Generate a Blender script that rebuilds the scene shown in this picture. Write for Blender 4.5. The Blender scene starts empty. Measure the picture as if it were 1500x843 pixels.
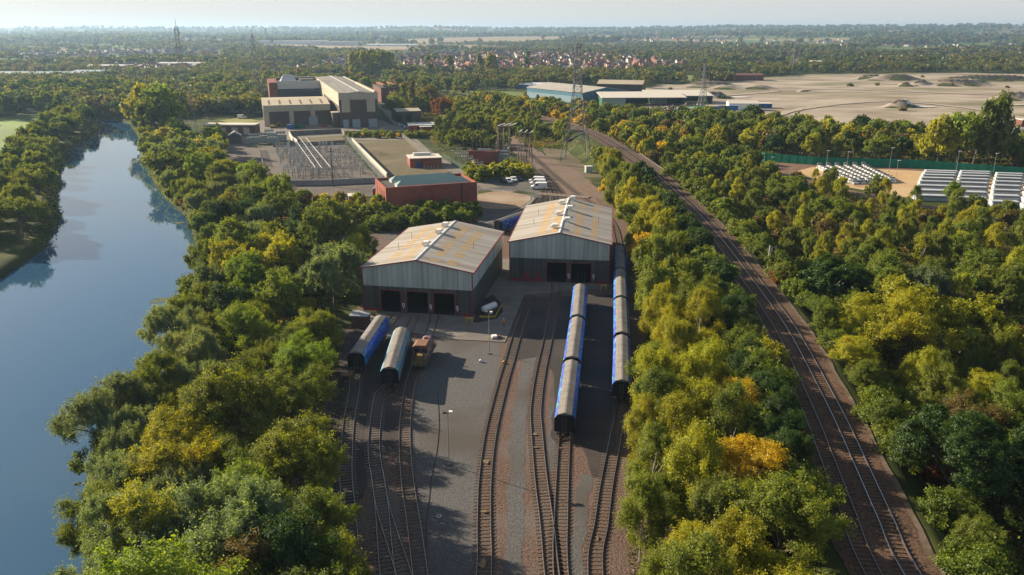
import bpy, bmesh, math, random
import numpy as np
from mathutils import Vector, Matrix
R = math.radians
rng = random.Random(7)
nrg = np.random.default_rng(11)
scene = bpy.context.scene
col = scene.collection
# ------------------------------------------------------------ camera
FPX, CAMZ = 1167.0, 53.0
TILT = math.atan(376.5 / FPX)
cam = bpy.data.cameras.new('camera'); camo = bpy.data.objects.new('camera', cam); col.objects.link(camo)
camo.location = (0, 0, CAMZ); camo.rotation_euler = (R(90) - TILT, 0, 0)
cam.sensor_fit = 'HORIZONTAL'; cam.sensor_width = 36; cam.lens = 36 * FPX / 1500; cam.clip_start = 0.5; cam.clip_end = 40000
scene.camera = camo
# ------------------------------------------------------------ world
SUN_EL, SUN_AZ = 22.5, -60.0          # azimuth clockwise from +Y (the way the camera looks)
w = bpy.data.worlds.new('World'); scene.world = w; w.use_nodes = True
nt = w.node_tree; nt.nodes.clear()
def N(t, typ, **k):
    n = t.nodes.new(typ)
    for a, v in k.items(): setattr(n, a, v)
    return n
out = N(nt, 'ShaderNodeOutputWorld'); bg = N(nt, 'ShaderNodeBackground')
sky = N(nt, 'ShaderNodeTexSky', sky_type='NISHITA'); sky.sun_disc = False
sky.sun_elevation = R(SUN_EL); sky.sun_rotation = R(SUN_AZ); sky.altitude = 60; sky.air_density = 1.0; sky.dust_density = 0.7; sky.ozone_density = 1.0
bg.inputs[1].default_value = 0.05
tc = N(nt, 'ShaderNodeTexCoord'); sp = N(nt, 'ShaderNodeSeparateXYZ'); nt.links.new(tc.outputs['Generated'], sp.inputs[0])
# high thin cloud: direction projected on a flat layer
zz = N(nt, 'ShaderNodeMath', operation='MAXIMUM'); zz.inputs[1].default_value = 0.0; nt.links.new(sp.outputs[2], zz.inputs[0])
za = N(nt, 'ShaderNodeMath', operation='ADD'); za.inputs[1].default_value = 0.09; nt.links.new(zz.outputs[0], za.inputs[0])
dx = N(nt, 'ShaderNodeMath', operation='DIVIDE'); dy = N(nt, 'ShaderNodeMath', operation='DIVIDE')
nt.links.new(sp.outputs[0], dx.inputs[0]); nt.links.new(za.outputs[0], dx.inputs[1])
nt.links.new(sp.outputs[1], dy.inputs[0]); nt.links.new(za.outputs[0], dy.inputs[1])
cb = N(nt, 'ShaderNodeCombineXYZ'); nt.links.new(dx.outputs[0], cb.inputs[0]); nt.links.new(dy.outputs[0], cb.inputs[1])
cn = N(nt, 'ShaderNodeTexNoise'); cn.inputs['Scale'].default_value = 0.85; cn.inputs['Detail'].default_value = 7; cn.inputs['Roughness'].default_value = 0.55; cn.inputs['Distortion'].default_value = 0.6
nt.links.new(cb.outputs[0], cn.inputs['Vector'])
cr = N(nt, 'ShaderNodeMapRange'); cr.interpolation_type = 'SMOOTHSTEP'; cr.inputs[1].default_value = 0.44; cr.inputs[2].default_value = 0.66; cr.inputs[4].default_value = 0.85
nt.links.new(cn.outputs[0], cr.inputs[0])
hz = N(nt, 'ShaderNodeMapRange'); hz.interpolation_type = 'SMOOTHSTEP'; hz.inputs[1].default_value = 0.0; hz.inputs[2].default_value = 0.38; hz.inputs[3].default_value = 0.85; hz.inputs[4].default_value = 0.0
nt.links.new(zz.outputs[0], hz.inputs[0])
mx_ = N(nt, 'ShaderNodeMath', operation='MAXIMUM'); nt.links.new(cr.outputs[0], mx_.inputs[0]); nt.links.new(hz.outputs[0], mx_.inputs[1])
mixc = N(nt, 'ShaderNodeMix', data_type='RGBA'); nt.links.new(mx_.outputs[0], mixc.inputs[0]); nt.links.new(sky.outputs[0], mixc.inputs[6])
mixc.inputs[7].default_value = (6.5, 6.55, 6.5, 1)
nt.links.new(mixc.outputs[2], bg.inputs[0]); nt.links.new(bg.outputs[0], out.inputs[0])
# ------------------------------------------------------------ sun
sl = bpy.data.lights.new('sun', 'SUN'); slo = bpy.data.objects.new('sun', sl); col.objects.link(slo)
sl.energy = 5.0; sl.angle = R(0.5); sl.color = (1.0, 0.84, 0.62)
sd = Vector((math.sin(R(SUN_AZ)) * math.cos(R(SUN_EL)), math.cos(R(SUN_AZ)) * math.cos(R(SUN_EL)), math.sin(R(SUN_EL))))
slo.rotation_euler = sd.to_track_quat('Z', 'Y').to_euler(); slo.location = (0, 0, 80)
scene.view_settings.view_transform = 'Standard'; scene.view_settings.look = 'None'; scene.view_settings.gamma = 1
scene.view_settings.use_curve_mapping = False; scene.view_settings.exposure = 1.2
cy = scene.cycles
cy.max_bounces = 7; cy.diffuse_bounces = 4; cy.glossy_bounces = 2; cy.transmission_bounces = 3; cy.volume_bounces = 0; cy.transparent_max_bounces = 4
cy.caustics_reflective = False; cy.caustics_refractive = False; cy.use_denoising = True
try: cy.denoiser = 'OPENIMAGEDENOISE'
except Exception: pass
# ------------------------------------------------------------ helpers
def P(x, y, z=0.0):
    """point of the place that stands at a height z on the line of sight measured in the photograph"""
    dx_ = (x - 750) / FPX; dz_ = -(y - 421.5) / FPX
    ry = math.cos(TILT) + dz_ * math.sin(TILT); rz = -math.sin(TILT) + dz_ * math.cos(TILT)
    t = (z - CAMZ) / rz
    return (dx_ * t, ry * t)
def PX(pts, z=0.0): return [P(a, b, z) for a, b in pts]
def pxof(x, y, z=0.0):
    dz_ = z - CAMZ
    d = y * math.cos(TILT) - dz_ * math.sin(TILT); u = y * math.sin(TILT) + dz_ * math.cos(TILT)
    return (750 + FPX * x / d, 421.5 - FPX * u / d)
def inpoly(x, y, poly):
    c = False; n = len(poly); j = n - 1
    for i in range(n):
        xi, yi = poly[i]; xj, yj = poly[j]
        if (yi > y) != (yj > y) and x < (xj - xi) * (y - yi) / (yj - yi) + xi: c = not c
        j = i
    return c
def segd(x, y, pts):
    b = 1e9
    for (ax, ay), (bx, by) in zip(pts, pts[1:]):
        vx, vy = bx - ax, by - ay; L = vx * vx + vy * vy
        t = max(0, min(1, ((x - ax) * vx + (y - ay) * vy) / L)) if L else 0
        b = min(b, math.hypot(x - ax - t * vx, y - ay - t * vy))
    return b
def catmull(pts, step):
    """smooth curve through points, resampled at an even step"""
    p = [Vector(q) for q in pts]; p = [2 * p[0] - p[1]] + p + [2 * p[-1] - p[-2]]
    o = []
    for i in range(1, len(p) - 2):
        for k in range(12):
            t = k / 12
            o.append(0.5 * ((2 * p[i]) + (-p[i-1] + p[i+1]) * t + (2*p[i-1] - 5*p[i] + 4*p[i+1] - p[i+2]) * t*t + (-p[i-1] + 3*p[i] - 3*p[i+1] + p[i+2]) * t**3))
    o.append(p[-2])
    r = [o[0]]; acc = 0.0
    for a, b in zip(o, o[1:]):
        L = (b - a).length
        while L > 0 and acc + L >= step:
            t = (step - acc) / L; a = a.lerp(b, t); r.append(a.copy()); L = (b - a).length; acc = 0.0
        acc += L
    return r
class MB:
    def __init__(s): s.v = []; s.f = []; s.m = []
    def add(s, vs, fs, mi=0, M=None):
        o = len(s.v)
        s.v += [tuple(M @ Vector(v)) if M else tuple(v) for v in vs]
        s.f += [tuple(i + o for i in f) for f in fs]; s.m += [mi] * len(fs); return s
    def box(s, x0, x1, y0, y1, z0, z1, mi=0, M=None):
        return s.add([(x0,y0,z0),(x1,y0,z0),(x1,y1,z0),(x0,y1,z0),(x0,y0,z1),(x1,y0,z1),(x1,y1,z1),(x0,y1,z1)],
                     [(3,2,1,0),(4,5,6,7),(0,1,5,4),(1,2,6,5),(2,3,7,6),(3,0,4,7)], mi, M)
    def cb(s, cx, cy_, cz, sx, sy, sz, mi=0, M=None):
        return s.box(cx-sx/2, cx+sx/2, cy_-sy/2, cy_+sy/2, cz-sz/2, cz+sz/2, mi, M)
    def tube(s, a, b, r0, r1=None, n=6, mi=0, cap=True):
        r1 = r0 if r1 is None else r1
        a = Vector(a); b = Vector(b); d = (b - a)
        if d.length < 1e-6: return s
        q = d.to_track_quat('Z', 'Y'); vs = []
        for k in range(n):
            an = 2 * math.pi * k / n; u = q @ Vector((math.cos(an), math.sin(an), 0))
            vs += [a + u * r0, b + u * r1]
        fs = [(2*k, 2*((k+1) % n), 2*((k+1) % n)+1, 2*k+1) for k in range(n)]
        if cap: fs += [tuple(2*k+1 for k in range(n)), tuple(2*k for k in reversed(range(n)))]
        return s.add(vs, fs, mi)
    def prism(s, prof, y0, y1, mi=0, M=None, axis='y'):
        """profile in (x,z), extruded along y"""
        n = len(prof)
        vs = [(p[0], y0, p[1]) for p in prof] + [(p[0], y1, p[1]) for p in prof]
        if axis == 'x': vs = [(v[1], v[0], v[2]) for v in vs]
        fs = [(k, (k+1) % n, (k+1) % n + n, k + n) for k in range(n)] + [tuple(reversed(range(n))), tuple(range(n, 2*n))]
        return s.add(vs, fs, mi, M)
    def poly(s, pts, z, mi=0): return s.add([(p[0], p[1], z if len(p) < 3 else p[2]) for p in pts], [tuple(range(len(pts)))], mi)
    def mesh(s, name, mats, smooth=False):
        me = bpy.data.meshes.new(name); me.from_pydata(s.v, [], s.f)
        for m in (mats if isinstance(mats, (list, tuple)) else [mats]): me.materials.append(m)
        if any(s.m): me.polygons.foreach_set('material_index', s.m)
        bm = bmesh.new(); bm.from_mesh(me); bmesh.ops.recalc_face_normals(bm, faces=bm.faces); bm.to_mesh(me); bm.free()
        if smooth: me.polygons.foreach_set('use_smooth', [True] * len(me.polygons))
        me.update(); return me
    def build(s, name, mats, parent=None, smooth=False, **tags):
        o = bpy.data.objects.new(name, s.mesh(name, mats, smooth)); col.objects.link(o)
        if parent: o.parent = parent
        if tags: tag(o, **tags)
        return o
def tag(o, label=None, cat=None, group=None, kind=None):
    if label: o['label'] = label
    if cat: o['category'] = cat
    if group: o['group'] = group
    if kind: o['kind'] = kind
    return o
def thing(name, label, cat, loc=(0, 0, 0), rz=0.0, group=None):
    o = bpy.data.objects.new(name, None); col.objects.link(o); o.location = loc; o.rotation_euler = (0, 0, rz); o.empty_display_size = .5
    return tag(o, label, cat, group)
def copy_tree(o, parent=None, kids=None):
    c = o.copy(); col.objects.link(c)
    if parent: c.parent = parent
    if kids is None:
        kids = {}
        for q in bpy.data.objects:
            if q.parent: kids.setdefault(q.parent.name, []).append(q)
    for ch in kids.get(o.name, []): copy_tree(ch, c, kids)
    return c
# ------------------------------------------------------------ materials
MATS = {}
def mat(name, c, c2=None, rough=0.8, scale=1.0, detail=6, metallic=0.0, stretch=(1, 1, 1), bump=0.0, c3=None, s3=0.1, lo=.35, hi=.65, coord='W', spec=0.3, bscale=None, lines=None):
    if name in MATS: return MATS[name]
    m = bpy.data.materials.new(name); m.use_nodes = True; t = m.node_tree; b = t.nodes['Principled BSDF']
    b.inputs['Roughness'].default_value = rough; b.inputs['Metallic'].default_value = metallic; b.inputs['Specular IOR Level'].default_value = spec
    b.inputs['Base Color'].default_value = (*c, 1)
    if c2 is not None:
        if coord == 'W': g = N(t, 'ShaderNodeNewGeometry'); src = g.outputs['Position']
        else: g = N(t, 'ShaderNodeTexCoord'); src = g.outputs['Object']
        mp = N(t, 'ShaderNodeMapping'); mp.inputs['Scale'].default_value = stretch; t.links.new(src, mp.inputs[0])
        n = N(t, 'ShaderNodeTexNoise'); n.inputs['Scale'].default_value = scale; n.inputs['Detail'].default_value = detail; n.inputs['Roughness'].default_value = .62
        t.links.new(mp.outputs[0], n.inputs['Vector'])
        r = N(t, 'ShaderNodeMapRange'); r.inputs[1].default_value = lo; r.inputs[2].default_value = hi; t.links.new(n.outputs[0], r.inputs[0])
        mx = N(t, 'ShaderNodeMix', data_type='RGBA'); mx.inputs[6].default_value = (*c, 1); mx.inputs[7].default_value = (*c2, 1); t.links.new(r.outputs[0], mx.inputs[0])
        last = mx.outputs[2]
        if c3 is not None:
            n3 = N(t, 'ShaderNodeTexNoise'); n3.inputs['Scale'].default_value = s3; n3.inputs['Detail'].default_value = 5; t.links.new(mp.outputs[0], n3.inputs['Vector'])
            r3 = N(t, 'ShaderNodeMapRange'); r3.inputs[1].default_value = .48; r3.inputs[2].default_value = .68; t.links.new(n3.outputs[0], r3.inputs[0])
            m3 = N(t, 'ShaderNodeMix', data_type='RGBA'); t.links.new(r3.outputs[0], m3.inputs[0]); t.links.new(last, m3.inputs[6]); m3.inputs[7].default_value = (*c3, 1); last = m3.outputs[2]
        if lines:
            wv = N(t, 'ShaderNodeTexWave', wave_type='BANDS', bands_direction=lines[0]); wv.inputs['Scale'].default_value = lines[1]; wv.inputs['Distortion'].default_value = 0; g2 = N(t, 'ShaderNodeTexCoord'); t.links.new(g2.outputs['Object'], wv.inputs['Vector'])
            lr = N(t, 'ShaderNodeMapRange'); lr.inputs[1].default_value = .0; lr.inputs[2].default_value = .22; lr.inputs[3].default_value = lines[2]; lr.inputs[4].default_value = 1.0; t.links.new(wv.outputs['Fac'], lr.inputs[0])
            lm = N(t, 'ShaderNodeVectorMath', operation='SCALE'); t.links.new(last, lm.inputs[0]); t.links.new(lr.outputs[0], lm.inputs['Scale']); last = lm.outputs[0]
        t.links.new(last, b.inputs['Base Color'])
        if bump:
            nb = n
            if bscale:
                nb = N(t, 'ShaderNodeTexNoise'); nb.inputs['Scale'].default_value = bscale; nb.inputs['Detail'].default_value = 3; t.links.new(mp.outputs[0], nb.inputs['Vector'])
            bp = N(t, 'ShaderNodeBump'); bp.inputs['Strength'].default_value = bump; bp.inputs['Distance'].default_value = 0.3; t.links.new(nb.outputs[0], bp.inputs['Height']); t.links.new(bp.outputs[0], b.inputs['Normal'])
    MATS[name] = m; return m
def leafmat(name, attr_tint=False):
    m = bpy.data.materials.new(name); m.use_nodes = True; t = m.node_tree; t.nodes.clear()
    o = N(t, 'ShaderNodeOutputMaterial'); oi = N(t, 'ShaderNodeObjectInfo'); at = N(t, 'ShaderNodeAttribute', attribute_name='lf')
    if attr_tint:
        ta = N(t, 'ShaderNodeAttribute', attribute_name='tint'); base = ta.outputs['Color']; last = base
    else:
        base = oi.outputs['Color']
        # autumn patches: alpha of the object's colour is how far the crown has turned
        tcn = N(t, 'ShaderNodeTexCoord'); va = N(t, 'ShaderNodeVectorMath', operation='ADD'); sc = N(t, 'ShaderNodeVectorMath', operation='SCALE')
        cbn = N(t, 'ShaderNodeCombineXYZ'); t.links.new(oi.outputs['Random'], cbn.inputs[0]); t.links.new(oi.outputs['Random'], cbn.inputs[1]); sc.inputs['Scale'].default_value = 40
        t.links.new(cbn.outputs[0], sc.inputs[0]); t.links.new(tcn.outputs['Object'], va.inputs[0]); t.links.new(sc.outputs[0], va.inputs[1])
        n = N(t, 'ShaderNodeTexNoise'); n.inputs['Scale'].default_value = .33; n.inputs['Detail'].default_value = 3; t.links.new(va.outputs[0], n.inputs['Vector'])
        ad = N(t, 'ShaderNodeMath', operation='ADD'); t.links.new(n.outputs[0], ad.inputs[0]); t.links.new(oi.outputs['Alpha'], ad.inputs[1])
        mr = N(t, 'ShaderNodeMapRange'); mr.inputs[1].default_value = .78; mr.inputs[2].default_value = 1.0; t.links.new(ad.outputs[0], mr.inputs[0])
        mx = N(t, 'ShaderNodeMix', data_type='RGBA'); mx.inputs[7].default_value = (.42, .25, .012, 1); t.links.new(mr.outputs[0], mx.inputs[0]); t.links.new(base, mx.inputs[6]); last = mx.outputs[2]
    hs = N(t, 'ShaderNodeHueSaturation')
    v = N(t, 'ShaderNodeMapRange'); v.inputs[3].default_value = .7; v.inputs[4].default_value = 1.35; t.links.new(at.outputs['Fac'], v.inputs[0]); t.links.new(v.outputs[0], hs.inputs['Value'])
    h = N(t, 'ShaderNodeMapRange'); h.inputs[3].default_value = .508; h.inputs[4].default_value = .490; t.links.new(at.outputs['Fac'], h.inputs[0]); t.links.new(h.outputs[0], hs.inputs['Hue'])
    t.links.new(last, hs.inputs['Color'])
    d = N(t, 'ShaderNodeBsdfDiffuse'); tr = N(t, 'ShaderNodeBsdfTranslucent'); gl = N(t, 'ShaderNodeBsdfGlossy'); gl.inputs['Roughness'].default_value = .5; gl.inputs[0].default_value = (.9, .95, 1, 1)
    t.links.new(hs.outputs[0], d.inputs[0]); 
    br = N(t, 'ShaderNodeMix', data_type='RGBA', blend_type='MULTIPLY'); br.inputs[0].default_value = 1; br.inputs[7].default_value = (1.55, 1.4, .45, 1); t.links.new(hs.outputs[0], br.inputs[6]); t.links.new(br.outputs[2], tr.inputs[0])
    m1 = N(t, 'ShaderNodeMixShader'); m1.inputs[0].default_value = .48; t.links.new(d.outputs[0], m1.inputs[1]); t.links.new(tr.outputs[0], m1.inputs[2])
    m2 = N(t, 'ShaderNodeMixShader'); m2.inputs[0].default_value = .02; t.links.new(m1.outputs[0], m2.inputs[1]); t.links.new(gl.outputs[0], m2.inputs[2])
    t.links.new(m2.outputs[0], o.inputs[0]); return m
LEAF = leafmat('foliage'); FARLEAF = leafmat('far_foliage', True)
BARK = mat('bark', (.07, .055, .04), (.14, .12, .10), scale=3, stretch=(1, 1, .2)); WBARK = mat('birch_bark', (.42, .40, .36), (.10, .09, .08), scale=4, lo=.5, hi=.62)
BRICK = mat('red_brick', (.25, .075, .05), (.18, .055, .038), scale=.6, c3=(.32, .095, .055), s3=.15, rough=.9)
BRICKD = mat('dull_brick', (.17, .07, .05), (.11, .05, .04), scale=.8, rough=.9)
STEEL = mat('galvanised_steel', (.33, .34, .34), (.24, .25, .25), scale=2, rough=.55, metallic=.3); DSTEEL = mat('dark_steel', (.07, .07, .075), (.10, .09, .085), scale=2, rough=.7)
WHITE = mat('white_paint', (.78, .78, .76), (.66, .65, .62), scale=3, rough=.5); BLACK = mat('black', (.012, .012, .013), rough=.7)
GLASS = mat('dark_glass', (.02, .025, .03), rough=.12, spec=.6); RED = mat('red_trim', (.27, .035, .05), (.20, .03, .04), scale=2, rough=.6)
YELLOW = mat('yellow_paint', (.5, .33, .03), (.35, .23, .03), scale=3, rough=.6); CONC = mat('concrete', (.20, .18, .158), (.145, .132, .118), scale=.35, rough=.9, c3=(.12, .11, .10), s3=.12)
PALE = mat('pale_render', (.62, .58, .50), (.52, .48, .42), scale=1.5, rough=.85); RUST = mat('rust', (.16, .07, .035), (.09, .045, .03), scale=2)
# ------------------------------------------------------------ ground form
RB = [(-36,-60),(-37,40),(-41,62),(-45,71),(-47,80),(-54,89),(-56,97),(-52,105),(-53,114),(-60,127),(-66,145),(-69,161),(-77,190),(-98,237),(-119,270),(-141,310),(-165,358),(-189,411),(-212,455),(-236,500),(-262,528)]
LB = [(-118,-60),(-118,100),(-119,150),(-117,168),(-123,202),(-138,237),(-154,264),(-180,314),(-213,386),(-231,444),(-246,486),(-268,508)]
RIVER = RB + LB[::-1]
MAIN_L = [(30.5,20),(31.5,40),(32.7,61),(34.2,70),(36.2,81),(38.0,91),(40.3,106),(42.6,123),(44.0,140),(46.4,177),(47.3,205),(47.3,237),(46.6,270),(45.0,300),(41.5,345),(36.2,388),(22,440),(2,505),(-25,580),(-60,670),(-110,790)]
def offset_line(pts, d):
    v = [Vector(p).to_2d() for p in pts]; o = []
    for i, p in enumerate(v):
        t = (v[min(i+1, len(v)-1)] - v[max(i-1, 0)]).normalized(); o.append((p.x + t.y * d, p.y - t.x * d))
    return o
MAIN_C = offset_line(MAIN_L, 1.75); MAIN_R = offset_line(MAIN_L, 3.5)
EMB = 6.0
BR0, BR1 = 283.0, 312.0            # opening of the underbridge, measured in Y
def seg_np(X, Y, pts):
    b = np.full(X.shape, 1e9)
    for (ax, ay), (bx, by) in zip(pts, pts[1:]):
        vx, vy = bx - ax, by - ay; L = vx*vx + vy*vy
        t = np.clip(((X-ax)*vx + (Y-ay)*vy)/L, 0, 1); b = np.minimum(b, np.hypot(X-ax-t*vx, Y-ay-t*vy))
    return b
def in_np(X, Y, poly):
    c = np.zeros(X.shape, bool); j = len(poly) - 1
    for i in range(len(poly)):
        xi, yi = poly[i]; xj, yj = poly[j]
        with np.errstate(divide='ignore', invalid='ignore'):
            k = ((yi > Y) != (yj > Y)) & (X < (xj-xi)*(Y-yi)/((yj-yi) if yj != yi else 1e-9)+xi)
        c ^= k; j = i
    return c
def sstep(a, b, v): t = np.clip((v-a)/(b-a), 0, 1); return t*t*(3-2*t)
HILLS = [(-4300,8200,2300,900,42),(-1500,9000,2600,800,40),(900,8200,2600,700,30),(-870,7400,420,260,62),(3300,5600,1900,900,44),(2200,7200,2600,900,46),(5200,7600,2400,1100,60),(4700,5200,900,600,34),(-6500,9500,2500,1200,55),(300,10500,5200,900,45),(1500,4300,900,420,12),(3600,3900,900,420,18)]
MOUNDS = [P(1040,128)+(26,9,3.5),P(1062,131)+(14,7,2.5),P(1110,131)+(15,6,2.5),P(1310,118)+(26,7,4.5),P(1275,117)+(18,6,3.5),P(1325,127)+(7,4,2.5),P(1345,126)+(9,5,3),P(1400,126)+(30,10,4),P(1425,124)+(14,7,3.5),P(1450,119)+(60,7,4),P(1045,145)+(12,5,3.5),P(1318,158)+(10,4,3.5),P(1170,134)+(22,7,-2),P(1490,147)+(20,7,4)]
def gz_np(X, Y):
    Z = np.zeros(X.shape); r = np.hypot(X, Y)
    Z += 26 * sstep(1800, 7000, r) + 10 * sstep(5000, 12000, r)
    for hx, hy, sx, sy, h in HILLS: Z += .8*h * np.exp(-((X-hx)/sx)**2 - ((Y-hy)/sy)**2) * sstep(1500, 3500, r)
    Z += sstep(1300, 3500, r) * (3.5*np.sin(X/310+Y/530) + 3*np.sin(X/173-Y/257))
    for mx, my, sx, sy, h in MOUNDS:
        q = ((X-mx)/sx)**2 + ((Y-my)/sy)**2; Z += 1.5*h * np.clip(1.25*np.exp(-q)-.12, 0, .95) * (1+.12*np.sin(X*.9)*np.cos(Y*.7))
    near = (r < 1500)
    d = seg_np(X, Y, RIVER + [RIVER[0]]); ins = in_np(X, Y, RIVER); sgn = np.where(ins, -d, d)
    Z = np.where(near, Z - 4.2 * (1 - sstep(-3.0, 1.5, sgn)), Z)
    e = seg_np(X, Y, MAIN_C); h = EMB * (1 - sstep(5.0, 14.5, e)) * (1 - sstep(430, 640, Y))
    gap = sstep(BR0-9, BR0-1, Y) * (1 - sstep(BR1+1, BR1+9, Y))
    Z = np.where(near & (e < 15), np.maximum(Z, h * (1 - gap)), Z)
    return Z
def gz(x, y): return float(gz_np(np.array([float(x)]), np.array([float(y)]))[0])
def grid_ground():
    radii = [0.0] + list(25 * np.exp(np.arange(0, math.log(14500/25), .0125)))
    angs = np.concatenate([np.arange(-44, 44.01, .3), np.arange(47, 316, 4.0)])
    A = np.radians(angs); Rr = np.array(radii)
    X = np.outer(Rr, np.sin(A)); Y = np.outer(Rr, np.cos(A)); Z = gz_np(X, Y)
    nr, na = X.shape; co = np.stack([X, Y, Z], -1).reshape(-1, 3)
    i, j = np.meshgrid(np.arange(nr-1), np.arange(na), indexing='ij'); j2 = (j+1) % na
    F = np.stack([i*na+j, (i+1)*na+j, (i+1)*na+j2, i*na+j2], -1).reshape(-1, 4)
    F = F[:, ::-1]
    me = npmesh('ground', co, F); return me
def npmesh(name, co, F, mats=(), lf=None, tint=None, smooth=False):
    me = bpy.data.meshes.new(name); me.vertices.add(len(co)); me.vertices.foreach_set('co', np.ascontiguousarray(co, dtype=np.float32).ravel())
    k = F.shape[1]; me.loops.add(F.size); me.loops.foreach_set('vertex_index', np.ascontiguousarray(F, dtype=np.int32).ravel())
    me.polygons.add(len(F)); me.polygons.foreach_set('loop_start', np.arange(0, F.size, k, dtype=np.int32)); 
    try: me.polygons.foreach_set('loop_total', np.full(len(F), k, dtype=np.int32))
    except Exception: pass
    for m in mats: me.materials.append(m)
    me.update(calc_edges=True)
    me.polygons.foreach_set('use_smooth', np.full(len(F), smooth))
    if lf is not None: a = me.attributes.new('lf', 'FLOAT', 'POINT'); a.data.foreach_set('value', lf.astype(np.float32))
    if tint is not None: a = me.attributes.new('tint', 'FLOAT_COLOR', 'POINT'); a.data.foreach_set('color', tint.astype(np.float32).ravel())
    me.validate(); return me
def ground_material():
    m = bpy.data.materials.new('open_ground'); m.use_nodes = True; t = m.node_tree; b = t.nodes['Principled BSDF']; b.inputs['Roughness'].default_value = .95; b.inputs['Specular IOR Level'].default_value = .1
    g = N(t, 'ShaderNodeNewGeometry'); pos = g.outputs['Position']
    def noise(s, d=5, off=0):
        n = N(t, 'ShaderNodeTexNoise'); n.inputs['Scale'].default_value = s; n.inputs['Detail'].default_value = d
        if off:
            v = N(t, 'ShaderNodeVectorMath', operation='ADD'); v.inputs[1].default_value = (off, off, 0); t.links.new(pos, v.inputs[0]); t.links.new(v.outputs[0], n.inputs['Vector'])
        else: t.links.new(pos, n.inputs['Vector'])
        return n.outputs[0]
    def ramp(src, stops):
        r = N(t, 'ShaderNodeValToRGB'); e = r.color_ramp.elements
        while len(e) < len(stops): e.new(.5)
        for q, (p, c) in zip(e, stops): q.position = p; q.color = (*c, 1)
        t.links.new(src, r.inputs[0]); return r.outputs[0]
    def mix(f, a, c):
        x = N(t, 'ShaderNodeMix', data_type='RGBA'); t.links.new(f, x.inputs[0]); t.links.new(a, x.inputs[6]); t.links.new(c, x.inputs[7]); return x.outputs[2]
    near = ramp(noise(.12, 8), [(.3, (.028, .038, .010)), (.48, (.042, .055, .014)), (.62, (.07, .08, .022)), (.78, (.12, .10, .04))])
    # far farmland: cells for fields
    vo = N(t, 'ShaderNodeTexVoronoi', feature='F1'); vo.inputs['Scale'].default_value = 1/330.0; vo.inputs['Randomness'].default_value = .9
    mp = N(t, 'ShaderNodeMapping'); mp.inputs['Scale'].default_value = (.6, 1.0, 0); mp.inputs['Rotation'].default_value = (0, 0, .5); t.links.new(pos, mp.inputs[0]); t.links.new(mp.outputs[0], vo.inputs['Vector'])
    se = N(t, 'ShaderNodeSeparateColor'); t.links.new(vo.outputs['Color'], se.inputs[0])
    fr = N(t, 'ShaderNodeValToRGB'); fr.color_ramp.interpolation = 'CONSTANT'; el = fr.color_ramp.elements
    st = [(0, (.045, .055, .022)), (.25, (.10, .15, .03)), (.42, (.05, .06, .025)), (.58, (.26, .20, .10)), (.72, (.17, .12, .075)), (.86, (.055, .07, .025))]
    while len(el) < len(st): el.new(.5)
    for q, (p, c) in zip(el, st): q.position = p; q.color = (*c, 1)
    t.links.new(se.outputs[0], fr.inputs[0])
    ln = N(t, 'ShaderNodeVectorMath', operation='LENGTH'); t.links.new(pos, ln.inputs[0])
    mr = N(t, 'ShaderNodeMapRange'); mr.inputs[1].default_value = 1300; mr.inputs[2].default_value = 1900; t.links.new(ln.outputs['Value'], mr.inputs[0])
    c = mix(mr.outputs[0], near, fr.outputs[0]); t.links.new(c, b.inputs['Base Color'])
    return m
GM = grid_ground(); GM.materials.append(ground_material()); go = bpy.data.objects.new('ground', GM); col.objects.link(go); go['kind'] = 'structure'
for p_ in GM.polygons: pass
GM.polygons.foreach_set('use_smooth', [True]*len(GM.polygons))
# water
wm = bpy.data.materials.new('river_water'); wm.use_nodes = True; t = wm.node_tree; b = t.nodes['Principled BSDF']
b.inputs['Base Color'].default_value = (.03, .085, .16, 1); b.inputs['Roughness'].default_value = .035; b.inputs['IOR'].default_value = 1.42; b.inputs['Specular IOR Level'].default_value = .8
g = N(t, 'ShaderNodeNewGeometry'); n = N(t, 'ShaderNodeTexNoise'); n.inputs['Scale'].default_value = .5; n.inputs['Detail'].default_value = 3; t.links.new(g.outputs['Position'], n.inputs['Vector'])
bp = N(t, 'ShaderNodeBump'); bp.inputs['Strength'].default_value = .02; bp.inputs['Distance'].default_value = .2; t.links.new(n.outputs[0], bp.inputs['Height']); t.links.new(bp.outputs[0], b.inputs['Normal'])
WZ = -1.6
mb = MB(); wr = RB[::1]; 
for (a, b_, c, d) in [(RB[min(i, len(RB)-1)], RB[min(i+1, len(RB)-1)], LB[min(i+1, len(LB)-1)], LB[min(i, len(LB)-1)]) for i in range(len(RB)-1)]: pass
ro = offset_line(RB, 5); lo_ = offset_line(LB, -5)
mb.poly([p for p in ro] + lo_[::-1], WZ)
me = mb.mesh('river', wm)
bm = bmesh.new(); bm.from_mesh(me); bmesh.ops.triangulate(bm, faces=bm.faces); bm.to_mesh(me); bm.free()
rv = bpy.data.objects.new('river', me); col.objects.link(rv); rv['kind'] = 'structure'
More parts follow.
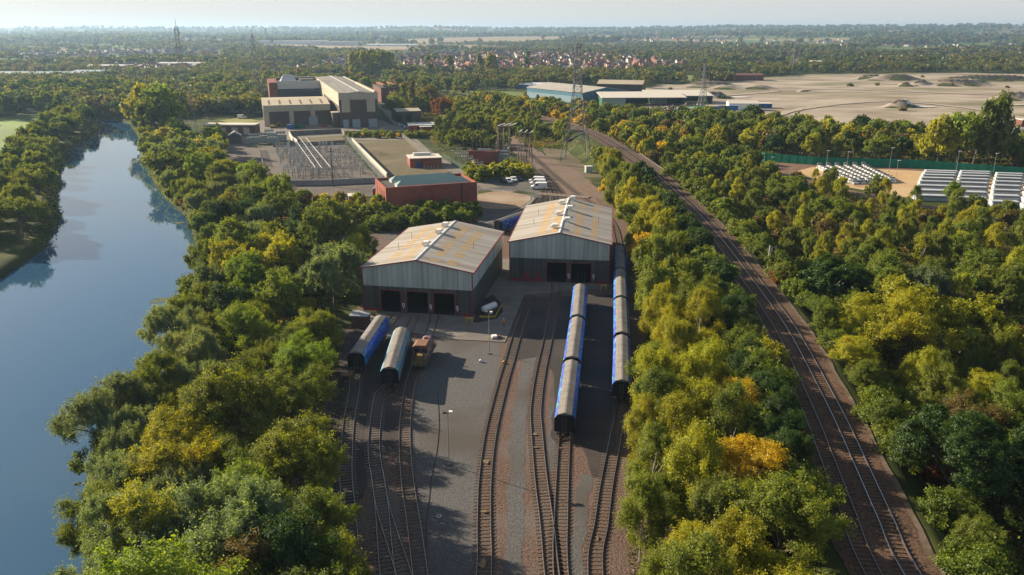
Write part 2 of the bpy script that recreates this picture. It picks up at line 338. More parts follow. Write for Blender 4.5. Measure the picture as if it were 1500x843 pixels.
# ------------------------------------------------------------ flat sheets
def sheet(name, pts, z, m, kind='structure', sub=None):
    mb = MB(); mb.poly(pts, z); me = mb.mesh(name, m)
    bm = bmesh.new(); bm.from_mesh(me); bmesh.ops.triangulate(bm, faces=bm.faces); bm.to_mesh(me); bm.free()
    for p in me.polygons:
        if p.normal.z < 0: me.flip_normals(); break
    o = bpy.data.objects.new(name, me); col.objects.link(o); o['kind'] = kind; return o
def wobble(pts, step, amp, seed):
    r = random.Random(seed); o = []
    for a, b in zip(pts, pts[1:] + pts[:1]):
        a = Vector(a).to_2d(); b = Vector(b).to_2d(); L = (b-a).length; n = max(1, int(L/step)); nn = Vector((-(b-a).y, (b-a).x)).normalized()
        for k in range(n): q = a.lerp(b, k/n) + nn * (r.uniform(-amp, amp) if k else 0); o.append((q.x, q.y))
    return o
def ribbon(name, pts, wd, z, m, zf=None, step=3.0, kind='structure', wob=0, wr=None):
    c = catmull([(p[0], p[1]) for p in pts], step); mb = MB(); n = len(c); r = random.Random(5)
    vs = []
    for i, p in enumerate(c):
        t = (c[min(i+1, n-1)] - c[max(i-1, 0)]).normalized(); nn = Vector((t.y, -t.x)); zz_ = z if zf is None else zf(p.x, p.y)
        a = p - nn*(wd/2 + r.uniform(-wob, wob)); b = p + nn*((wr if wr else wd/2) + r.uniform(-wob, wob)); vs += [(a.x, a.y, zz_), (b.x, b.y, zz_)]
    mb.add(vs, [(2*i, 2*i+1, 2*i+3, 2*i+2) for i in range(n-1)]); o = mb.build(name, m)
    if kind: o['kind'] = kind
    return o
BAL = mat('pinkish_ballast', (.18, .112, .086), (.056, .038, .031), scale=4.4, detail=5, rough=.95, bump=.5, c3=(.13, .105, .09), s3=.10, lo=.38, hi=.6)
GRV = mat('grey_gravel', (.130, .128, .128), (.062, .061, .062), scale=4.6, detail=5, rough=.95, bump=.3, c3=(.072, .062, .054), s3=.07, lo=.35, hi=.62)
DRK = mat('oil_and_shade_ballast', (.028, .025, .025), (.05, .042, .038), scale=3.5, detail=5, rough=.95, bump=.3, c3=(.065, .052, .045), s3=.09)  # oily ballast, with cast shade also put into the colour
MBAL = mat('brown_ballast', (.13, .072, .044), (.036, .023, .016), scale=3.2, detail=4, rough=.95, bump=.5, c3=(.12, .075, .048), s3=.13)
SOIL = mat('pale_bare_soil', (.30, .21, .14), (.20, .135, .09), scale=.35, rough=.95, c3=(.32, .25, .18), s3=.06)
DIRT = mat('worn_pink_dirt', (.19, .13, .095), (.12, .08, .06), scale=.5, rough=.95, c3=(.13, .10, .065), s3=.09, bump=.2)
TAR = mat('worn_asphalt', (.085, .08, .075), (.058, .055, .052), scale=.4, rough=.92, c3=(.12, .11, .095), s3=.08)
TARL = mat('pale_worn_road', (.20, .175, .145), (.14, .122, .105), scale=.4, rough=.92, c3=(.15, .13, .105), s3=.08)
SCRUB = mat('dry_grass', (.13, .105, .05), (.085, .07, .036), scale=.3, rough=.95, c3=(.16, .12, .075), s3=.06)
GRASS = mat('mown_grass', (.13, .17, .03), (.10, .14, .025), scale=.15, rough=.95, c3=(.15, .17, .045), s3=.02)
SAND = mat('yellow_sand', (.48, .32, .16), (.40, .27, .14), scale=.2, rough=.95, c3=(.48, .37, .25), s3=.05)
FLOOR = mat('woodland_floor', (.022, .026, .010), (.05, .042, .018), scale=.4, rough=.95)
QRY = mat('bare_quarry', (.38, .32, .255), (.21, .165, .12), scale=.03, rough=.95, c3=(.125, .12, .045), s3=.012, detail=9, stretch=(.6, 1, 1), lo=.4, hi=.62)
SUBG = mat('switchyard_gravel', (.135, .112, .097), (.09, .076, .066), scale=.4, rough=.95, c3=(.075, .063, .057), s3=.07)
LINE = mat('road_marking', (.55, .53, .48), (.38, .36, .32), scale=2)
# yard, west to east
yard = [(-27, 30), (-27, 75), (-27, 100), (-29, 118), (-31, 138), (-31, 152), (-30, 184), (-40, 196), (-52, 212), (-38, 222), (-10, 222), (0, 238), (14, 262), (30, 262), (34, 235), (32, 205), (29.5, 185), (26, 150), (22, 118), (19, 95), (17.5, 60), (17.5, 30)]
sheet('yard_ballast', wobble(yard, 3, .6, 1), .03, BAL)
# grey walkways between the pinkish track beds
T3P = PX([(627,930),(620,870),(615,837),(606,768),(596,698),(593,629),(600,570),(611,535),(627,495)]) + [(-15.0, 149)]
T4P = [(-3.0, 30), (-3.0, 50)] + PX([(709,837),(709,768),(711,699),(720,631),(737,562),(747,528),(757,493),(776,433)]) 
T5P = [(5.0, 30), (4.9, 50), (4.4, 62)] + PX([(808,837),(801,768),(792,699),(786,629),(785,600),(791,552),(803.6,492),(814,431)]) + [(9.3, 172)]
T6P = [(5.1, 30), (5.0, 50), (5.0, 66)] + PX([(820.5,810),(821.5,768),(824,699),(827.5,640)]) + [(7.1, 97), (9.4, 115.5), (11.85, 135.3), (13.9, 154.5), (14.9, 164), (16.0, 176)]
T7P = [(7.6, 30), (8.0, 50)] + PX([(872,837),(881,768),(889,709),(902,640)]) + [(16.4, 108), (18.8, 127), (21.0, 147), (23.3, 165), (25.8, 184), (28.2, 205), (29.0, 225), (27, 246), (22, 270), (17, 300), (12, 335), (6, 375)]
T1P = PX([(514,790),(512,760),(507,700),(508,660),(511,620),(519,575)]) + [(-25.0, 118.5), (-23.8, 136), (-22.5, 146.8)]
T2P = PX([(574,930),(570,870),(564,803),(558,733),(548,664),(550,620),(558,575)]) + [(-18.9, 112.4), (-19.3, 130.5), (-18.8, 146.3)]
def mid(A, B, a, b): pass
g1 = PX([(612,843),(604,770),(600,700),(600,640),(606,575),(622,520),(636,496),(735,503),(727,560),(708,629),(699,700),(696,770),(695,843)])
sheet('grey_gravel_yard', wobble([(-11,45)] + g1 + [(-5,45)], 2.5, .35, 2), .04, GRV)
ribbon('gravel_path', [(0.2, 40)] + PX([(752,840),(756,760),(757,700),(757,640),(765,580),(775,530),(783,500),(790,470)]), 2.0, .045, GRV, wob=.25, step=1.5)
ribbon('gravel_path', [(7.6, 40)] + PX([(846,840),(850,770),(856,715),(858,690)]), 1.6, .045, GRV, wob=.25, step=1.5)
ribbon('gravel_path', PX([(806,690),(812,640),(813,600),(816,560),(818,525)]), 1.6, .045, GRV, wob=.3, step=1.5)
dk = PX([(768,437),(748,500),(744,520),(760,528),(800,520),(812,560),(812,600),(806,640),(818,655),(850,652),(868,700),(892,700),(905,620),(912,560),(912,480),(898,432)])
sheet('dark_ballast', wobble(dk, 2.5, .4, 3), .05, DRK)  # outline follows shade cast by left shed and wagons, painted over the oily ballast
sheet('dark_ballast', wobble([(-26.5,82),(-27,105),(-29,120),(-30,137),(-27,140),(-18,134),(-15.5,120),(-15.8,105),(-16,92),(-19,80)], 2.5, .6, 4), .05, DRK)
# concrete apron (a real 12 cm step) round the two sheds
ap = PX([(520,470),(530,462)]) + [(-29.5, 150), (-7, 146), (-3.0, 178), (-5, 186), (3.0, 187), (-0.6, 169)] + [(21.5, 166.5), (21.0, 163.6)] + PX([(768,433),(740,502.5),(658,497.5),(604,488)]) + [(-20.4, 133), (-24, 136)]
mbk = MB(); n_ = len(ap); mbk.add([(x, y, .0) for x, y in ap] + [(x, y, .13) for x, y in ap], [tuple(range(n_, 2*n_))] + [(i, (i+1) % n_, (i+1) % n_ + n_, i+n_) for i in range(n_)])
ca = mbk.mesh('concrete_apron', CONC); bm = bmesh.new(); bm.from_mesh(ca); bmesh.ops.triangulate(bm, faces=[f for f in bm.faces if len(f.verts) > 4]); bm.to_mesh(ca); bm.free()
cao = bpy.data.objects.new('concrete_apron', ca); col.objects.link(cao); cao['kind'] = 'structure'
# pit beside the left shed
sheet('dark_ballast', PX([(693,473),(699,452),(708,440),(722,433),(734,445),(737,458),(728,468),(700,474)]), .15, DRK)
# roads and bare ground north of the sheds
sheet('works_yard', wobble([(-60,228),(-44,240),(-10,238),(-9,243),(-8,262),(4,268),(24,268),(14,246),(2,232),(-6,214),(-30,210),(-48,212)], 4, .5, 5), .055, TAR)
sheet('bare_soil', catmull(PX([(700,285),(730,281),(768,286),(778,291),(770,299),(752,306),(700,304)]) + [P(700,285)], 1.5)[:-1], .07, SOIL)
ROAD = PX([(556,152),(572,168),(588,188),(605,207),(625,224),(655,243),(690,262),(725,277),(755,283)])
ribbon('service_road', ROAD, 6.0, .06, TARL, wob=.1)
ribbon('service_road', PX([(700,278),(740,277),(775,279),(797,284),(799,291),(785,302),(757,318),(730,331),(700,338),(660,343),(610,345),(560,348)]), 5.5, .065, TAR)
ribbon('road_edge_line', PX([(700,275),(740,281),(776,288),(781,292),(768,303),(740,318),(705,329)]), .22, .075, LINE, step=2)
sheet('parking_ground', PX([(705,262),(735,258),(775,256),(800,262),(803,278),(770,276),(735,276)]), .066, TAR)
sheet('dirt_ground', wobble(PX([(765,225),(790,222),(822,245),(850,268),(880,300),(905,340),(925,400),(900,330),(860,300),(812,295),(798,280),(800,262),(770,250)]), 5, .8, 6), .04, DIRT)
sheet('dirt_ground', wobble([(8,262),(28,262),(33,250),(30,280),(24,320),(14,360),(2,420),(-6,420),(4,350),(8,300)], 6, 1.2, 7), .035, DIRT)
sheet('grass_patch', wobble([(26,300),(36,300),(40,330),(38,372),(14,380),(18,335)], 6, 1, 8), .03, SCRUB)
# switchyard and compound
sheet('switchyard_ground', PX([(372,216),(503,209),(560,268),(600,288),(388,288)]), .05, SUBG)
sheet('compound_grass', PX([(518,207),(600,205),(660,250),(640,262),(563,262)]), .05, SCRUB)
sheet('compound_grass', PX([(440,203),(500,199),(505,205),(450,210)]), .06, SCRUB)
sheet('station_yard', PX([(330,205),(372,182),(384,176),(560,176),(580,186),(600,206),(520,206),(505,199),(440,204),(372,214)]), .045, TARL)
sheet('works_yard', PX([(548,268),(600,288),(640,262),(665,252),(700,268),(702,300),(552,304),(545,290)]), .045, SUBG)
sheet('compound_grass', PX([(268,205),(300,192),(372,196),(372,216),(385,262),(330,240)]), .04, SUBG)
# quarry, site, fields
qry = PX([(930,172),(990,180),(1100,186),(1200,198),(1350,206),(1500,226),(1600,230),(1600,112),(1490,109),(1400,107),(1310,108),(1190,109),(1130,113),(1085,119),(1010,124),(960,125),(935,133),(945,150)])
def drape(name, poly, m, dz, step, kind='structure'):
    xs = [p[0] for p in poly]; ys = [p[1] for p in poly]
    X, Y = np.meshgrid(np.arange(min(xs), max(xs)+step, step), np.arange(min(ys), max(ys)+step, step), indexing='ij')
    I = in_np(X, Y, poly); Z = gz_np(X, Y) + dz; na = X.shape[1]
    i, j = np.meshgrid(np.arange(X.shape[0]-1), np.arange(na-1), indexing='ij')
    F = np.stack([i*na+j, (i+1)*na+j, (i+1)*na+j+1, i*na+j+1], -1).reshape(-1, 4)
    F = F[I.ravel()[F].all(1)]; me = npmesh(name, np.stack([X, Y, Z], -1).reshape(-1, 3), F, [m], smooth=True)
    o = bpy.data.objects.new(name, me); col.objects.link(o); o['kind'] = kind; return o
drape('quarry_ground', wobble(qry, 12, 3, 9), QRY, .35, 3.2)
for k_, pts_ in enumerate([[(960,150),(1080,140),(1200,132),(1340,136),(1500,142)], [(1100,184),(1180,160),(1300,150),(1420,160),(1500,176)]]): ribbon('haul_road', PX(pts_), 7.0, 0, mat('pale_haul_road', (.40, .34, .27), (.30, .25, .19), scale=.2), zf=lambda x, y: gz(x, y) + .7 + .03*k_, step=8, wob=.8)
DARKSP = mat('dark_spoil', (.115, .09, .07), (.17, .13, .10), scale=.15, rough=.95)
for (a, bq) in [((1040,128),(24,8)),((1325,127),(6,4)),((1345,126),(8,5)),((1275,117),(15,5)),((1400,126),(22,7)),((1450,119),(52,6)),((1318,158),(9,4)),((1045,145),(12,5)),((1490,147),(18,6))]:
    cx, cy_ = P(*a); drape('spoil_ground', [(cx+bq[0]*math.cos(k*.5), cy_+bq[1]*math.sin(k*.5)) for k in range(12)], DARKSP, .7, 2.0)
WHT = mat('white_lime', (.68, .66, .62), (.55, .52, .47), scale=.1)
for a, sx, sy in [((1345,158),15,5),((1075,144),15,7),((1490,155),10,4)]:
    cx, cy_ = P(*a); drape('lime_ground', [(cx+sx*math.cos(k*.5), cy_+sy*math.sin(k*.5)) for k in range(12)], WHT, .9, 1.6)
sheet('site_sand', PX([(1165,252),(1190,245),(1330,250),(1500,262),(1620,266),(1620,312),(1500,302),(1350,294),(1260,278),(1200,268)]), .08, SAND)
sheet('site_dirt', wobble(PX([(1120,238),(1190,242),(1330,247),(1500,258),(1620,262),(1620,266),(1500,262),(1330,253),(1190,247),(1165,252),(1200,270),(1260,282),(1350,300),(1500,314),(1500,322),(1350,306),(1240,285),(1150,262)]), 5, .7, 12), .06, mat('red_dirt', (.20, .115, .075), (.13, .08, .055), scale=.3))
sheet('grass_field', PX([(0,232),(45,222),(60,200),(62,178),(95,165),(0,172),(-60,180),(-60,240)]), .06, mat('lush_grass', (.12, .19, .03), (.085, .14, .022), scale=.08, c3=(.17, .26, .04), s3=.02))
sheet('grass_field', PX([(283,154),(292,153),(306,166),(350,172),(385,178),(340,181),(300,172),(286,162)]), .06, mat('yellow_green_grass', (.24, .23, .05), (.17, .17, .04), scale=.08))  # the strip's own even yellow-green
sheet('grass_field', PX([(640,132),(760,135),(790,140),(700,142)]), .1, GRASS)
sheet('grass_field', PX([(575,113),(700,115),(720,120),(600,122)]), .1, GRASS)
sheet('grass_field', PX([(970,111),(1090,110),(1100,117),(990,119)]), .1, GRASS)
for pts, m in [([(360,72),(420,66),(620,65),(690,69),(560,74)], 0), ([(1060,88),(1200,84),(1300,86),(1180,92)], 0), ([(640,60),(800,58),(900,60),(760,66)], 0), ([(480,63),(640,59),(660,63),(560,66)], 1), ([(820,57),(960,55),(930,60)], 1), ([(230,64),(330,61),(320,65)], 1), ([(430,82),(480,80),(470,85)], 1), ([(1120,62),(1260,58),(1400,62),(1260,68)],0)]:
    pass
# tarmac of the road bridge approach far left is built with the bridge
# main line formation
def emb_z(x, y): return EMB + .02
ribbon('main_line_ballast', MAIN_C, 8.0, 0, MBAL, zf=lambda x, y: gz(x, y) + .10 if not (BR0-10 < y < BR1+10) else EMB + .10, step=3.0, wob=.2, wr=4.5)
ribbon('cess_path', offset_line(MAIN_C, 4.6), .5, 0, mat('pale_cess', (.15, .11, .08), (.07, .055, .035), scale=.9, rough=.95), zf=lambda x, y: (gz(x, y) if not (BR0-10 < y < BR1+10) else EMB) + .12, step=3.0, wob=.15)
# ------------------------------------------------------------ tracks
RAILM = mat('rail_steel', (.07, .045, .032), (.11, .065, .04), scale=4, rough=.6, metallic=.2)
SHINE = mat('rail_head', (.30, .29, .28), (.22, .20, .19), scale=5, rough=.38, metallic=.85); SHINEB = mat('bright_rail_head', (.55, .57, .6), rough=.28, metallic=.95)
SLEEP = mat('timber_sleeper', (.13, .095, .07), (.075, .056, .043), scale=6, rough=.95); SLEEPC = mat('grey_sleeper', (.155, .135, .115), (.10, .09, .08), scale=6, rough=.95)
def sleeper_mesh(m, pale):
    mb = MB(); prof = [(-.13, 0), (.13, 0), (.115, .13), (-.115, .13)]; mb.prism([(p[0], p[1]) for p in prof], -1.28, 1.28)
    for s in (-.75, .75): mb.box(-.09, .09, s-.16, s+.16, .13, .155, 1)
    return mb.mesh('sleeper', [m, RAILM])
SLEEPM = mat('brown_sleeper', (.125, .082, .055), (.08, .052, .036), scale=5, rough=.95)
SLM = {2: sleeper_mesh(SLEEPM, 0), 0: sleeper_mesh(SLEEP, 0), 1: sleeper_mesh(SLEEPC, 1)}
def rail_mesh(c, off, z, zf, head):
    mb = MB(); n = len(c); prof = [(-.07, 0), (-.03, .03), (-.035, .15), (.035, .15), (.03, .03), (.07, 0)]; vs = []
    for i, p in enumerate(c):
        t = (c[min(i+1, n-1)] - c[max(i-1, 0)]).normalized(); nn = Vector((t.y, -t.x)); b = zf(p.x, p.y) + z
        for (a, h) in prof: vs.append((p.x + nn.x*(off+a), p.y + nn.y*(off+a), b + h))
    k = len(prof); fs = []; ms = []
    for i in range(n-1):
        for q in range(k-1): fs.append((i*k+q, i*k+q+1, (i+1)*k+q+1, (i+1)*k+q)); ms.append(1 if q == 2 else 0)
    mb.v = vs; mb.f = fs; mb.m = ms; return mb
def track(label, pts, zf, bed, head=SHINE, sl=0, step=.68, keep=True, clip=None, nosleep=None, spacing=None):
    c = catmull([(p[0], p[1]) for p in pts], 1.0)
    if clip: c = [p for p in c if clip(p)]
    root = thing('railway_track', label, 'railway track', (c[0].x, c[0].y, zf(c[0].x, c[0].y)))
    inv = Matrix.Translation(root.location).inverted()
    for s in (-.7525, .7525):
        mb = rail_mesh(c, s, bed + .13, zf, head); mb.v = [tuple(inv @ Vector(v)) for v in mb.v]; mb.build('rail', [RAILM, head], root)
    pts_ = []
    s = catmull([(p.x, p.y) for p in c], step)
    for i, p in enumerate(s):
        if nosleep and nosleep(p): continue
        t = (s[min(i+1, len(s)-1)] - s[max(i-1, 0)]).normalized(); a = math.atan2(t.y, t.x) ; pts_.append((p, a))
    pts_.sort(key=lambda q: q[0].length)
    vis = [q for q in pts_ if pxof(q[0].x, q[0].y, 0)[1] < 870]; rest = [q for q in pts_ if pxof(q[0].x, q[0].y, 0)[1] >= 870]
    first = vis[:100]; rest += vis[100:]
    for k, (p, a) in enumerate(first):
        o = bpy.data.objects.new('sleeper', SLM[sl]); col.objects.link(o); o.parent = root
        o.location = (p.x - root.location.x, p.y - root.location.y, zf(p.x, p.y) + bed - root.location.z); o.rotation_euler = (0, 0, a + rng.uniform(-.02, .02))
    if rest:
        mb = MB()
        for p, a in rest:
            M = Matrix.Translation((p.x - root.location.x, p.y - root.location.y, zf(p.x, p.y) + bed - root.location.z)) @ Matrix.Rotation(a, 4, 'Z')
            mb.box(-.125, .125, -1.28, 1.28, 0, .13, 0, M)
        mb.build('far_sleepers', SLM[sl].materials[0], root)['kind'] = 'stuff'
    return root
flat0 = lambda x, y: 0.0
on_apron = lambda p: inpoly(p.x, p.y, ap)
BED = -.045
for TP in (T3P, T4P, T5P, T6P, T7P): ribbon('track_bed', TP, 2.3, .058, mat('dark_track_bed', (.085, .06, .045), (.15, .11, .085), scale=2.0, rough=.95, c3=(.05, .038, .032), s3=.25), step=2, wob=.08) if False else None
track('leftmost siding curving down from the dark blue wagon beside the trees', T1P, flat0, BED, sl=1, nosleep=on_apron)
track('second siding from the left, under the teal wagon', T2P, flat0, BED, sl=1, nosleep=on_apron)
track('short crossover joining the two left sidings at the foot of the photo', PX([(552,690),(560,740),(574,788),(590,837),(606,890),(620,940)]), flat0, BED+.005, sl=1)
track('third siding from the left, leading from the small shunter', T3P, flat0, BED, nosleep=on_apron)
track('middle siding with straw-coloured patches, right of the grey gravel', T4P, flat0, BED, nosleep=on_apron)
track('siding that merges with the one under the blue wagons', T5P, flat0, BED, nosleep=on_apron)
track('siding under the row of three blue wagons', T6P, flat0, BED, nosleep=on_apron)
track('siding under the right-hand row of blue wagons beside the birch belt', T7P, flat0, BED)
mz = lambda x, y: (gz(x, y) if not (BR0-10 < y < BR1+10) else EMB) + .04
track('left line of the curved double-track main line', MAIN_L, mz, .0, head=SHINE, sl=2)
track('right line of the curved double-track main line', MAIN_R, mz, .0, head=SHINEB, sl=2)
for lab, pts in [('siding behind the right shed, leftmost, under the lone blue wagon', [(-12, 203), (-4, 211), (0.5, 221), (7, 240), (11, 262), (9, 300), (5, 340)]),
                 ('siding behind the right shed running to the crossing', [(8, 206), (11, 225), (13.5, 246), (14, 275), (10, 310), (4, 352)]),
                 ('siding behind the right shed, nearest the vans', [(15, 206), (17, 228), (18, 250), (16, 280), (11, 320)]),
                 ('siding behind the left shed passing under its left wall line', [(-22, 182), (-16, 196), (-10, 207), (-3, 219), (2, 232), (6, 246), (9.5, 262)])]:
    track(lab, pts, flat0, .06)
# worn timber crossing boards at the level crossing
ribbon('crossing_boards', [(9, 268), (26, 261)], 4.0, .25, mat('crossing_timber', (.22, .16, .12), (.15, .11, .085), scale=1.5), step=2)
mb = MB()
STRAW = mat('straw_patch', (.22, .15, .08), (.10, .075, .05), scale=2.6)
for q in [(673,681,.5),(662,750,.7),(655,833,1.1)]:
    pass
for (a, bq) in [((712,678),(.55,.8)),((709,751),(.55,.5)),((707,828),(.7,1.2)),((783,638),(.5,.5)),((820,658),(.5,.3)),((785,657),(.5,.4)),((875,790),(.3,.6))]:
    cx, cy_ = P(*a); sheet('straw_ground', [(cx+bq[0]*math.cos(k*.7)*rng.uniform(.3,.9), cy_+bq[1]*math.sin(k*.7)*rng.uniform(.3,.9)) for k in range(9)], .19, STRAW)
# ------------------------------------------------------------ engine sheds
CLADG = mat('pale_grey_cladding', (.46, .49, .455), (.37, .40, .37), scale=1.1, stretch=(1, 1, .05), coord='O', rough=.6, lo=.4, hi=.6, lines=('X', .31, .82), c3=(.30, .32, .28), s3=.7)
CLADD = mat('dark_olive_cladding', (.070, .072, .066), (.095, .095, .085), scale=1.0, stretch=(1, 1, .05), coord='O', rough=.6, lo=.4, hi=.6, lines=('X', .31, .75), c3=(.05, .047, .04), s3=.6)
ROOFM = mat('weathered_roof_sheet', (.41, .385, .35), (.31, .285, .25), scale=1.2, stretch=(.06, 1, .06), coord='O', rough=.75, c3=(.25, .215, .175), s3=.45, lo=.38, hi=.62, lines=('Y', .31, .72))
LIGHTM = mat('yellowed_rooflight', (.52, .30, .065), (.40, .25, .09), scale=1.0, coord='O', rough=.5)
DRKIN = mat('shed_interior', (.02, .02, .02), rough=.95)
def prune(parent, name, mbx, m, **k): return mbx.build(name, m, parent, **k)
def engine_shed(label, FL, FR, BL, eave, apex, doors, vents, lights_rows, nlight, wicket):
    FL = Vector(FL); FR = Vector(FR); W = (FR-FL).length; a = math.atan2(FR.y-FL.y, FR.x-FL.x)
    yv = Vector((-math.sin(a), math.cos(a))); L = (Vector(BL)-FL).dot(yv); sk = 0
    root = thing('engine_shed', label, 'train shed', (FL.x, FL.y, .0), a)
    T = .25; dh = 4.6; split = eave*.61; z0 = .02
    # front wall of dark cladding with real door openings
    mb = MB(); xs = 0.0
    for d0, d1 in doors: mb.box(xs, d0, 0, T, z0, dh); xs = d1
    mb.box(xs, W, 0, T, z0, dh); mb.box(0, W, 0, T, dh, split); mb.build('lower_wall', CLADD, root)
    MB().box(0, W, -.02, T, split, eave).prism([(0, eave), (W, eave), (W/2, apex)], -.02, T).build('upper_gable', CLADG, root)
    for s, x0, x1 in (('l', 0, T), ('r', W-T, W)):
        MB().box(x0, x1, T, L-T, z0, split).build('lower_wall', CLADD, root)
        MB().box(x0 - (.03 if s == 'l' else 0), x1 + (.03 if s == 'r' else 0), T, L-T, split, eave).build('upper_wall', CLADG, root)
    mb = MB(); xs = 0.0
    for d0, d1 in doors: mb.box(xs, d0, L-T, L, z0, dh); xs = d1
    mb.box(xs, W, L-T, L, z0, dh); mb.box(0, W, L-T, L, dh, split); mb.build('lower_wall', CLADD, root)
    MB().box(0, W, L-T, L+.02, split, eave).prism([(0, eave), (W, eave), (W/2, apex)], L-T, L+.02).build('upper_gable', CLADG, root)
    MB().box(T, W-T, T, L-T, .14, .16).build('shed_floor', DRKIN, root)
    # roof: two pitches with thickness
    o = .30
    mb = MB(); mb.prism([(-o, eave+.02), (W/2, apex+.06), (W/2, apex+.26), (-o, eave+.20)], -o, L+o); mb.prism([(W+o, eave+.02), (W+o, eave+.20), (W/2, apex+.26), (W/2, apex+.06)], -o, L+o); rf = mb.build('roof', ROOFM, root)
    MB().prism([(W/2-.28, apex+.24), (W/2+.28, apex+.24), (W/2, apex+.40)], -o, L+o).build('ridge_cap', WHITE, rf)
    sl = (apex-eave)/(W/2)
    zr = lambda x: eave + .20 + sl*(min(x, W-x)+.0) * 1.0
    for (fx, fl) in lights_rows:
        for k in range(nlight):
            y0 = 1.6 + k*(L-3.5)/nlight; xa = fx*W; xb = xa + fl
            if rng.random() < .12: continue
            n = MB(); n.add([(xa, y0, zr(xa)+.07), (xb, y0, zr(xb)+.07), (xb, y0+.95, zr(xb)+.07), (xa, y0+.95, zr(xa)+.07), (xa, y0, zr(xa)-.05), (xb, y0, zr(xb)-.05), (xb, y0+.95, zr(xb)-.05), (xa, y0+.95, zr(xa)-.05)], [(0,1,2,3),(4,5,1,0),(5,6,2,1),(6,7,3,2),(7,4,0,3)]); n.build('rooflight', LIGHTM, rf)
    for vx, vy in vents:
        zb = zr(vx); m2 = MB(); m2.box(vx-.45, vx+.45, vy-.45, vy+.45, zb-.3, zb+.75); m2.prism([(vx-.75, zb+.75), (vx+.75, zb+.75), (vx+.55, zb+1.15), (vx-.55, zb+1.15)], vy-.7, vy+.7); m2.tube((vx-.9, vy, zb+.5), (vx-.5, vy, zb+.5), .3, .38, 8); m2.build('roof_vent', WHITE, rf)
    # red trim
    m2 = MB()
    for x0, x1 in ((-.10, .10), (W-.10, W+.10)): MB().box(x0, x1, -.10, .0-.023, z0, eave).build('corner_trim', RED, root)
    m2 = MB(); m2.prism([(-o-.05, eave+.04), (W/2, apex+.08), (W/2, apex+.28), (-o-.05, eave+.22)], -o-.08, -o-.003); m2.prism([(W+o+.05, eave+.04), (W+o+.05, eave+.22), (W/2, apex+.28), (W/2, apex+.08)], -o-.08, -o-.003); m2.build('gable_trim', RED, root)
    m2 = MB(); m2.prism([(-o-.05, eave+.04), (W/2, apex+.08), (W/2, apex+.28), (-o-.05, eave+.22)], L+o+.003, L+o+.08); m2.prism([(W+o+.05, eave+.04), (W+o+.05, eave+.22), (W/2, apex+.28), (W/2, apex+.08)], L+o+.003, L+o+.08); m2.build('gable_trim', RED, root)
    for x0, x1 in ((-o-.16, -o-.003), (W+o+.003, W+o+.16)): MB().box(x0, x1, -o-.08, L+o, eave-.04, eave+.25).build('gutter', RED, root)
    for (d0, d1) in doors:
        fr = MB().box(d0-.16, d0, -.08, T+.02, .14, dh+.16).box(d1, d1+.16, -.08, T+.02, .14, dh+.16).box(d0, d1, -.08, T+.02, dh, dh+.16).build('door_frame', RED, root)
        lp = MB().box(d1+.32, d1+.78, -.14, -.06, 1.5, 1.62).box(d1+.32, d1+.44, -.14, -.06, 1.62, 2.05).box(d1+.66, d1+.78, -.14, -.06, 1.62, 2.05).box(d1+.32, d1+.78, -.14, -.06, 2.05, 2.17).add([(d1+.6,-.14,1.5),(d1+.78,-.14,1.5),(d1+.6,-.14,1.0),(d1+.5,-.14,1.05)], [(0,1,2,3)]).build('white_door_mark', WHITE, root)  # illegible white mark beside each door, simplified to a ring and tail
        MB().box(d0-.5, d1+.5, -.35, -.12, .132, .30).build('door_kerb', RED, root) if False else None
    if wicket:
        MB().box(wicket, wicket+1.0, -.06, -.003, .14, 2.2).build('wicket_door', RED, root); MB().box(wicket-2.3, wicket-1.2, -.12, -.003, .9, 2.1).build('red_panel', RED, root)
    MB().box(.3, doors[0][0]-.5, -.07, -.003, .14, .75).build('skirting', RED, root)
    MB().box(doors[-1][1]+1.4, W-.3, -.07, -.003, .14, .75).build('skirting', RED, root)
    for x, y in ((W*.19, L*.33), (W*.87, L*.45), (W*.2, L*.6)): MB().tube((x, y, zr(x)), (x, y, zr(x)+1.6), .04).build('antenna', DSTEEL, rf)
    return root
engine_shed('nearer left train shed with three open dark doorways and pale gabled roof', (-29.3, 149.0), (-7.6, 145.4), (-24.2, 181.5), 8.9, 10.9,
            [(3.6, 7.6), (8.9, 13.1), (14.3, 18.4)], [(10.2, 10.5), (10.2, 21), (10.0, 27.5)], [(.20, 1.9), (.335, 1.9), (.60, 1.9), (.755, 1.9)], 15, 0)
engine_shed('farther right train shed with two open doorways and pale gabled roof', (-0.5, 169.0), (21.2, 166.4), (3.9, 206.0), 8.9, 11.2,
            [(8.3, 12.5), (13.6, 17.9)], [(9.6, 4.5), (12.0, 11), (9.7, 17.5), (12.0, 24), (9.6, 30.5), (12.1, 36)], [(.27, 1.8), (.40, 1.8), (.63, 1.8), (.80, 1.5)], 19, 5.6)
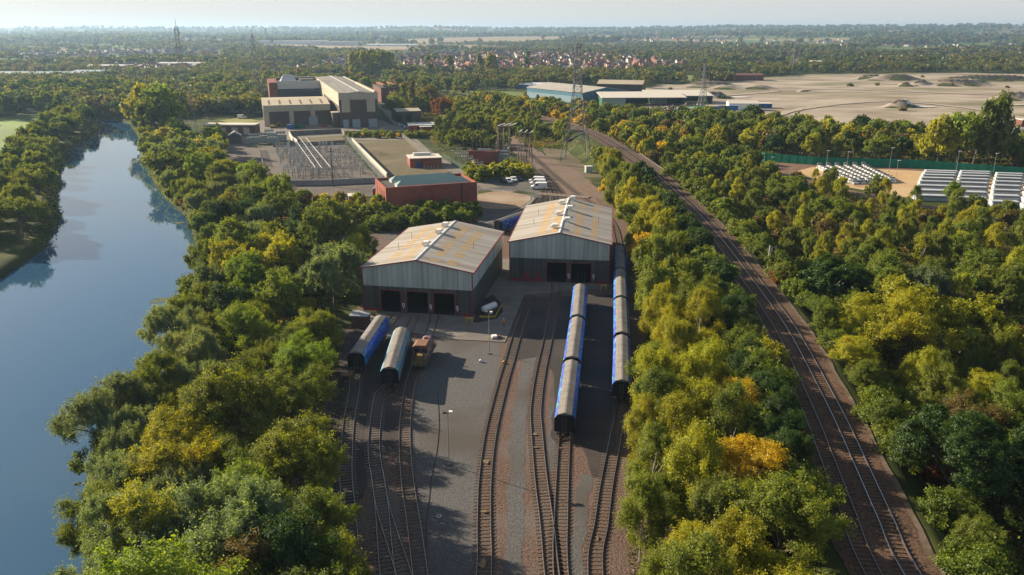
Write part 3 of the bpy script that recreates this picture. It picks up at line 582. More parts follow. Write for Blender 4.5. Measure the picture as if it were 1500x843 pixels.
# ------------------------------------------------------------ wagons
def livery(name, base, c1, c2, c3, lo=.52):
    m = bpy.data.materials.new(name); m.use_nodes = True; t = m.node_tree; b = t.nodes['Principled BSDF']; b.inputs['Roughness'].default_value = .45
    tcn = N(t, 'ShaderNodeTexCoord'); oi = N(t, 'ShaderNodeObjectInfo'); cbn = N(t, 'ShaderNodeCombineXYZ'); va = N(t, 'ShaderNodeVectorMath', operation='ADD'); sc = N(t, 'ShaderNodeMath', operation='MULTIPLY'); sc.inputs[1].default_value = 60
    t.links.new(oi.outputs['Random'], sc.inputs[0]); t.links.new(sc.outputs[0], cbn.inputs[1]); t.links.new(tcn.outputs['Object'], va.inputs[0]); t.links.new(cbn.outputs[0], va.inputs[1])
    last = None
    mp = N(t, 'ShaderNodeMapping'); mp.inputs['Scale'].default_value = (1, .42, 1); t.links.new(va.outputs[0], mp.inputs[0])
    prev = base
    for k, (c, s, l) in enumerate([(c1, .8, lo), (c2, 1.3, lo+.05), (c3, 2.0, lo+.09)]):
        v2 = N(t, 'ShaderNodeVectorMath', operation='ADD'); v2.inputs[1].default_value = (k*13, k*7, k*3); t.links.new(mp.outputs[0], v2.inputs[0])
        n = N(t, 'ShaderNodeTexNoise'); n.inputs['Scale'].default_value = s; n.inputs['Detail'].default_value = 2; n.inputs['Distortion'].default_value = 1.6; t.links.new(v2.outputs[0], n.inputs['Vector'])
        r = N(t, 'ShaderNodeMapRange'); r.inputs[1].default_value = l; r.inputs[2].default_value = l+.02; t.links.new(n.outputs[0], r.inputs[0])
        mx = N(t, 'ShaderNodeMix', data_type='RGBA'); t.links.new(r.outputs[0], mx.inputs[0]); mx.inputs[7].default_value = (*c, 1)
        if last is None: mx.inputs[6].default_value = (*base, 1)
        else: t.links.new(last, mx.inputs[6])
        last = mx.outputs[2]
    t.links.new(last, b.inputs['Base Color']); return m
BLUEL = livery('blue_wagon_side', (.012, .055, .38), (.02, .22, .55), (.06, .36, .24), (.50, .58, .60), .575)
TEALL = livery('teal_wagon_side', (.16, .22, .25), (.02, .20, .46), (.20, .30, .33), (.05, .40, .25), .53)
WROOF = mat('wagon_roof', (.225, .205, .185), (.165, .15, .135), scale=1.3, stretch=(1, .25, 1), coord='O', rough=.75, c3=(.30, .28, .25), s3=.3)
WROOFG = mat('grey_wagon_roof', (.17, .18, .20), (.12, .125, .14), scale=1.3, stretch=(1, .25, 1), coord='O', rough=.6)
RIBM = {}
def wagon(label, group, a, b, z, side, roofm, L=18.4):
    a = Vector(a); b = Vector(b); c = (a+b)/2; rz = math.atan2(b.y-a.y, b.x-a.x) - math.pi/2
    r = thing('hopper_wagon', label, 'rail wagon', (c.x, c.y, z), rz, group); h = L/2
    MB().prism([(-1.32, 1.15), (1.32, 1.15), (1.40, 1.35), (1.40, 3.02), (1.02, 3.52), (-1.02, 3.52), (-1.40, 3.02), (-1.40, 1.35)], -h, h).build('body', side, r)
    rf = MB().prism([(-.98, 3.525), (.98, 3.525), (.94, 3.60), (.12, 3.88), (-.12, 3.88), (-.94, 3.60)], -h-.03, h+.03).build('roof', roofm, r)
    for k in range(1, 8): MB().prism([(-.96, 3.56), (.96, 3.56), (.95, 3.615), (.12, 3.90), (-.12, 3.90), (-.95, 3.615)], -h + k*L/8 - .03, -h + k*L/8 + .03).build('roof_rib', roofm, rf)
    for s in (-1, 1):
        e = MB(); y0, y1 = (s*(h+.003), s*(h+.10)); y0, y1 = min(y0, y1), max(y0, y1)
        e.prism([(-1.34, 1.1), (1.34, 1.1), (1.40, 1.35), (1.40, 3.0), (1.0, 3.5), (-1.0, 3.5), (-1.40, 3.0), (-1.40, 1.35)], y0, y1); en = e.build('end_wall', BLACK, r)
        d = MB(); ya, yb = sorted((s*(h+.103), s*(h+.18)))
        for x in (-.28, .28): d.box(x-.03, x+.03, ya, yb, 1.2, 3.2)
        for q in range(7): d.box(-.25, .25, ya, yb, 1.3+.28*q, 1.34+.28*q)
        d.build('ladder', DSTEEL, en)
        for x in (-.87, .87): MB().tube((x, s*(h+.0), 1.0), (x, s*(h+.5), 1.0), .08, .08, 8).tube((x, s*(h+.5), 1.0), (x, s*(h+.58), 1.0), .23, .23, 10).build('buffer', DSTEEL, r)
        MB().box(-.05, .05, *sorted((s*h, s*(h+.6))), .85, .98).build('coupling', DSTEEL, r)
        bg_ = MB(); cy0 = s*(h-3.0)
        for x in (-.95, .95): bg_.box(x-.07, x+.07, cy0-1.5, cy0+1.5, .42, .72); bg_.box(x-.12, x+.12, cy0-.35, cy0+.35, .3, .5)
        bg_.box(-.9, .9, cy0-.25, cy0+.25, .45, .85); bo = bg_.build('bogie', DSTEEL, r)
        for wy in (cy0-.95, cy0+.95):
            for x in (-.76, .76): MB().tube((x-.07, wy, .46), (x+.07, wy, .46), .46, .46, 14).build('wheel', RUST, bo)
    MB().box(-1.2, 1.2, -h, h, .92, 1.12).box(-.3, .3, -h, h, .75, .92).build('underframe', DSTEEL, r)
    for k in range(3): MB().prism([(-1.0, 1.1), (1.0, 1.1), (.4, .45), (-.4, .45)], -3.8+k*2.7, -1.6+k*2.7).build('hopper_outlet', DSTEEL, r)
    for x in (-1, 1):
        for k in range(1, 10): q = bpy.data.objects.new('side_rib', RIBM.setdefault(side.name, MB().box(-.03, .03, -.04, .04, 1.35, 3.0).mesh('side_rib', side))); col.objects.link(q); q.parent = r; q.location = (x*1.40, -h + k*L/10, 0)
    return r
ZR = BED + .13 + .15
T6W = [((7.1,96.7),(9.35,115.0)), ((9.5,116.5),(11.75,134.6)), ((11.9,136.1),(13.85,154.2))]
for k, (lab) in enumerate(['front blue wagon of the three-wagon row, nearest the camera', 'middle blue wagon of the three-wagon row', 'blue wagon of the three-wagon row that stops at the shed doorway']):
    wagon(lab, 'blue wagons in the row left of the dark ballast', *T6W[k], ZR, BLUEL, WROOF)
T7W = [((16.2,107.6),(18.6,125.7)), ((18.8,127.3),(21.0,145.5)), ((21.2,147.0),(23.4,165.0)), ((23.55,166.5),(25.8,184.6))]
for k, lab in enumerate(['front blue wagon of the row beside the birch belt', 'second blue wagon of the row beside the birch belt', 'third blue wagon of the row beside the birch belt', 'grey-roofed rear wagon beside the wall of the right shed']):
    wagon(lab, 'blue wagons in the row beside the birch belt', *T7W[k], ZR, BLUEL, WROOFG if k == 3 else WROOF)
wagon('dark blue graffiti-covered wagon at the far left beside the trees', 'wagons left of the shunter', (-25.1,118.2), (-23.7,135.6), ZR, BLUEL, WROOF, 17.2)
wagon('pale teal wagon with blue ends, second from the left', 'wagons left of the shunter', (-18.8,112.0), (-19.2,129.6), ZR, TEALL, WROOF, 17.2)
wagon('lone blue wagon half hidden behind the right shed', 'wagon behind the sheds', (-3.6,211.6), (6.0,226.5), ZR+.03, BLUEL, WROOF, 18)
# ------------------------------------------------------------ shunting locomotive
PURP = mat('faded_purple_paint', (.11, .055, .085), (.16, .09, .11), scale=2.5, coord='O', rough=.6, c3=(.35, .30, .30), s3=.9); ORR = mat('rusty_orange_roof', (.24, .12, .065), (.16, .085, .05), scale=2, coord='O')
c = P(619, 532); sh = thing('shunting_locomotive', 'small weathered purple shunter with rust orange cab roof and yellow nose', 'locomotive', (c[0]+.2, c[1]+1, ZR), -.10)
MB().box(-1.2, 1.2, -4.2, 4.2, .75, 1.15).build('frame', DSTEEL, sh)
cbb = MB().box(-1.25, 1.25, -2.6, -.2, 1.15, 3.3).build('cab', PURP, sh); MB().prism([(-1.35, 3.3), (1.35, 3.3), (.9, 3.62), (-.9, 3.62)], -2.8, 0).build('cab_roof', ORR, sh)
for x in (-.65, .65): MB().box(x-.4, x+.4, -2.63, -2.603, 2.3, 2.95).build('window', GLASS, cbb)
MB().box(-1.28, -1.253, -2.2, -.6, 2.2, 2.95).build('window', GLASS, cbb); MB().box(1.253, 1.28, -2.2, -.6, 2.2, 2.95).build('window', GLASS, cbb)
MB().box(-.55, .55, -4.0, -2.603, 1.15, 2.35).build('nose', mat('dull_ochre', (.22, .15, .05), (.14, .10, .04), scale=3), sh)
bn = MB().box(-.9, .9, -.197, 4.0, 1.15, 2.55).prism([(-.9, 2.55), (.9, 2.55), (.5, 2.75), (-.5, 2.75)], -.197, 4.0).build('bonnet', PURP, sh)
MB().tube((.3, 1.2, 2.7), (.3, 1.2, 3.2), .14).build('exhaust', RUST, bn); MB().tube((-.25, 2.6, 2.7), (-.25, 2.6, 3.0), .3).build('fan_cowl', RUST, bn)
for y in (-2.6, 0, 2.6):
    for x in (-.76, .76): MB().tube((x-.07, y, .5), (x+.07, y, .5), .5, .5, 14).build('wheel', RUST, sh)
for s in (-1, 1):
    MB().box(-1.25, 1.25, *sorted((s*4.2, s*4.35)), .6, 1.3).build('buffer_beam', mat('dull_ochre', (.22, .15, .05)), sh)
    for x in (-.87, .87): MB().tube((x, s*4.35, 1), (x, s*4.8, 1), .1, .1, 8).tube((x, s*4.8, 1), (x, s*4.88, 1), .24, .24, 10).build('buffer', DSTEEL, sh)
for x in (-1.15, 1.15): MB().tube((x, -4.1, 2.1), (x, -2.7, 2.1), .03).tube((x, -4.1, 1.15), (x, -4.1, 2.1), .03).build('handrail', YELLOW, sh)
# ------------------------------------------------------------ brick buildings and the works
CLDW = mat('brown_cladding', (.085, .062, .052), (.065, .048, .042), scale=1, stretch=(1, 1, .05), coord='O', rough=.7); CREAM = mat('cream_cladding', (.42, .385, .30), (.35, .32, .25), scale=.6, stretch=(1, 1, .05), coord='O', rough=.7)
CREAMR = mat('cream_roof', (.47, .40, .29), (.38, .33, .24), scale=.5, stretch=(.1, 1, 1), coord='O', rough=.7); GREYR = mat('grey_roof', (.23, .215, .19), (.17, .16, .145), scale=.6, stretch=(1, .08, 1), coord='O', rough=.8)
DROOF = mat('dark_felt_roof', (.06, .058, .055), (.09, .085, .08), scale=.7, coord='O'); GLASR = mat('green_glazed_roof', (.21, .31, .27), (.28, .37, .33), scale=2.5, stretch=(.4, 1, 1), coord='O', rough=.35)
LBLUE = mat('pale_blue_door', (.26, .33, .38), (.22, .28, .33), scale=2); BLUEC = mat('blue_cladding', (.035, .16, .25), (.03, .13, .20), scale=1, stretch=(1, 1, .05), coord='O', rough=.6)
WHR = mat('whitish_roof', (.60, .59, .56), (.48, .47, .45), scale=.8, coord='O'); GREENM = mat('green_paint', (.03, .12, .07), (.02, .09, .05), scale=1)
TIMB = mat('grey_timber_pole', (.24, .20, .16), (.16, .13, .10), scale=2, stretch=(1, 1, .15)); BLUEP = mat('blue_paint', (.03, .12, .32), (.03, .10, .26), scale=1)
def hip(mb, x0, x1, y0, y1, z0, z1, inset, mi=0):
    ym = (y0+y1)/2
    mb.add([(x0,y0,z0),(x1,y0,z0),(x1,y1,z0),(x0,y1,z0),(x0+inset,ym,z1),(x1-inset,ym,z1)], [(0,1,5,4),(1,2,5),(2,3,4,5),(3,0,4),(3,2,1,0)], mi); return mb
def brick_hall():
    A = Vector((-37.5, 234)); B = Vector((-10.8, 243.6)); W = (B-A).length; a = math.atan2(B.y-A.y, B.x-A.x); D = 17.2; h = 8.6
    r = thing('brick_hall', 'long red brick hall with two pale green glazed ridges along its flat roof', 'building', (A.x, A.y, 0), a)
    MB().box(0, W, 0, .4, 0, h).box(0, W, D-.4, D, 0, h).box(0, .4, .4, D-.4, 0, h).box(W-.4, W, .4, D-.4, 0, h).build('wall', BRICK, r)
    for k in range(4): MB().box(-.06, -.003, 2.6+k*3.4, 3.2+k*3.4, 1.0, h-1.6).build('narrow_window', GLASS, r)
    MB().box(W*.82, W*.82+.35, -.08, -.003, 0, h-.3).build('downpipe', BLACK, r)
    MB().box(.4, W-.4, .4, D-.4, h-.9, h-.7).build('roof', DROOF, r)
    for n, (y0, y1) in enumerate([(2.6, 6.0), (11.0, 14.4)]):
        mb = MB().box(4.0+n*.0, W-1.8-n*1.5, y0, y1, h-.7, h-.1).build('ridge_kerb', WHITE, r)
        hip(MB(), 3.8, W-1.6-n*1.5, y0-.2, y1+.2, h-.1, h+1.15, 1.8).build('glazed_ridge', GLASR, r)
    return r
brick_hall()
def gable_house(name, label, cat, x, y, rz, W, D, h, rh, wm_, rm_, group=None, windows=0, axis='x', over=.2, door=None, chim=False):
    r = thing(name, label, cat, (x, y, 0), rz, group)
    mb = MB().box(-W/2, W/2, -D/2, D/2, 0, h)
    if rh: mb.prism([(-D/2, h), (D/2, h), (0, h+rh)], -W/2, W/2, axis='x') if axis == 'x' else mb.prism([(-W/2, h), (W/2, h), (0, h+rh)], -D/2, D/2)
    mb.build('wall', wm_, r)
    if rh:
        e = .16; m2 = MB()
        if axis == 'x': m2.prism([(-D/2-over, h-over*rh/(D/2)+.01), (0, h+rh+.01), (0, h+rh+e), (-D/2-over, h+e-over*rh/(D/2))], -W/2-over, W/2+over, axis='x'); m2.prism([(D/2+over, h-over*rh/(D/2)+.01), (D/2+over, h+e-over*rh/(D/2)), (0, h+rh+e), (0, h+rh+.01)], -W/2-over, W/2+over, axis='x')
        else: m2.prism([(-W/2-over, h-over*rh/(W/2)+.01), (0, h+rh+.01), (0, h+rh+e), (-W/2-over, h+e-over*rh/(W/2))], -D/2-over, D/2+over); m2.prism([(W/2+over, h-over*rh/(W/2)+.01), (W/2+over, h+e-over*rh/(W/2)), (0, h+rh+e), (0, h+rh+.01)], -D/2-over, D/2+over)
        rf = m2.build('roof', rm_, r)
        if chim: MB().box(W/2-1.2, W/2-.4, -.4, .4, h+rh-.5, h+rh+.9).build('chimney', BRICK, rf)
    else: MB().box(-W/2-over, W/2+over, -D/2-over, D/2+over, h+.003, h+.28).build('roof', rm_, r)
    for k in range(windows): x_ = -W/2 + (k+.5)*W/windows; MB().box(x_-.6, x_+.6, -D/2-.05, -D/2-.003, h*.35, h*.75).build('window', GLASS, r)
    if door: 
        for dx0, dw, dh, dm in door: MB().box(dx0, dx0+dw, -D/2-.07, -D/2-.003, .02, dh).build('door', dm, r)
    return r
x, y = P(560, 292); gable_house('brick_cottage', 'small red brick outbuilding with a steep dark roof left of the brick hall', 'outbuilding', x+0, y+2, .05, 6, 5.5, 3.2, 2.2, BRICK, DROOF, windows=1, axis='y')
x, y = P(519, 300); gable_house('flat_roofed_kiosk', 'cream flat-roofed kiosk among the bushes left of the brick hall', 'kiosk', x, y, .25, 3.2, 4.5, 3.0, 0, BRICKD, PALE, windows=1)
# small brick control building with lower wing
A = P(623, 246); r = gable_house('brick_control_building', 'low red brick block with pale flat roof and raised roof box by the service road', 'building', A[0]-1, A[1]+6, .24, 13.0, 10.5, 3.6, 0, BRICK, PALE, windows=0, door=[(-4.0, 1.8, 2.4, BLUEP)])
MB().box(-4.2, 3.0, 1.6, 3.8, 3.9, 4.9).build('roof_box', WHR, r); MB().box(-1.5, 5.8, -6.8, -5.27, 0, 2.6).build('low_wing', BRICK, r); 
for q in range(5): MB().cb(-1+q*1.3, -7.9, .45, .5, .5, .9).build('cooling_unit', STEEL, r)
# power station
def station():
    r = thing('power_station', 'large brown and cream clad power station hall with long grey roof and lower cream-roofed wing', 'building', (-87.5, 464.5, 0), .305)
    # tall hall  x -10..12 , y 0..76, height 19.5 ; gable towards the viewer
    H = 19.5
    MB().box(-10.8, -10.4, .4, 176, 0, 12.2).box(10.4, 10.8, .4, 176, 0, 12.2).box(-10.8, 10.8, 0, .4, 0, 8.6).box(-4.9, 4.6, 0, .4, 8.6, 15.6).build('lower_wall', CLDW, r)
    for x0, x1 in ((-9.6, -4.9), (4.6, 9.4)): MB().box(x0, x1, -.02, .4, 8.6, 15.6).build('cream_panel', CREAM, r)
    for x0, x1 in ((-10.8, -9.6), (9.4, 10.8)): MB().box(x0, x1, 0, .4, 8.6, 15.6).build('corner_panel', CLDW, r)
    MB().box(-11.1, 11.1, -.35, .4, 15.6, H).build('fascia', CREAM, r)
    MB().box(-11.1, -10.4, .4, 100, 12.2, H).box(-11.1, -10.4, 100, 176, 9.5, H).build('side_fascia', CREAM, r); MB().box(10.4, 11.1, .4, 176, 12.2, H).build('side_fascia', CREAM, r)
    MB().prism([(-10.4, H-.9), (10.4, H-.9), (10.4, H-.5), (0, H+.5), (-10.4, H-.5)], .4, 176).build('roof', GREYR, r)
    MB().box(.2, 1.0, .6, 175, H+.48, H+.6).build('roof_walkway', WHR, r); MB().box(9.2, 10.4, .6, 90, H-.4, H+.7).build('parapet', CREAM, r); MB().box(-10.8, 10.8, 175.6, 176, 0, H-.9).build('rear_wall', CLDW, r)
    for x0, x1 in ((-9.2, -6.2), (-4.0, .4), (5.3, 10.2)): MB().box(x0, x1, -.08, -.003, 0, 4.6).build('roller_door', LBLUE, r)
    MB().box(-14.8, -11.2, 2.5, 9, 0, 8.2).build('stair_block', CLDW, r); MB().box(-15.2, -11.12, 2, 9.2, 8.2, 8.6).build('stair_roof', CREAMR, r)
    # front wing, cream roof
    a, b, y0, y1 = -52.2, -14.6, 19.0, 78.0
    MB().box(a+.2, b, y0, y0+.4, 0, 8.4).box(a+.2, b, y1-.4, y1, 0, 8.4).box(a+.2, a+.6, y0+.4, y1-.4, 0, 8.4).box(b-.4, b, y0+.4, y1-.4, 0, 8.4).build('wing_lower_wall', CLDW, r)
    MB().box(a, b+.2, y0-.2, y0+.4, 8.4, 11.8).build('wing_fascia', CREAM, r); MB().box(a, a+.6, y0+.4, y1, 8.4, 11.8).build('wing_fascia', CREAM, r)
    rf = MB().prism([(y0-.4, 11.82), ((y0+y1)/2, 13.4), (y1+.4, 11.82), (y1+.4, 12.0), ((y0+y1)/2, 13.65), (y0-.4, 12.0)], a-.2, b+.3, axis='x').build('wing_roof', CREAMR, r)
    for k in range(6): x = a+3.2+k*6; MB().add([(x, 22, 12.24), (x+1.1, 22, 12.24), (x+1.1, 40, 13.23), (x, 40, 13.23), (x, 22, 12.1), (x+1.1, 22, 12.1), (x+1.1, 40, 13.1), (x, 40, 13.1)], [(0,1,2,3),(4,5,1,0),(5,6,2,1),(6,7,3,2),(7,4,0,3)]).build('rooflight', RUST, rf)
    MB().box(-27, -22, y0-.1, y0-.003, 0, 5).build('roller_door', LBLUE, r)
    for x0, z0_ in ((-38, .2), (-25.8, 5.1), (-51.8, .2)): MB().box(x0, x0+2.6, y0-.1, y0-.004, z0_, 8.3).build('cream_strip', CREAM, r)
    # rear block
    MB().box(-40, -11.2, 126, 176, 0, 14).build('rear_block_wall', mat('blue_black_cladding', (.055, .055, .06), (.045, .045, .05), scale=.5), r); MB().box(-40.2, -11.3, 125.5, 126, 14, 19.4).build('rear_fascia', mat('grey_white_cladding', (.55, .55, .50), (.48, .48, .44), scale=.6), r)
    MB().box(-40, -11.2, 126.01, 176, 14.01, 18.0).build('rear_roof', DROOF, r); MB().box(-46, -40.25, 128, 178, 0, 18.4).build('brick_flank', BRICK, r)
    hip(MB(), -38, -26, 135, 152, 18, 23, 3).build('roof_turret', WHR, r); MB().box(-24, -14, 138, 155, 18.01, 19.6).build('roof_plant', DROOF, r); MB().box(-40, -12, 160, 172, 18.01, 20).build('roof_plant', DROOF, r)
    return r
station()
x, y = P(556, 151); b_ = gable_house('brick_switch_house', 'weathered red brick switch house behind the tall station hall', 'building', x+2, y+24, .305, 15, 44, 11, 0, BRICKD, DROOF); 
for q in (-4.2, 4.2): MB().box(q-1.2, q+1.2, -19, 19, 12.3, 13.4).build('roof_upstand', BRICK, b_)
for pts, lab, hh in [(((300, 199), (374, 199)), 'low dark brick office with pale roof and four pale window bays near the river', 5.2)]:
    A = Vector(P(*pts[0])); B = Vector(P(*pts[1])); W = (B-A).length; r = thing('brick_office', lab, 'office building', (A.x, A.y, 0), -.01)
    MB().box(0, W, 0, 9, 0, hh).build('wall', BRICKD, r); MB().box(-.4, W+.4, -.4, 9.4, hh+.003, hh+.6).build('roof', PALE, r)
    for k in range(4): MB().box(2.2+k*6.2, 5.4+k*6.2, -.08, -.003, .6, 4.3).build('window_bay', mat('pale_shutter', (.42, .38, .31)), r)
x, y = P(325, 208); gable_house('brick_hut', 'small brick hut with dark roof in front of the dark brick office', 'hut', x, y, 0, 8, 6, 3, 1.0, BRICKD, DROOF); x, y = P(345, 209); gable_house('gabled_hut', 'dark gabled hut with pale verge beside the brick hut', 'hut', x, y, .3, 6, 6, 3.6, 1.8, DROOF, PALE, axis='y')
x, y = P(602, 179); gable_house('dark_store', 'dark brown store shed with shallow buff roof behind the station yard', 'store', x-4, y+10, .32, 15, 18, 6.2, 1.0, CLDW, CREAMR, door=[(-8, 3.5, 4.2, BLACK), (-2, 3.5, 4.2, BLACK)])
x, y = P(628, 193); r = gable_house('single_storey_office', 'single-storey brick office with whitish flat roofs beside the parked cars', 'office building', x-2, y+6, .2, 20, 12, 3.4, 0, BRICK, WHR, windows=6)
MB().box(-4, 2, -10, -6.03, 0, 3).build('porch', BRICK, r); MB().box(-4.3, 2.3, -10.3, -6.21, 3.003, 3.2).build('porch_roof', WHR, r); MB().box(11.03, 17, -6, 0, 0, 2.8).build('side_wing', BRICK, r); MB().box(11.22, 17.3, -6.3, .3, 2.803, 3.0).build('wing_roof', WHR, r)
# industrial estate beyond the main line
r = thing('blue_warehouse', 'long blue warehouse with grey roof and turquoise end wall beyond the railway', 'warehouse', (12.5, 681, 0), -1.0)
MB().box(0, 76, 0, 44, 0, 8).prism([(0, 8), (44, 8), (22, 11.2)], 0, 76, axis='x').build('wall', mat('pale_blue_cladding', (.20, .30, .36), (.16, .25, .31), scale=1), r); MB().prism([(-.5, 7.95), (22, 11.22), (44.5, 7.95), (44.5, 8.3), (22, 11.55), (-.5, 8.3)], -.5, 76.5, axis='x').build('roof', mat('light_grey_roof', (.40, .38, .34), (.31, .29, .26), scale=.4), r)
MB().prism([(0, 0), (44, 0), (44, 7.9), (22, 11.1), (0, 7.9)], 76.003, 76.12, axis='x').build('end_wall', BLUEC, r); MB().box(0, 76, -.1, -.003, 5.0, 8).build('blue_band', BLUEC, r)
A = Vector(P(908, 140)); gable_house('brown_barn', 'brown barn with buff corrugated roof behind the blue warehouses', 'barn', A.x+4, A.y+22, -.30, 40, 20, 8.5, 3.0, CLDW, CREAMR)
for (px_, py_, W, D, lab) in [(945, 157, 62, 24, 'open-fronted green barn with a long pale sloping roof'), (1000, 154, 48, 26, 'open-fronted dark shed with a flat whitish roof beside the scrap heaps')]:
    A = Vector(P(px_, py_)); r = thing('open_shed', lab, 'shed', (A.x, A.y+6, 0), .06)
    MB().box(-W/2, W/2, D-.4, D, 0, 6).box(-W/2, -W/2+.4, 0, D-.4, 0, 6).box(W/2-.4, W/2, 0, D-.4, 0, 6).build('wall', GREENM, r); MB().prism([(-.8, 5.9), (D+.6, 8.4), (D+.6, 8.8), (-.8, 6.3)], -W/2-.6, W/2+.6, axis='x').build('roof', PALE, r)
    for k in range(7): MB().box(-W/2+1+k*(W-2)/6-.2, -W/2+1+k*(W-2)/6+.2, .1, .5, 0, 6.0).build('post', DSTEEL, r)
    MB().box(-W/2+.4, -W/2+W*.28, 0, .09, 0, 6.0).build('front_panel', mat('pale_green_panel', (.30, .38, .33)), r)
x, y = P(1090, 163); gable_house('striped_roof_unit', 'small white unit with a ribbed pale roof and blue end beside the lorry trailers', 'workshop', x, y+6, -.1, 20, 12, 5, 1.6, WHITE, PALE, door=[(4, 4, 4, BLUEP)])
x, y = P(1118, 160); gable_house('blue_cabin', 'blue flat-roofed cabin right of the ribbed-roof unit', 'cabin', x, y+6, -.1, 14, 8, 3.4, 0, BLUEP, WHR, windows=3)
# workshops at the right edge
for px_, py_, W, D, hh, m1, m2, lab in [(1496, 212, 30, 12, 4.5, BRICK, WHR, 'long brick workshop with whitish roof at the right edge'), (1492, 233, 18, 10, 4, BRICK, PALE, 'low brick workshop with green doors at the right edge'), (1478, 198, 14, 8, 3, WHITE, GREYR, 'white cabin behind the brick workshops at the right edge'), (1500, 186, 16, 9, 4, BRICKD, WHR, 'rearmost brick unit at the right edge')]:
    x, y = P(px_, py_); gable_house('brick_workshop' if 'brick' in lab else 'white_cabin', lab, 'workshop', x+5, y, -.15, W, D, hh, 0 if hh < 4.5 else 1.4, m1, m2, windows=4, door=[(-3, 2, 2.4, GREENM)])
# far large buildings
for (px_, py_, W, D, hh, m_, lab, ex) in [(60, 118, 120, 45, 8, LBLUE, 'wide pale blue-roofed warehouse on the far left', 0), (8, 96, 130, 60, 9, GREENM, 'long dark green warehouse on the far left edge', 0), (138, 112, 40, 30, 6, LBLUE, 'small pale-roofed unit right of the far left warehouse', 0),
        (430, 55.5, 520, 120, 24, WHITE, 'very long white distribution shed on the left horizon', 0), (500, 56, 300, 120, 26, PALE, 'cream and grey distribution shed right of the long white one', 0), (575, 53.8, 480, 100, 16, WHITE, 'low white warehouse on the horizon below the mound', 0), (1492, 50, 260, 90, 22, WHITE, 'white shed on the far right ridge', 0),
        (270, 100, 70, 20, 7, PALE, 'pale terrace-like works by the road bridge', 0), (165, 104, 60, 18, 7, PALE, 'row of pale-gabled units on the far left', 0), (1205, 96, 40, 16, 6, PALE, 'low pale barn beyond the quarry', 0), (780, 130, 30, 12, 4, WHITE, 'white cabin beside the playing field', 0), (1075, 118, 60, 20, 6, BRICKD, 'long dark-roofed stable block beyond the quarry', 0)]:
    x, y = P(px_, py_)
    if y > 3000: s_ = 3000 / y; x *= s_*1.0; y *= s_; W *= s_; D *= s_; hh *= s_*1.15; z_ = gz(x, y)
    else: z_ = gz(x, y)
    r = gable_house('warehouse', lab, 'warehouse', x, y, rng.uniform(-.05, .05), W, D, hh, 1.5 if hh < 10 else 0, m_ if m_ != LBLUE else mat('grey_blue_wall', (.3, .32, .34)), m_ if m_ != PALE else WHR, windows=0); r.location.z = z_
    if y > 3000:
        r.location.z = z_ ;
# ------------------------------------------------------------ walls and fences
def wall(name, label, cat, pts, h, th, m, post=None, pstep=3.0, mp=None):
    c = [Vector(p) for p in pts]; r = thing(name, label, cat, (c[0].x, c[0].y, 0)); o = c[0]; mb = MB(); pm = MB(); pc = 0
    pts_ = []
    for a, b in zip(c, c[1:]):
        d = b-a; L = d.length; an = math.atan2(d.y, d.x); M = Matrix.Translation((a.x-o.x, a.y-o.y, 0)) @ Matrix.Rotation(an, 4, 'Z'); mb.box(.02, L-.02, -th/2, th/2, .0, h, 0, M)
        if post:
            n = max(1, int(L/pstep))
            for k in range(n): q = a.lerp(b, k/n); pts_.append(q)
    mb.build('panel', m, r)
    me = None
    for q in pts_[:100]:
        if me is None: me = MB().box(-post/2, post/2, -post/2, post/2, 0, h+.15).mesh('post', mp or m)
        p = bpy.data.objects.new('post', me); col.objects.link(p); p.parent = r; p.location = (q.x-o.x, q.y-o.y, 0)
    return r
MESHF = mat('palisade_green', (.10, .15, .115), (.14, .18, .14), scale=4); GNET = mat('green_debris_netting', (.01, .21, .12), (.012, .15, .09), scale=.5, stretch=(1, 1, .3))
def raised(name, label, pts, h, m, th=.04, pst=2.5): # palisade: many pales drawn by real bars
    c = [Vector(p) for p in pts]; o = c[0]; r = thing(name, label, 'fence', (o.x, o.y, 0)); mb = MB(); 
    for a, b in zip(c, c[1:]):
        d = b-a; L = d.length; an = math.atan2(d.y, d.x); M = Matrix.Translation((a.x-o.x, a.y-o.y, 0)) @ Matrix.Rotation(an, 4, 'Z')
        for zq in (.35, h-.35): mb.box(0, L, -.02, .02, zq, zq+.06, 0, M)
        n = int(L/.45)
        for k in range(n): mb.box(k*L/n, k*L/n+.13, -.05, -.021, .05, h, 0, M)
    mb.build('paling', m, r)
    for a, b in zip(c, c[1:]):
        n = max(1, int((b-a).length/pst/1.2))
        for k in range(min(n, 40)): q = a.lerp(b, k/n); p = MB().box(-.05, .05, .03, .13, 0, h+.05).build('post', m, r); p.location = (q.x-o.x, q.y-o.y, 0)
    return r
raised('palisade_fence', 'pale green palisade fence beside the service road', PX([(648,232),(670,246),(700,262),(716,268)]), 2.4, MESHF)
raised('palisade_fence', 'palisade fence along the right side of the grass compound', PX([(583,197),(600,210),(628,228)]), 2.3, mat('buff_palisade', (.32, .30, .25)))
raised('palisade_fence', 'grey mesh fence between the switchyard and the grass compound', PX([(508,205),(552,258),(562,268)]), 2.6, mat('grey_palisade', (.24, .27, .27)))
raised('palisade_fence', 'pale fence along the left side of the switchyard', PX([(379,220),(386,244)]), 2.4, mat('buff_palisade', (.32, .30, .25)))
wall('concrete_wall', 'pale diagonal concrete wall between switchyard and dry grass compound', 'wall', PX([(516,209),(562,257),(567,262)]), 2.2, .5, PALE)
wall('concrete_wall', 'low grey wall along the back of the switchyard', 'wall', PX([(400,216),(470,213),(506,211)]), 1.8, .3, CONC)
wall('concrete_wall', 'low grey wall nearest the camera in front of the switchyard', 'wall', PX([(388,273),(470,272),(552,268)]), 2.0, .3, mat('grey_block_wall', (.30, .31, .30), (.24, .25, .24), scale=.6))
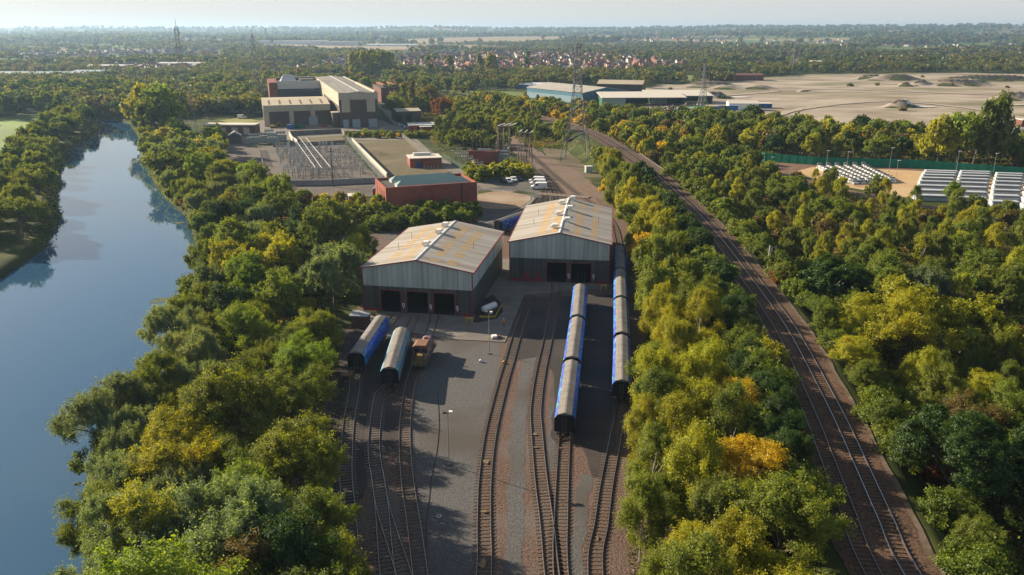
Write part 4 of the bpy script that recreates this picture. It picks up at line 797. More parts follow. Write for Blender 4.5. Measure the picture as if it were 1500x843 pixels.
wall('concrete_wall', 'curved pale wall at the upper left of the long busbars', 'wall', PX([(424,199),(428,206),(436,212)]), 2.2, .4, PALE)
wall('concrete_wall', 'grey retaining wall behind the grass compound', 'wall', PX([(425,199),(500,195),(505,199),(585,198)]), 2.4, .4, CONC)
wall('debris_fence', 'bright green netting fence along the back of the construction site', 'fence', PX([(1072,229),(1120,236),(1190,242),(1240,244),(1330,246),(1400,251),(1500,259),(1600,268)]), 3.4, .06, GNET, post=.12, pstep=3.2, mp=GREENM)
wall('boundary_wall', 'low pale wall beside the scrub left of the sheds', 'wall', PX([(509,323),(528,336),(545,338)]), 1.0, .5, PALE)
# ------------------------------------------------------------ switchyard equipment
def isolator():
    r = thing('switchgear', '', 'switchgear', (0, 0, 0))
    for x in (-1.6, 1.6): MB().box(x-.09, x+.09, -.09, .09, 0, 2.6).build('leg', STEEL, r)
    MB().box(-2.1, 2.1, -.14, .14, 2.6, 2.8).build('beam', STEEL, r)
    for x in (-1.6, 0, 1.6):
        i = MB().tube((x, 0, 2.8), (x, 0, 4.2), .16, .11, 8)
        for q in range(4): i.tube((x, 0, 3.0+q*.3), (x, 0, 3.08+q*.3), .26, .26, 8)
        i.build('insulator', mat('grey_porcelain', (.28, .29, .30), rough=.4), r); MB().tube((x-.5, 0, 4.25), (x+.5, 0, 4.25), .07).build('contact_arm', WHITE, r)
    return r
iso = isolator(); KI = {}
for q in bpy.data.objects:
    if q.parent: KI.setdefault(q.parent.name, []).append(q)
sw0, sw1, sw2, sw3 = [Vector(q) for q in PX([(392,222),(502,218),(548,262),(398,268)])]
first = True; cnt = 0
for i in range(9):
    for j in range(13):
        u = (i+.5)/9; v = (j+.3)/13
        if u < .12 or (u > .6 and rng.random() < .35): continue
        if rng.random() < .10: continue
        p = (sw0.lerp(sw1, u)).lerp(sw3.lerp(sw2, u), v)
        o = iso if first else copy_tree(iso, None, KI); first = False; cnt += 1
        o.location = (p.x+rng.uniform(-.5, .5), p.y, 0.05); o.rotation_euler.z = rng.choice([0, 0, math.pi/2])+rng.uniform(-.05, .05)
        o['label'] = 'three-insulator switchgear ' + ('left of the long white busbars' if u < .4 else 'right of the long white busbars') + [', back third of the switchyard', ', middle of the switchyard', ', front third of the switchyard'][min(2, j//5)]
        o['group'] = 'switchgear frames in the switchyard'
for k, (a, b) in enumerate([((432,204),(462,246)), ((440,203),(471,246)), ((448,202),(484,245))]):
    A = Vector(P(*a, 4.6)); B = Vector(P(*b, 4.6)); r = thing('busbar', ['leftmost', 'middle', 'rightmost'][k] + ' of the three long white tubular busbars in the switchyard', 'busbar', (A.x, A.y, 0), 0, 'long white busbars')
    MB().tube((0, 0, 4.6), (B.x-A.x, B.y-A.y, 4.6), .08, .08, 8).build('tube', WHITE, r)
    for q in range(7): t_ = q/6; MB().tube(((B.x-A.x)*t_, (B.y-A.y)*t_, 0), ((B.x-A.x)*t_, (B.y-A.y)*t_, 4.45), .10).build('support', STEEL, r)
def transformer(label, x, y, rz, s=1.0):
    r = thing('transformer', label, 'transformer', (x, y, .05), rz)
    MB().box(-1.8*s, 1.8*s, -1.1*s, 1.1*s, .2, 2.6*s).build('tank', mat('grey_green_tank', (.28, .33, .31), (.22, .26, .25), scale=1), r); MB().tube((-1.9*s, 0, 3.4*s), (1.9*s, 0, 3.4*s), .45*s, .45*s, 10).build('conservator', STEEL, r)
    for x_ in (-1.1, 0, 1.1): MB().tube((x_*s, .5, 2.6*s), (x_*s, .5, 4.2*s), .14, .1, 8).build('bushing', RUST, r)
    for x_ in (-1, 1):
        m = MB()
        for q in range(6): m.box(x_*(1.9*s)+(-.05 if x_ < 0 else 0)-.3, x_*1.9*s+.35, -1.0*s+q*.38*s, -.85*s+q*.38*s, .4, 2.3*s)
        m.build('radiator', STEEL, r)
    return r
for k, (a, b) in enumerate([(373,211), (388,209), (400,211), (412,207), (395,204)]): x, y = P(a, b); transformer(['leftmost grey transformer behind the switchyard', 'second grey transformer behind the switchyard', 'dark-ended transformer in the middle of the row behind the switchyard', 'rightmost grey transformer behind the switchyard', 'rear grey transformer behind the others at the switchyard'][k], x, y, .1*k, 1.25)
# transformer compound right of the service road
r = thing('blast_wall_block', 'red brick blast wall block between the black switchgear racks', 'wall', (*P(706, 240), 0), -.10)
MB().box(-5.5, 6.5, 0, .5, 0, 5.2).box(-5.5, -5.0, .5, 6, 0, 5.2).box(6.0, 6.5, .5, 6, 0, 5.2).build('wall', BRICK, r)
transformer('large transformer on top of the brick blast walls', *[a + b for a, b in zip(P(706, 240), (1, 3.2))], -.1, 1.5); transformer('transformer right of the brick blast walls', *P(736, 238), -.1, 1.3)
for k, (a, b) in enumerate([(672,236),(680,240),(688,236),(696,255),(704,258),(690,248),(742,228),(728,224)]):
    x, y = P(a, b); r = thing('switchgear_rack', ['black switchgear rack at the left end of the transformer compound', 'black switchgear rack second from the left of the transformer compound', 'black switchgear rack against the brick blast wall', 'black switchgear rack nearest the palisade fence', 'black switchgear rack in front of the blast wall, right one', 'black switchgear rack between fence and blast wall', 'black rack beside the timber pole structure', 'black rack behind the blast wall block'][k], 'switchgear', (x, y, 0), .2*k, 'switchgear racks in the transformer compound')
    for x_ in (-1.2, 1.2):
        for y_ in (-.6, .6): MB().tube((x_, y_, 0), (x_, y_, 4.2), .09).build('post', DSTEEL, r)
    for z_ in (1.6, 2.8, 4.2): MB().box(-1.5, 1.5, -.7, .7, z_, z_+.12).build('shelf', DSTEEL, r)
    for x_ in (-1, 0, 1):
        MB().tube((x_, 0, 4.32), (x_+.3, -.1, 5.6), .13, .08, 8).build('insulator', mat('grey_porcelain', (.45, .46, .47)), r); MB().tube((x_, -.75, 2.92), (x_, -.75, 3.9), .16, .16, 8).build('insulator', WHITE, r)
for k in range(9): x, y = P(692+k*6, 224+k*.4); mbx = MB().tube((x, y, 0), (x, y, 6.0), .12, .09, 6).tube((x, y, 6.0), (x, y, 7.2), .2, .12, 8); o = mbx.build('bushing_post', RUST, None, label='rust-brown bushing post in the row behind the brick blast wall', cat='post', group='bushing posts behind the blast wall')
def aframe(label, x, y, rz, h, s=1.0):
    r = thing('pole_structure', label, 'pole structure', (x, y, 0), rz)
    for k in range(3):
        for sg in (-1, 1): MB().tube((k*2.6-2.6, sg*1.7, 0), (k*2.6-2.6, sg*.35, h), .24, .17, 8).build('pole', TIMB, r)
    MB().box(-3.6, 3.6, -.45, -.2, h-.3, h).box(-3.6, 3.6, .2, .45, h-.3, h).build('crossbeam', TIMB, r)
    for k in range(3): MB().tube((k*2.6-2.6, 0, h+.1), (k*2.6+.2, -3.0, h+1.5), .12, .12, 6).build('arm_insulator', WHITE, r)
    return r
aframe('grey timber A-frame pole structure behind the transformer compound', *P(738, 226), .2, 12.5); aframe('larger grey timber A-frame pole structure beside the dirt track', *P(769, 238), -.5, 12.5)
# ------------------------------------------------------------ pylons
def lattice(a0, a1, w0, w1, mb, t, panels=6):
    """square lattice section from height a0 to a1, tapering from width w0 to w1"""
    for k in range(panels):
        za = a0 + (a1-a0)*(k/panels); zb = a0 + (a1-a0)*((k+1)/panels); wa = w0+(w1-w0)*(k/panels); wb = w0+(w1-w0)*((k+1)/panels)
        A = [(-wa/2, -wa/2), (wa/2, -wa/2), (wa/2, wa/2), (-wa/2, wa/2)]; B = [(-wb/2, -wb/2), (wb/2, -wb/2), (wb/2, wb/2), (-wb/2, wb/2)]
        for q in range(4):
            n = (q+1) % 4; mb.tube((*A[q], za), (*B[n], zb), t*.5, None, 4, 0, False); mb.tube((*A[n], za), (*B[q], zb), t*.5, None, 4, 0, False); mb.tube((*B[q], zb), (*B[n], zb), t*.5, None, 4, 0, False)
PYL = mat('pylon_steel', (.20, .215, .22), (.14, .15, .155), scale=.5, rough=.6); PORC = mat('glass_insulator', (.30, .34, .33), rough=.3)
def pylon(label, x, y, H, base, rz, t=.14, arms=((.62, 6.5), (.76, 8.5), (.90, 6.0)), waist=.55, topw=1.2, z=0):
    r = thing('pylon', label, 'pylon', (x, y, z), rz); zw = H*waist; ww = base*.30
    for sx in (-1, 1):
        for sy in (-1, 1):
            MB().tube((sx*base/2, sy*base/2, 0), (sx*ww/2, sy*ww/2, zw), t, t*.9, 4).tube((sx*ww/2, sy*ww/2, zw), (sx*topw/2, sy*topw/2, H*.93), t*.9, t*.6, 4).build('leg', PYL, r)
    m = MB(); lattice(H*.16, zw, base-(base-ww)*.16/waist, ww, m, t, 5); lattice(zw, H*.93, ww, topw, m, t*.8, 8)
    b2 = base-(base-ww)*.16/waist
    A = [(-base/2, -base/2), (base/2, -base/2), (base/2, base/2), (-base/2, base/2)]; B = [(a*b2/base, b*b2/base) for a, b in A]
    for q in range(4):
        n = (q+1) % 4; mid_ = ((B[q][0]+B[n][0])/2, (B[q][1]+B[n][1])/2); m.tube((*A[q], 0), (*mid_, H*.16), t*.6, None, 4, 0, False); m.tube((*A[n], 0), (*mid_, H*.16), t*.6, None, 4, 0, False); m.tube((*B[q], H*.16), (*B[n], H*.16), t*.7, None, 4, 0, False)
    for sx in (-1, 1): m.tube((sx*topw/2, 0, H*.93), (0, 0, H), t*.6, None, 4)
    m.build('lattice_bracing', PYL, r)
    for f, L in arms:
        za = H*f; wa = ww + (topw-ww)*(za-zw)/(H*.93-zw)
        for s in (-1, 1):
            c = MB(); tip = (s*(wa/2+L), 0, za+.4)
            for sy in (-1, 1): c.tube((s*wa/2, sy*wa/2, za), tip, t*.6, None, 4, 0, False); c.tube((s*wa/2, sy*wa/2, za+2.2), tip, t*.6, None, 4, 0, False)
            for q in (.3, .6): xx = s*(wa/2+L*q); yy = wa/2*(1-q); c.tube((xx, -yy, za+.4*q), (xx, yy, za+.4*q), t*.4, None, 4, 0, False); c.tube((xx, 0, za+.4*q), (xx, 0, za+2.2-1.8*q), t*.4, None, 4, 0, False)
            c.build('crossarm', PYL, r); i = MB()
            i.tube((tip[0], 0, tip[2]), (tip[0], 0, tip[2]-2.6), .12, None, 6)
            for q in range(5): i.tube((tip[0], 0, tip[2]-.4-q*.45), (tip[0], 0, tip[2]-.5-q*.45), .26, None, 8)
            i.build('insulator_string', PORC, r)
    return r
PN = pylon('tall lattice pylon beside the dirt tracks, nearest the camera', 27.5, 343, 51.5, 11.5, 1.3, .15)
pylon('lattice pylon on the river bank beside the big poplars', -170, 424, 59, 9, 1.78, .09); pylon('lattice pylon rising behind the power station', -188, 604, 54, 9, 1.75, .12)
pylon('lattice pylon standing beyond the quarry', 374, 1100, 40, 10, .5, .2); pylon('dark rust-coloured lattice tower beside the scrap heaps', *P(1028, 165), 34, 6, .3, .16, arms=((.7, 3), (.85, 3)))
pylon('distant pylon on the centre skyline', -480, 2600, 52, 12, .8, .35, z=gz(-480, 2600)); pylon('distant pylon left of the horizon mound', -1150, 3900, 60, 14, .8, .5, z=gz(-1150, 3900))
def wire(a, b, sag, r=.035):
    a = Vector(a); b = Vector(b); m = MB(); n = 14; pr = None
    for k in range(n+1):
        t_ = k/n; q = a.lerp(b, t_); q.z -= sag*4*t_*(1-t_)
        if pr is not None: m.tube(pr, q, r, None, 3, 0, False)
        pr = q
    return m
for k, (f, L) in enumerate([(.62, 6.5), (.76, 8.5), (.90, 6.0)]):
    for s in (-1, 1):
        c1 = Vector((27.5+math.cos(1.25)*s*L, 343+math.sin(1.25)*s*L, 51.5*f-2)); c2 = Vector((-170+math.cos(1.78)*s*L, 424+math.sin(1.78)*s*L, 59*f-2))
        tag(wire(c1, c2, 7, .03).build('power_line', DSTEEL), ['lowest', 'middle', 'topmost'][k] + ' conductor on the ' + ('near' if s < 0 else 'far') + ' side between the near pylon and the river-bank pylon', 'power line', 'conductors between the two pylons')
# ------------------------------------------------------------ bridges
r = thing('railway_underbridge', 'low railway bridge with cream parapet and brick piers under the main line', 'bridge', (45.8, (BR0+BR1)/2, 0))
def fr(x, y): return (x - r.location.x, y - r.location.y)
seg = [p for p in catmull(MAIN_C, 2.0) if BR0-10 < p.y < BR1+10]
for off, nm in ((-5.6, 'l'), (5.9, 'r')):
    mb = MB(); vs = []
    for i, p in enumerate(seg):
        t = (seg[min(i+1, len(seg)-1)] - seg[max(i-1, 0)]).normalized(); nn = Vector((t.y, -t.x))
        for o_, z_ in ((off-.2, EMB-.9), (off+.2, EMB-.9), (off+.2, EMB+(.45 if nm == 'l' else .2)), (off-.2, EMB+(.45 if nm == 'l' else .2))): q = p + nn*o_; vs.append((*fr(q.x, q.y), z_))
    mb.add(vs, [(4*i+a, 4*i+(a+1) % 4, 4*i+4+(a+1) % 4, 4*i+4+a) for i in range(len(seg)-1) for a in range(4)] + [(0, 1, 2, 3)]); mb.build('parapet', PALE if nm == 'l' else CONC, r)
mb = MB(); vs = []
for i, p in enumerate(seg):
    t = (seg[min(i+1, len(seg)-1)] - seg[max(i-1, 0)]).normalized(); nn = Vector((t.y, -t.x))
    for o_, z_ in ((-5.4, EMB-.7), (5.7, EMB-.7), (5.7, EMB+.07), (-5.4, EMB+.07)): q = p + nn*o_; vs.append((*fr(q.x, q.y), z_))
mb.add(vs, [(4*i+a, 4*i+(a+1) % 4, 4*i+4+(a+1) % 4, 4*i+4+a) for i in range(len(seg)-1) for a in range(4)]); mb.build('deck', MBAL, r)
for k in range(5):
    yy = BR0 + (BR1-BR0)*k/4; p = min(seg, key=lambda q: abs(q.y-yy)); MB().box(-5.2, 5.5, -.6, .6, 0, EMB-.71).build('pier', BRICKD if k % 2 else PALE, r).location = (*fr(p.x, p.y), 0)
r = thing('road_bridge', 'concrete road bridge crossing the river in the hazy distance', 'bridge', (*P(235, 128), 0), .25)
MB().box(-75, 75, -6, 6, 5.5, 6.8).build('deck', CONC, r); MB().box(-75, 75, -6.3, -6, 5.4, 7.7).build('parapet', PALE, r); MB().box(-75, 75, 6, 6.3, 5.4, 7.7).build('parapet', PALE, r)
for k in range(5): MB().box(-60+k*30, -58+k*30, -5, 5, -3, 5.5).build('pier', CONC, r)
# ------------------------------------------------------------ construction-site stacks
def site_stack(label, x, y, rz, L, W, rows, group, blue):
    r = thing('stacked_panels', label, 'panel stack', (x, y, .1), rz, group)
    if blue:
        MB().box(-L/2, L/2, -W/2, W/2, 0, 1.2).build('lower_tier', mat('pale_wrapped_panels', (.36, .41, .46), (.25, .30, .34), scale=1.2, stretch=(.2, 1, 1)), r)
        MB().box(-L/2+.4, L/2-.3, -W/2, -W/2+.3, 1.2, 1.55).build('edge_tier', mat('dark_slot', (.10, .12, .14)), r); MB().box(-L/2, L/2, -W/2+.5, W/2-.3, 1.2, 1.75).build('upper_tier', mat('grey_white_wrap', (.46, .49, .52), (.34, .37, .40), scale=1.2, stretch=(.3, 1, 1)), r)
    else:
        for q in range(2): MB().box(-L/2+q*.9, L/2-q*1.4, -W/2+q*.1, W/2-q*.1, q*.85, q*.85+.72).build('crate_tier', mat('off_white_wrap', (.48, .50, .50), (.28, .30, .31), scale=.7, stretch=(1, 1, 2), lo=.45, hi=.6), r)
        for q in range(11): MB().box(-L/2+q*L/11+.9, -L/2+q*L/11+1.15, -W/2-.04, W/2+.04, .1, 1.9).build('strap', DSTEEL, r)
        MB().box(-L/2-.03, -L/2+.3, -W/2+.2, W/2-.2, 0, 2.35).build('lifting_frame', STEEL, r)
    return r
for k in range(6):
    A = Vector(P(1199+k*13, 247.5-k*.2)); B = Vector(P(1254+k*11, 271-k*.4)); c_ = (A+B)/2; L_ = (B-A).length
    site_stack(['leftmost', 'second', 'third', 'fourth', 'fifth', 'rightmost'][k] + ' long white strapped stack in the left row on the sand', c_.x, c_.y, math.atan2(A.y-B.y, A.x-B.x)+math.pi, L_, 1.9, 1, 'white strapped stacks on the sand', False)
for col_, (xa, xb, ya, yb) in enumerate([(1352, 1404, 254, 291), (1404, 1452, 255, 294), (1456, 1500, 258, 300), (1502, 1550, 260, 305)]):
    for k in range(8):
        f = k/7; py_ = ya+(yb-ya)*f*(.45+.55*f) + 2; sh_ = -16*f if col_ == 0 else -9*f
        x0, y0 = P(xa+sh_, py_); x1, y1 = P(xb+sh_*.8, py_+1.5)
        site_stack(['left block', 'second block', 'third block', 'right-edge block'][col_] + ' of pale panels, ' + ['rearmost', 'second', 'third', 'fourth', 'fifth', 'sixth', 'seventh', 'front'][k] + ' row', (x0+x1)/2, (y0+y1)/2, math.atan2(y1-y0, x1-x0), abs(x1-x0)-1.0, 2.9 if k < 6 else 3.6, 1, 'rows of pale wrapped panels', True)
def lamp(label, x, y, h, group, z=0, m=STEEL, arm=.0, twin=False):
    r = thing('lamp_post', label, 'lamp post', (x, y, z), 0, group); MB().tube((0, 0, 0), (0, 0, h), .075, .045, 8).build('post', m, r)
    if twin:
        for s in (-1, 1): MB().box(s*.38-.22, s*.38+.22, -.22, .22, h-.1, h+.18).build('lamp_head', DSTEEL if s < 0 else WHITE, r)
        MB().box(-.4, .4, -.04, .04, h-.18, h-.1).build('crossbar', DSTEEL, r)
    else: MB().box(-.2, .9, -.14, .14, h, h+.14).build('lamp_head', WHITE, r)
    MB().box(-.2, .2, -.2, .2, 0, .25).build('base', CONC, r)
    return r
lamp('slim floodlight pole standing on the grey gravel yard', *P(657.8, 682), 7.5, 'floodlight poles in the yard', twin=True); lamp('slim floodlight pole at the corner of the concrete apron', *P(716.7, 519), 7.6, 'floodlight poles in the yard', twin=True)
for k, (a, b, h) in enumerate([(1130, 246, 5), (1210, 246, 8), (1240, 248, 8), (1302, 252, 11), (1311, 270, 10), (1400, 254, 10), (1454, 258, 10)]):
    lamp(['short pale lamp post at the left end of the green fence', 'pale lamp post behind the leftmost white stacks', 'pale lamp post behind the white stacks', 'tall pale lamp post right of the white stacks', 'pale lamp post on the sand in front of the white stacks', 'pale lamp post behind the left panel block', 'pale lamp post behind the third panel block'][k], *P(a, b), h*.85, 'lamp posts on the construction site', m=STEEL)
for k, (a, b, h) in enumerate([(631, 232, 9), (662, 255, 9), (488, 274, 14)]):
    if k < 2: lamp(['dark lamp post beside the upper service road', 'dark lamp post opposite the palisade fence'][k], *P(a, b), h, None, m=DSTEEL)
    else:
        r = thing('timber_pole', 'dark timber pole with crossarm in front of the switchyard', 'pole', (*P(a, b), 0)); MB().tube((0, 0, 0), (0, 0, h), .25, .16, 8).build('post', BARK, r); MB().box(-1.2, 1.2, -.1, .1, h-1.6, h-1.4).build('crossarm', BARK, r)
        for s in (-1, 0, 1): MB().tube((s*1.0, 0, h-1.4), (s*1.0, 0, h-.9), .1, .08, 6).build('insulator', PORC, r)
# trackside cabinets and signal
for k, (a, b, w_, h_) in enumerate([(1038, 386, 1.2, 2.1), (1063, 423, 1.2, 1.7)]):
    x, y = P(a, b, 4.2); r = thing('trackside_cabinet', ['taller', 'shorter'][k] + ' pale trackside cabinet left of the main line', 'cabinet', (x, y, max(0, gz(x, y)-.05)), .2, 'trackside cabinets'); MB().box(-w_/2, w_/2, -.5, .5, .3, h_).build('body', WHITE, r); MB().box(-w_/2-.06, w_/2+.06, -.56, .56, h_+.003, h_+.1).build('roof', STEEL, r); MB().box(-w_/2-.05, w_/2+.05, -.55, .55, 0, .3).build('plinth', CONC, r); MB().box(-.03, .03, -.53, -.503, .5, h_-.1).build('door_seam', DSTEEL, r)
x, y = P(1124, 401, 5.0); r = thing('railway_signal', 'grey railway signal mast with ladder cage right of the main line', 'signal', (x, y, gz(x, y)), .3); MB().box(-.12, .12, -.12, .12, 0, 5.2).build('mast', STEEL, r); MB().box(.5, .9, -.3, .3, 3.2, 4.8).build('signal_head', BLACK, r); MB().box(-.2, 1.5, -.5, .5, 2.6, 2.7).build('platform', STEEL, r)
mq = MB()
for q in (1.1, 1.45): mq.tube((q, 0, 0), (q, 0, 5.0), .04)
for q in range(14): mq.tube((1.1, 0, .3+q*.35), (1.45, 0, .3+q*.35), .025)
mq.build('ladder', STEEL, r)
x, y = P(862, 253); r = gable_house('relay_hut', 'small pale relay hut near the foot of the nearest pylon', 'hut', x, y, .2, 2.6, 2.2, 2.3, 0, mat('pale_green_panel', (.30, .38, .33)), WHR, over=.1)
# yellow frames, lean-to, tank
for k, (a, b, z_) in enumerate([(687.5, 476, .13), (884, 427, .13)]):
    x, y = P(a, b); r = thing('yellow_stand', 'yellow steel stand beside the ' + ['left shed corner', 'right shed corner'][k], 'stand', (x, y, z_), -.05)
    for s in (-.55, .55): MB().box(s-.08, s+.08, -.1, .1, 0, 1.1).build('leg', YELLOW, r)
    MB().box(-.7, .7, -.3, .3, 1.1, 1.3).build('top', YELLOW, r)
x, y = P(529, 478); r = thing('lean_to_store', 'small lean-to store with pale roof against the trees beside the left shed', 'store', (x, y, .03), -.1)
MB().box(-1.5, 1.5, -1.2, 1.2, 0, 2.3).build('wall', BRICKD, r); MB().prism([(-1.8, 2.33), (1.8, 2.33), (1.8, 2.48), (-1.8, 2.6)], -1.5, 1.5).build('roof', mat('grey_blue_wall', (.3, .32, .34)), r); MB().box(.3, 2.6, 1.25, 1.9, 2.0, 2.5).build('yellow_beam', YELLOW, r)
x, y = P(717, 458); r = thing('gas_tank', 'white horizontal tank in the pit beside the left shed', 'tank', (x, y, .15), .9); MB().tube((-1.7, 0, 1.0), (1.7, 0, 1.0), .65, .65, 14).tube((-1.95, 0, 1.0), (-1.7, 0, 1.0), .4, .65, 14).tube((1.7, 0, 1.0), (1.95, 0, 1.0), .65, .4, 14).build('tank_body', WHITE, r)
for s in (-1, 1): MB().box(s-.12, s+.12, -.5, .5, 0, .6).build('saddle', CONC, r)
wall('yellow_barrier', 'low yellow barrier along the front and right of the tank pit', 'barrier', PX([(702,466.5),(725,466.5),(735,449)]), .5, .14, YELLOW)
x, y = P(727, 496); r = thing('pallet_of_parts', 'pale pallet of parts near the front edge of the concrete apron', 'pallet', (x, y, .13), .2); MB().box(-.9, .9, -.6, .6, 0, .15).build('pallet_base', TIMB, r); MB().box(-.8, .1, -.5, .5, .153, .5).build('box', WHITE, r); MB().box(.2, .8, -.4, .4, .153, .4).build('box', RUST, r)
# ------------------------------------------------------------ vehicles
TYRE = mat('tyre', (.02, .02, .02), rough=.9)
def vehicle(name, label, cat, x, y, rz, paint, van=True, group=None, z=.07):
    r = thing(name, label, cat, (x, y, z), rz, group)
    if van: L, W, H = 5.6, 2.0, 2.35; prof = [(-L/2, .35), (L/2, .35), (L/2, 1.05), (L/2-.85, 1.3), (L/2-1.6, 2.15), (L/2-2.0, H), (-L/2+.1, H), (-L/2, 2.2)]
    else: L, W, H = 4.3, 1.8, 1.45; prof = [(-L/2, .3), (L/2, .3), (L/2, .75), (L/2-1.0, .92), (L/2-1.65, H-.05), (L/2-2.0, H), (-L/2+.7, H), (-L/2+.05, .95)]
    M = Matrix.Rotation(math.pi/2, 4, 'Z')
    MB().prism(prof, -W/2, W/2).build('body', paint, r)
    if van: MB().add([(L/2-.88, -.85, 1.33), (L/2-.88, .85, 1.33), (L/2-1.56, .80, 2.14), (L/2-1.56, -.80, 2.14)], [(0, 1, 2, 3)]).build('windscreen', GLASS, r)
    else: MB().add([(L/2-.98, -.78, .95), (L/2-.98, .78, .95), (L/2-1.60, .7, H-.05), (L/2-1.60, -.7, H-.05)], [(0, 1, 2, 3)]).build('windscreen', GLASS, r)
    for s in (-1, 1):
        y0, y1 = sorted((s*(W/2+.003), s*(W/2+.02)))
        if van: MB().prism([(L/2-2.5, 1.35), (L/2-1.0, 1.35), (L/2-1.6, 2.0), (L/2-2.5, 2.0)], y0, y1).build('side_window', GLASS, r)
        else: MB().prism([(-L/2+.5, .95), (L/2-1.1, .95), (L/2-1.7, H-.12), (-L/2+.9, H-.12)], y0, y1).build('side_window', GLASS, r)
        for xx in (-L/2+.95, L/2-.9):
            wy0, wy1 = sorted((s*(W/2-.2), s*(W/2+.03))); w_ = MB().tube((xx, wy0, .34), (xx, wy1, .34), .34, .34, 14).build('wheel', TYRE, r); MB().tube((xx, s*(W/2+.031), .34), (xx, s*(W/2+.05), .34), .2, .2, 10).build('hub_cap', STEEL, w_)
    for s in (-.65, .65): MB().box(L/2+.003, L/2+.03, s-.18, s+.18, .7, .88).build('headlight', GLASS, r)
    return r
VW = mat('white_car_paint', (.80, .80, .80), rough=.35); 
for k, (a, b) in enumerate([(786, 268.5), (787.5, 272.5), (789.5, 277.5)]):
    x, y = P(a, b); vehicle('delivery_van', ['rearmost', 'middle', 'nearest'][k] + ' of the three white vans parked in a row', 'van', x, y, math.pi-.20+.1*k, VW, True, 'white vans parked behind the sheds')
SIL = mat('silver_car_paint', (.35, .38, .42), rough=.35, metallic=.5); DKC = mat('dark_car_paint', (.02, .025, .035), rough=.3); BLC = mat('blue_car_paint', (.03, .08, .25), rough=.3); RDC = mat('red_car_paint', (.42, .02, .02), rough=.3)
for k, (a, b, m, lab) in enumerate([(737.5, 267, DKC, 'dark car parked at the left of the row by the bushes'), (745, 267.5, VW, 'second car in the row by the bushes, white bonnet'), (752.5, 265.5, VW, 'white car parked beside the bushes, third in the row'), (760.5, 264.5, DKC, 'black car at the right of the row by the bushes')]):
    x, y = P(a, b); vehicle('parked_car', lab, 'car', x, y, -1.3, m, False, 'cars parked beside the bushes')
for k, (a, b, m) in enumerate([(589, 185.5, SIL), (593, 187, BLC), (597, 188.5, SIL), (601, 190, BLC), (588, 183, DKC), (607, 191.5, SIL)]):
    x, y = P(a, b); vehicle('parked_car', ['silver', 'blue', 'second silver', 'second blue', 'black', 'rightmost silver'][k] + ' car parked left of the single-storey office', 'car', x, y, .5, m, False, 'cars parked by the single-storey office')
x, y = P(475, 186.5); vehicle('parked_car', 'bright red car in front of the power station doors', 'car', x, y, .1, RDC, False); x, y = P(355, 174); vehicle('delivery_van', 'white van parked behind the dark brick office', 'van', x, y, .1, VW, True)
for k in range(9): x, y = P(338+k*5.5, 163+(k % 3)*3); vehicle('parked_car', ['blue-grey car in the car park behind the office, front row', 'white car in the car park behind the office, middle row', 'dark car in the car park behind the office, back row'][k % 3], 'car', x, y, .4, [SIL, VW, DKC][k % 3], False, 'cars in the car park behind the office')
def container(label, x, y, rz, m, L=6, W=2.4, h=2.6):
    r = thing('shipping_container', label, 'container', (x, y, .06), rz); MB().box(-L/2, L/2, -W/2, W/2, .1, h).build('box', m, r)
    mb = MB()
    for q in range(int(L/.6)): mb.box(-L/2+.2+q*.6, -L/2+.4+q*.6, -W/2-.04, -W/2-.003, .2, h-.15)
    mb.build('ribs', m, r)
    for s in (-.6, .6): MB().box(L/2+.003, L/2+.05, s-.55, s+.55, .2, h-.1).build('door', m, r)
x, y = P(426, 189.5); container('small blue container in front of the cream-roofed wing', x, y, 0, BLUEP, 3.5, 3); x, y = P(437, 188.5); container('dark green container beside the blue one', x, y, 0, GREENM, 7.5, 3)
x, y = P(377, 189); r = thing('tracked_digger', 'orange digger on the left of the cream-roofed wing', 'digger', (x+8, y+4, .06), .3); MB().box(-1.6, 1.6, -1.3, 1.3, .5, 1.6).build('body', YELLOW, r); MB().box(-1.8, 1.8, -1.5, -.9, 0, .6).build('track', TYRE, r); MB().box(-1.8, 1.8, .9, 1.5, 0, .6).build('track', TYRE, r); MB().box(.2, 1.3, -.9, .3, 1.603, 2.7).build('cab', GLASS, r); MB().tube((1.5, .5, 1.4), (3.6, .5, 3.2), .2).tube((3.6, .5, 3.2), (4.6, .5, 1.2), .16).build('arm', YELLOW, r)
x, y = P(650, 174); r = thing('tracked_digger', 'yellow digger working behind the single-storey office', 'digger', (x, y, .06), 2.4); MB().box(-2, 2, -1.5, 1.5, .7, 2.2).build('body', YELLOW, r); MB().box(-2.2, 2.2, -1.8, -1.1, 0, .8).build('track', TYRE, r); MB().box(-2.2, 2.2, 1.1, 1.8, 0, .8).build('track', TYRE, r); MB().box(.4, 1.7, -1.0, .4, 2.203, 3.5).build('cab', GLASS, r); MB().tube((1.9, .6, 2), (4.6, .6, 4.6), .28).tube((4.6, .6, 4.6), (6, .6, 1.6), .22).build('arm', YELLOW, r)
def trailer(label, x, y, rz, m, cab=None):
    r = thing('lorry_trailer', label, 'lorry', (x, y, .06), rz); MB().box(-6.5, 6.5, -1.25, 1.25, 1.1, 4.0).build('box', m, r); MB().box(-6.4, 6.4, -1.0, 1.0, .9, 1.09).build('chassis', DSTEEL, r)
    for xx in (-5, -3.8, 4.6):
        for s in (-1, 1): MB().tube((xx, s*.95, .5), (xx, s*1.25, .5), .5, .5, 12).build('wheel', TYRE, r)
    if cab: MB().box(6.8, 8.8, -1.2, 1.2, .6, 3.4).build('cab', cab, r)
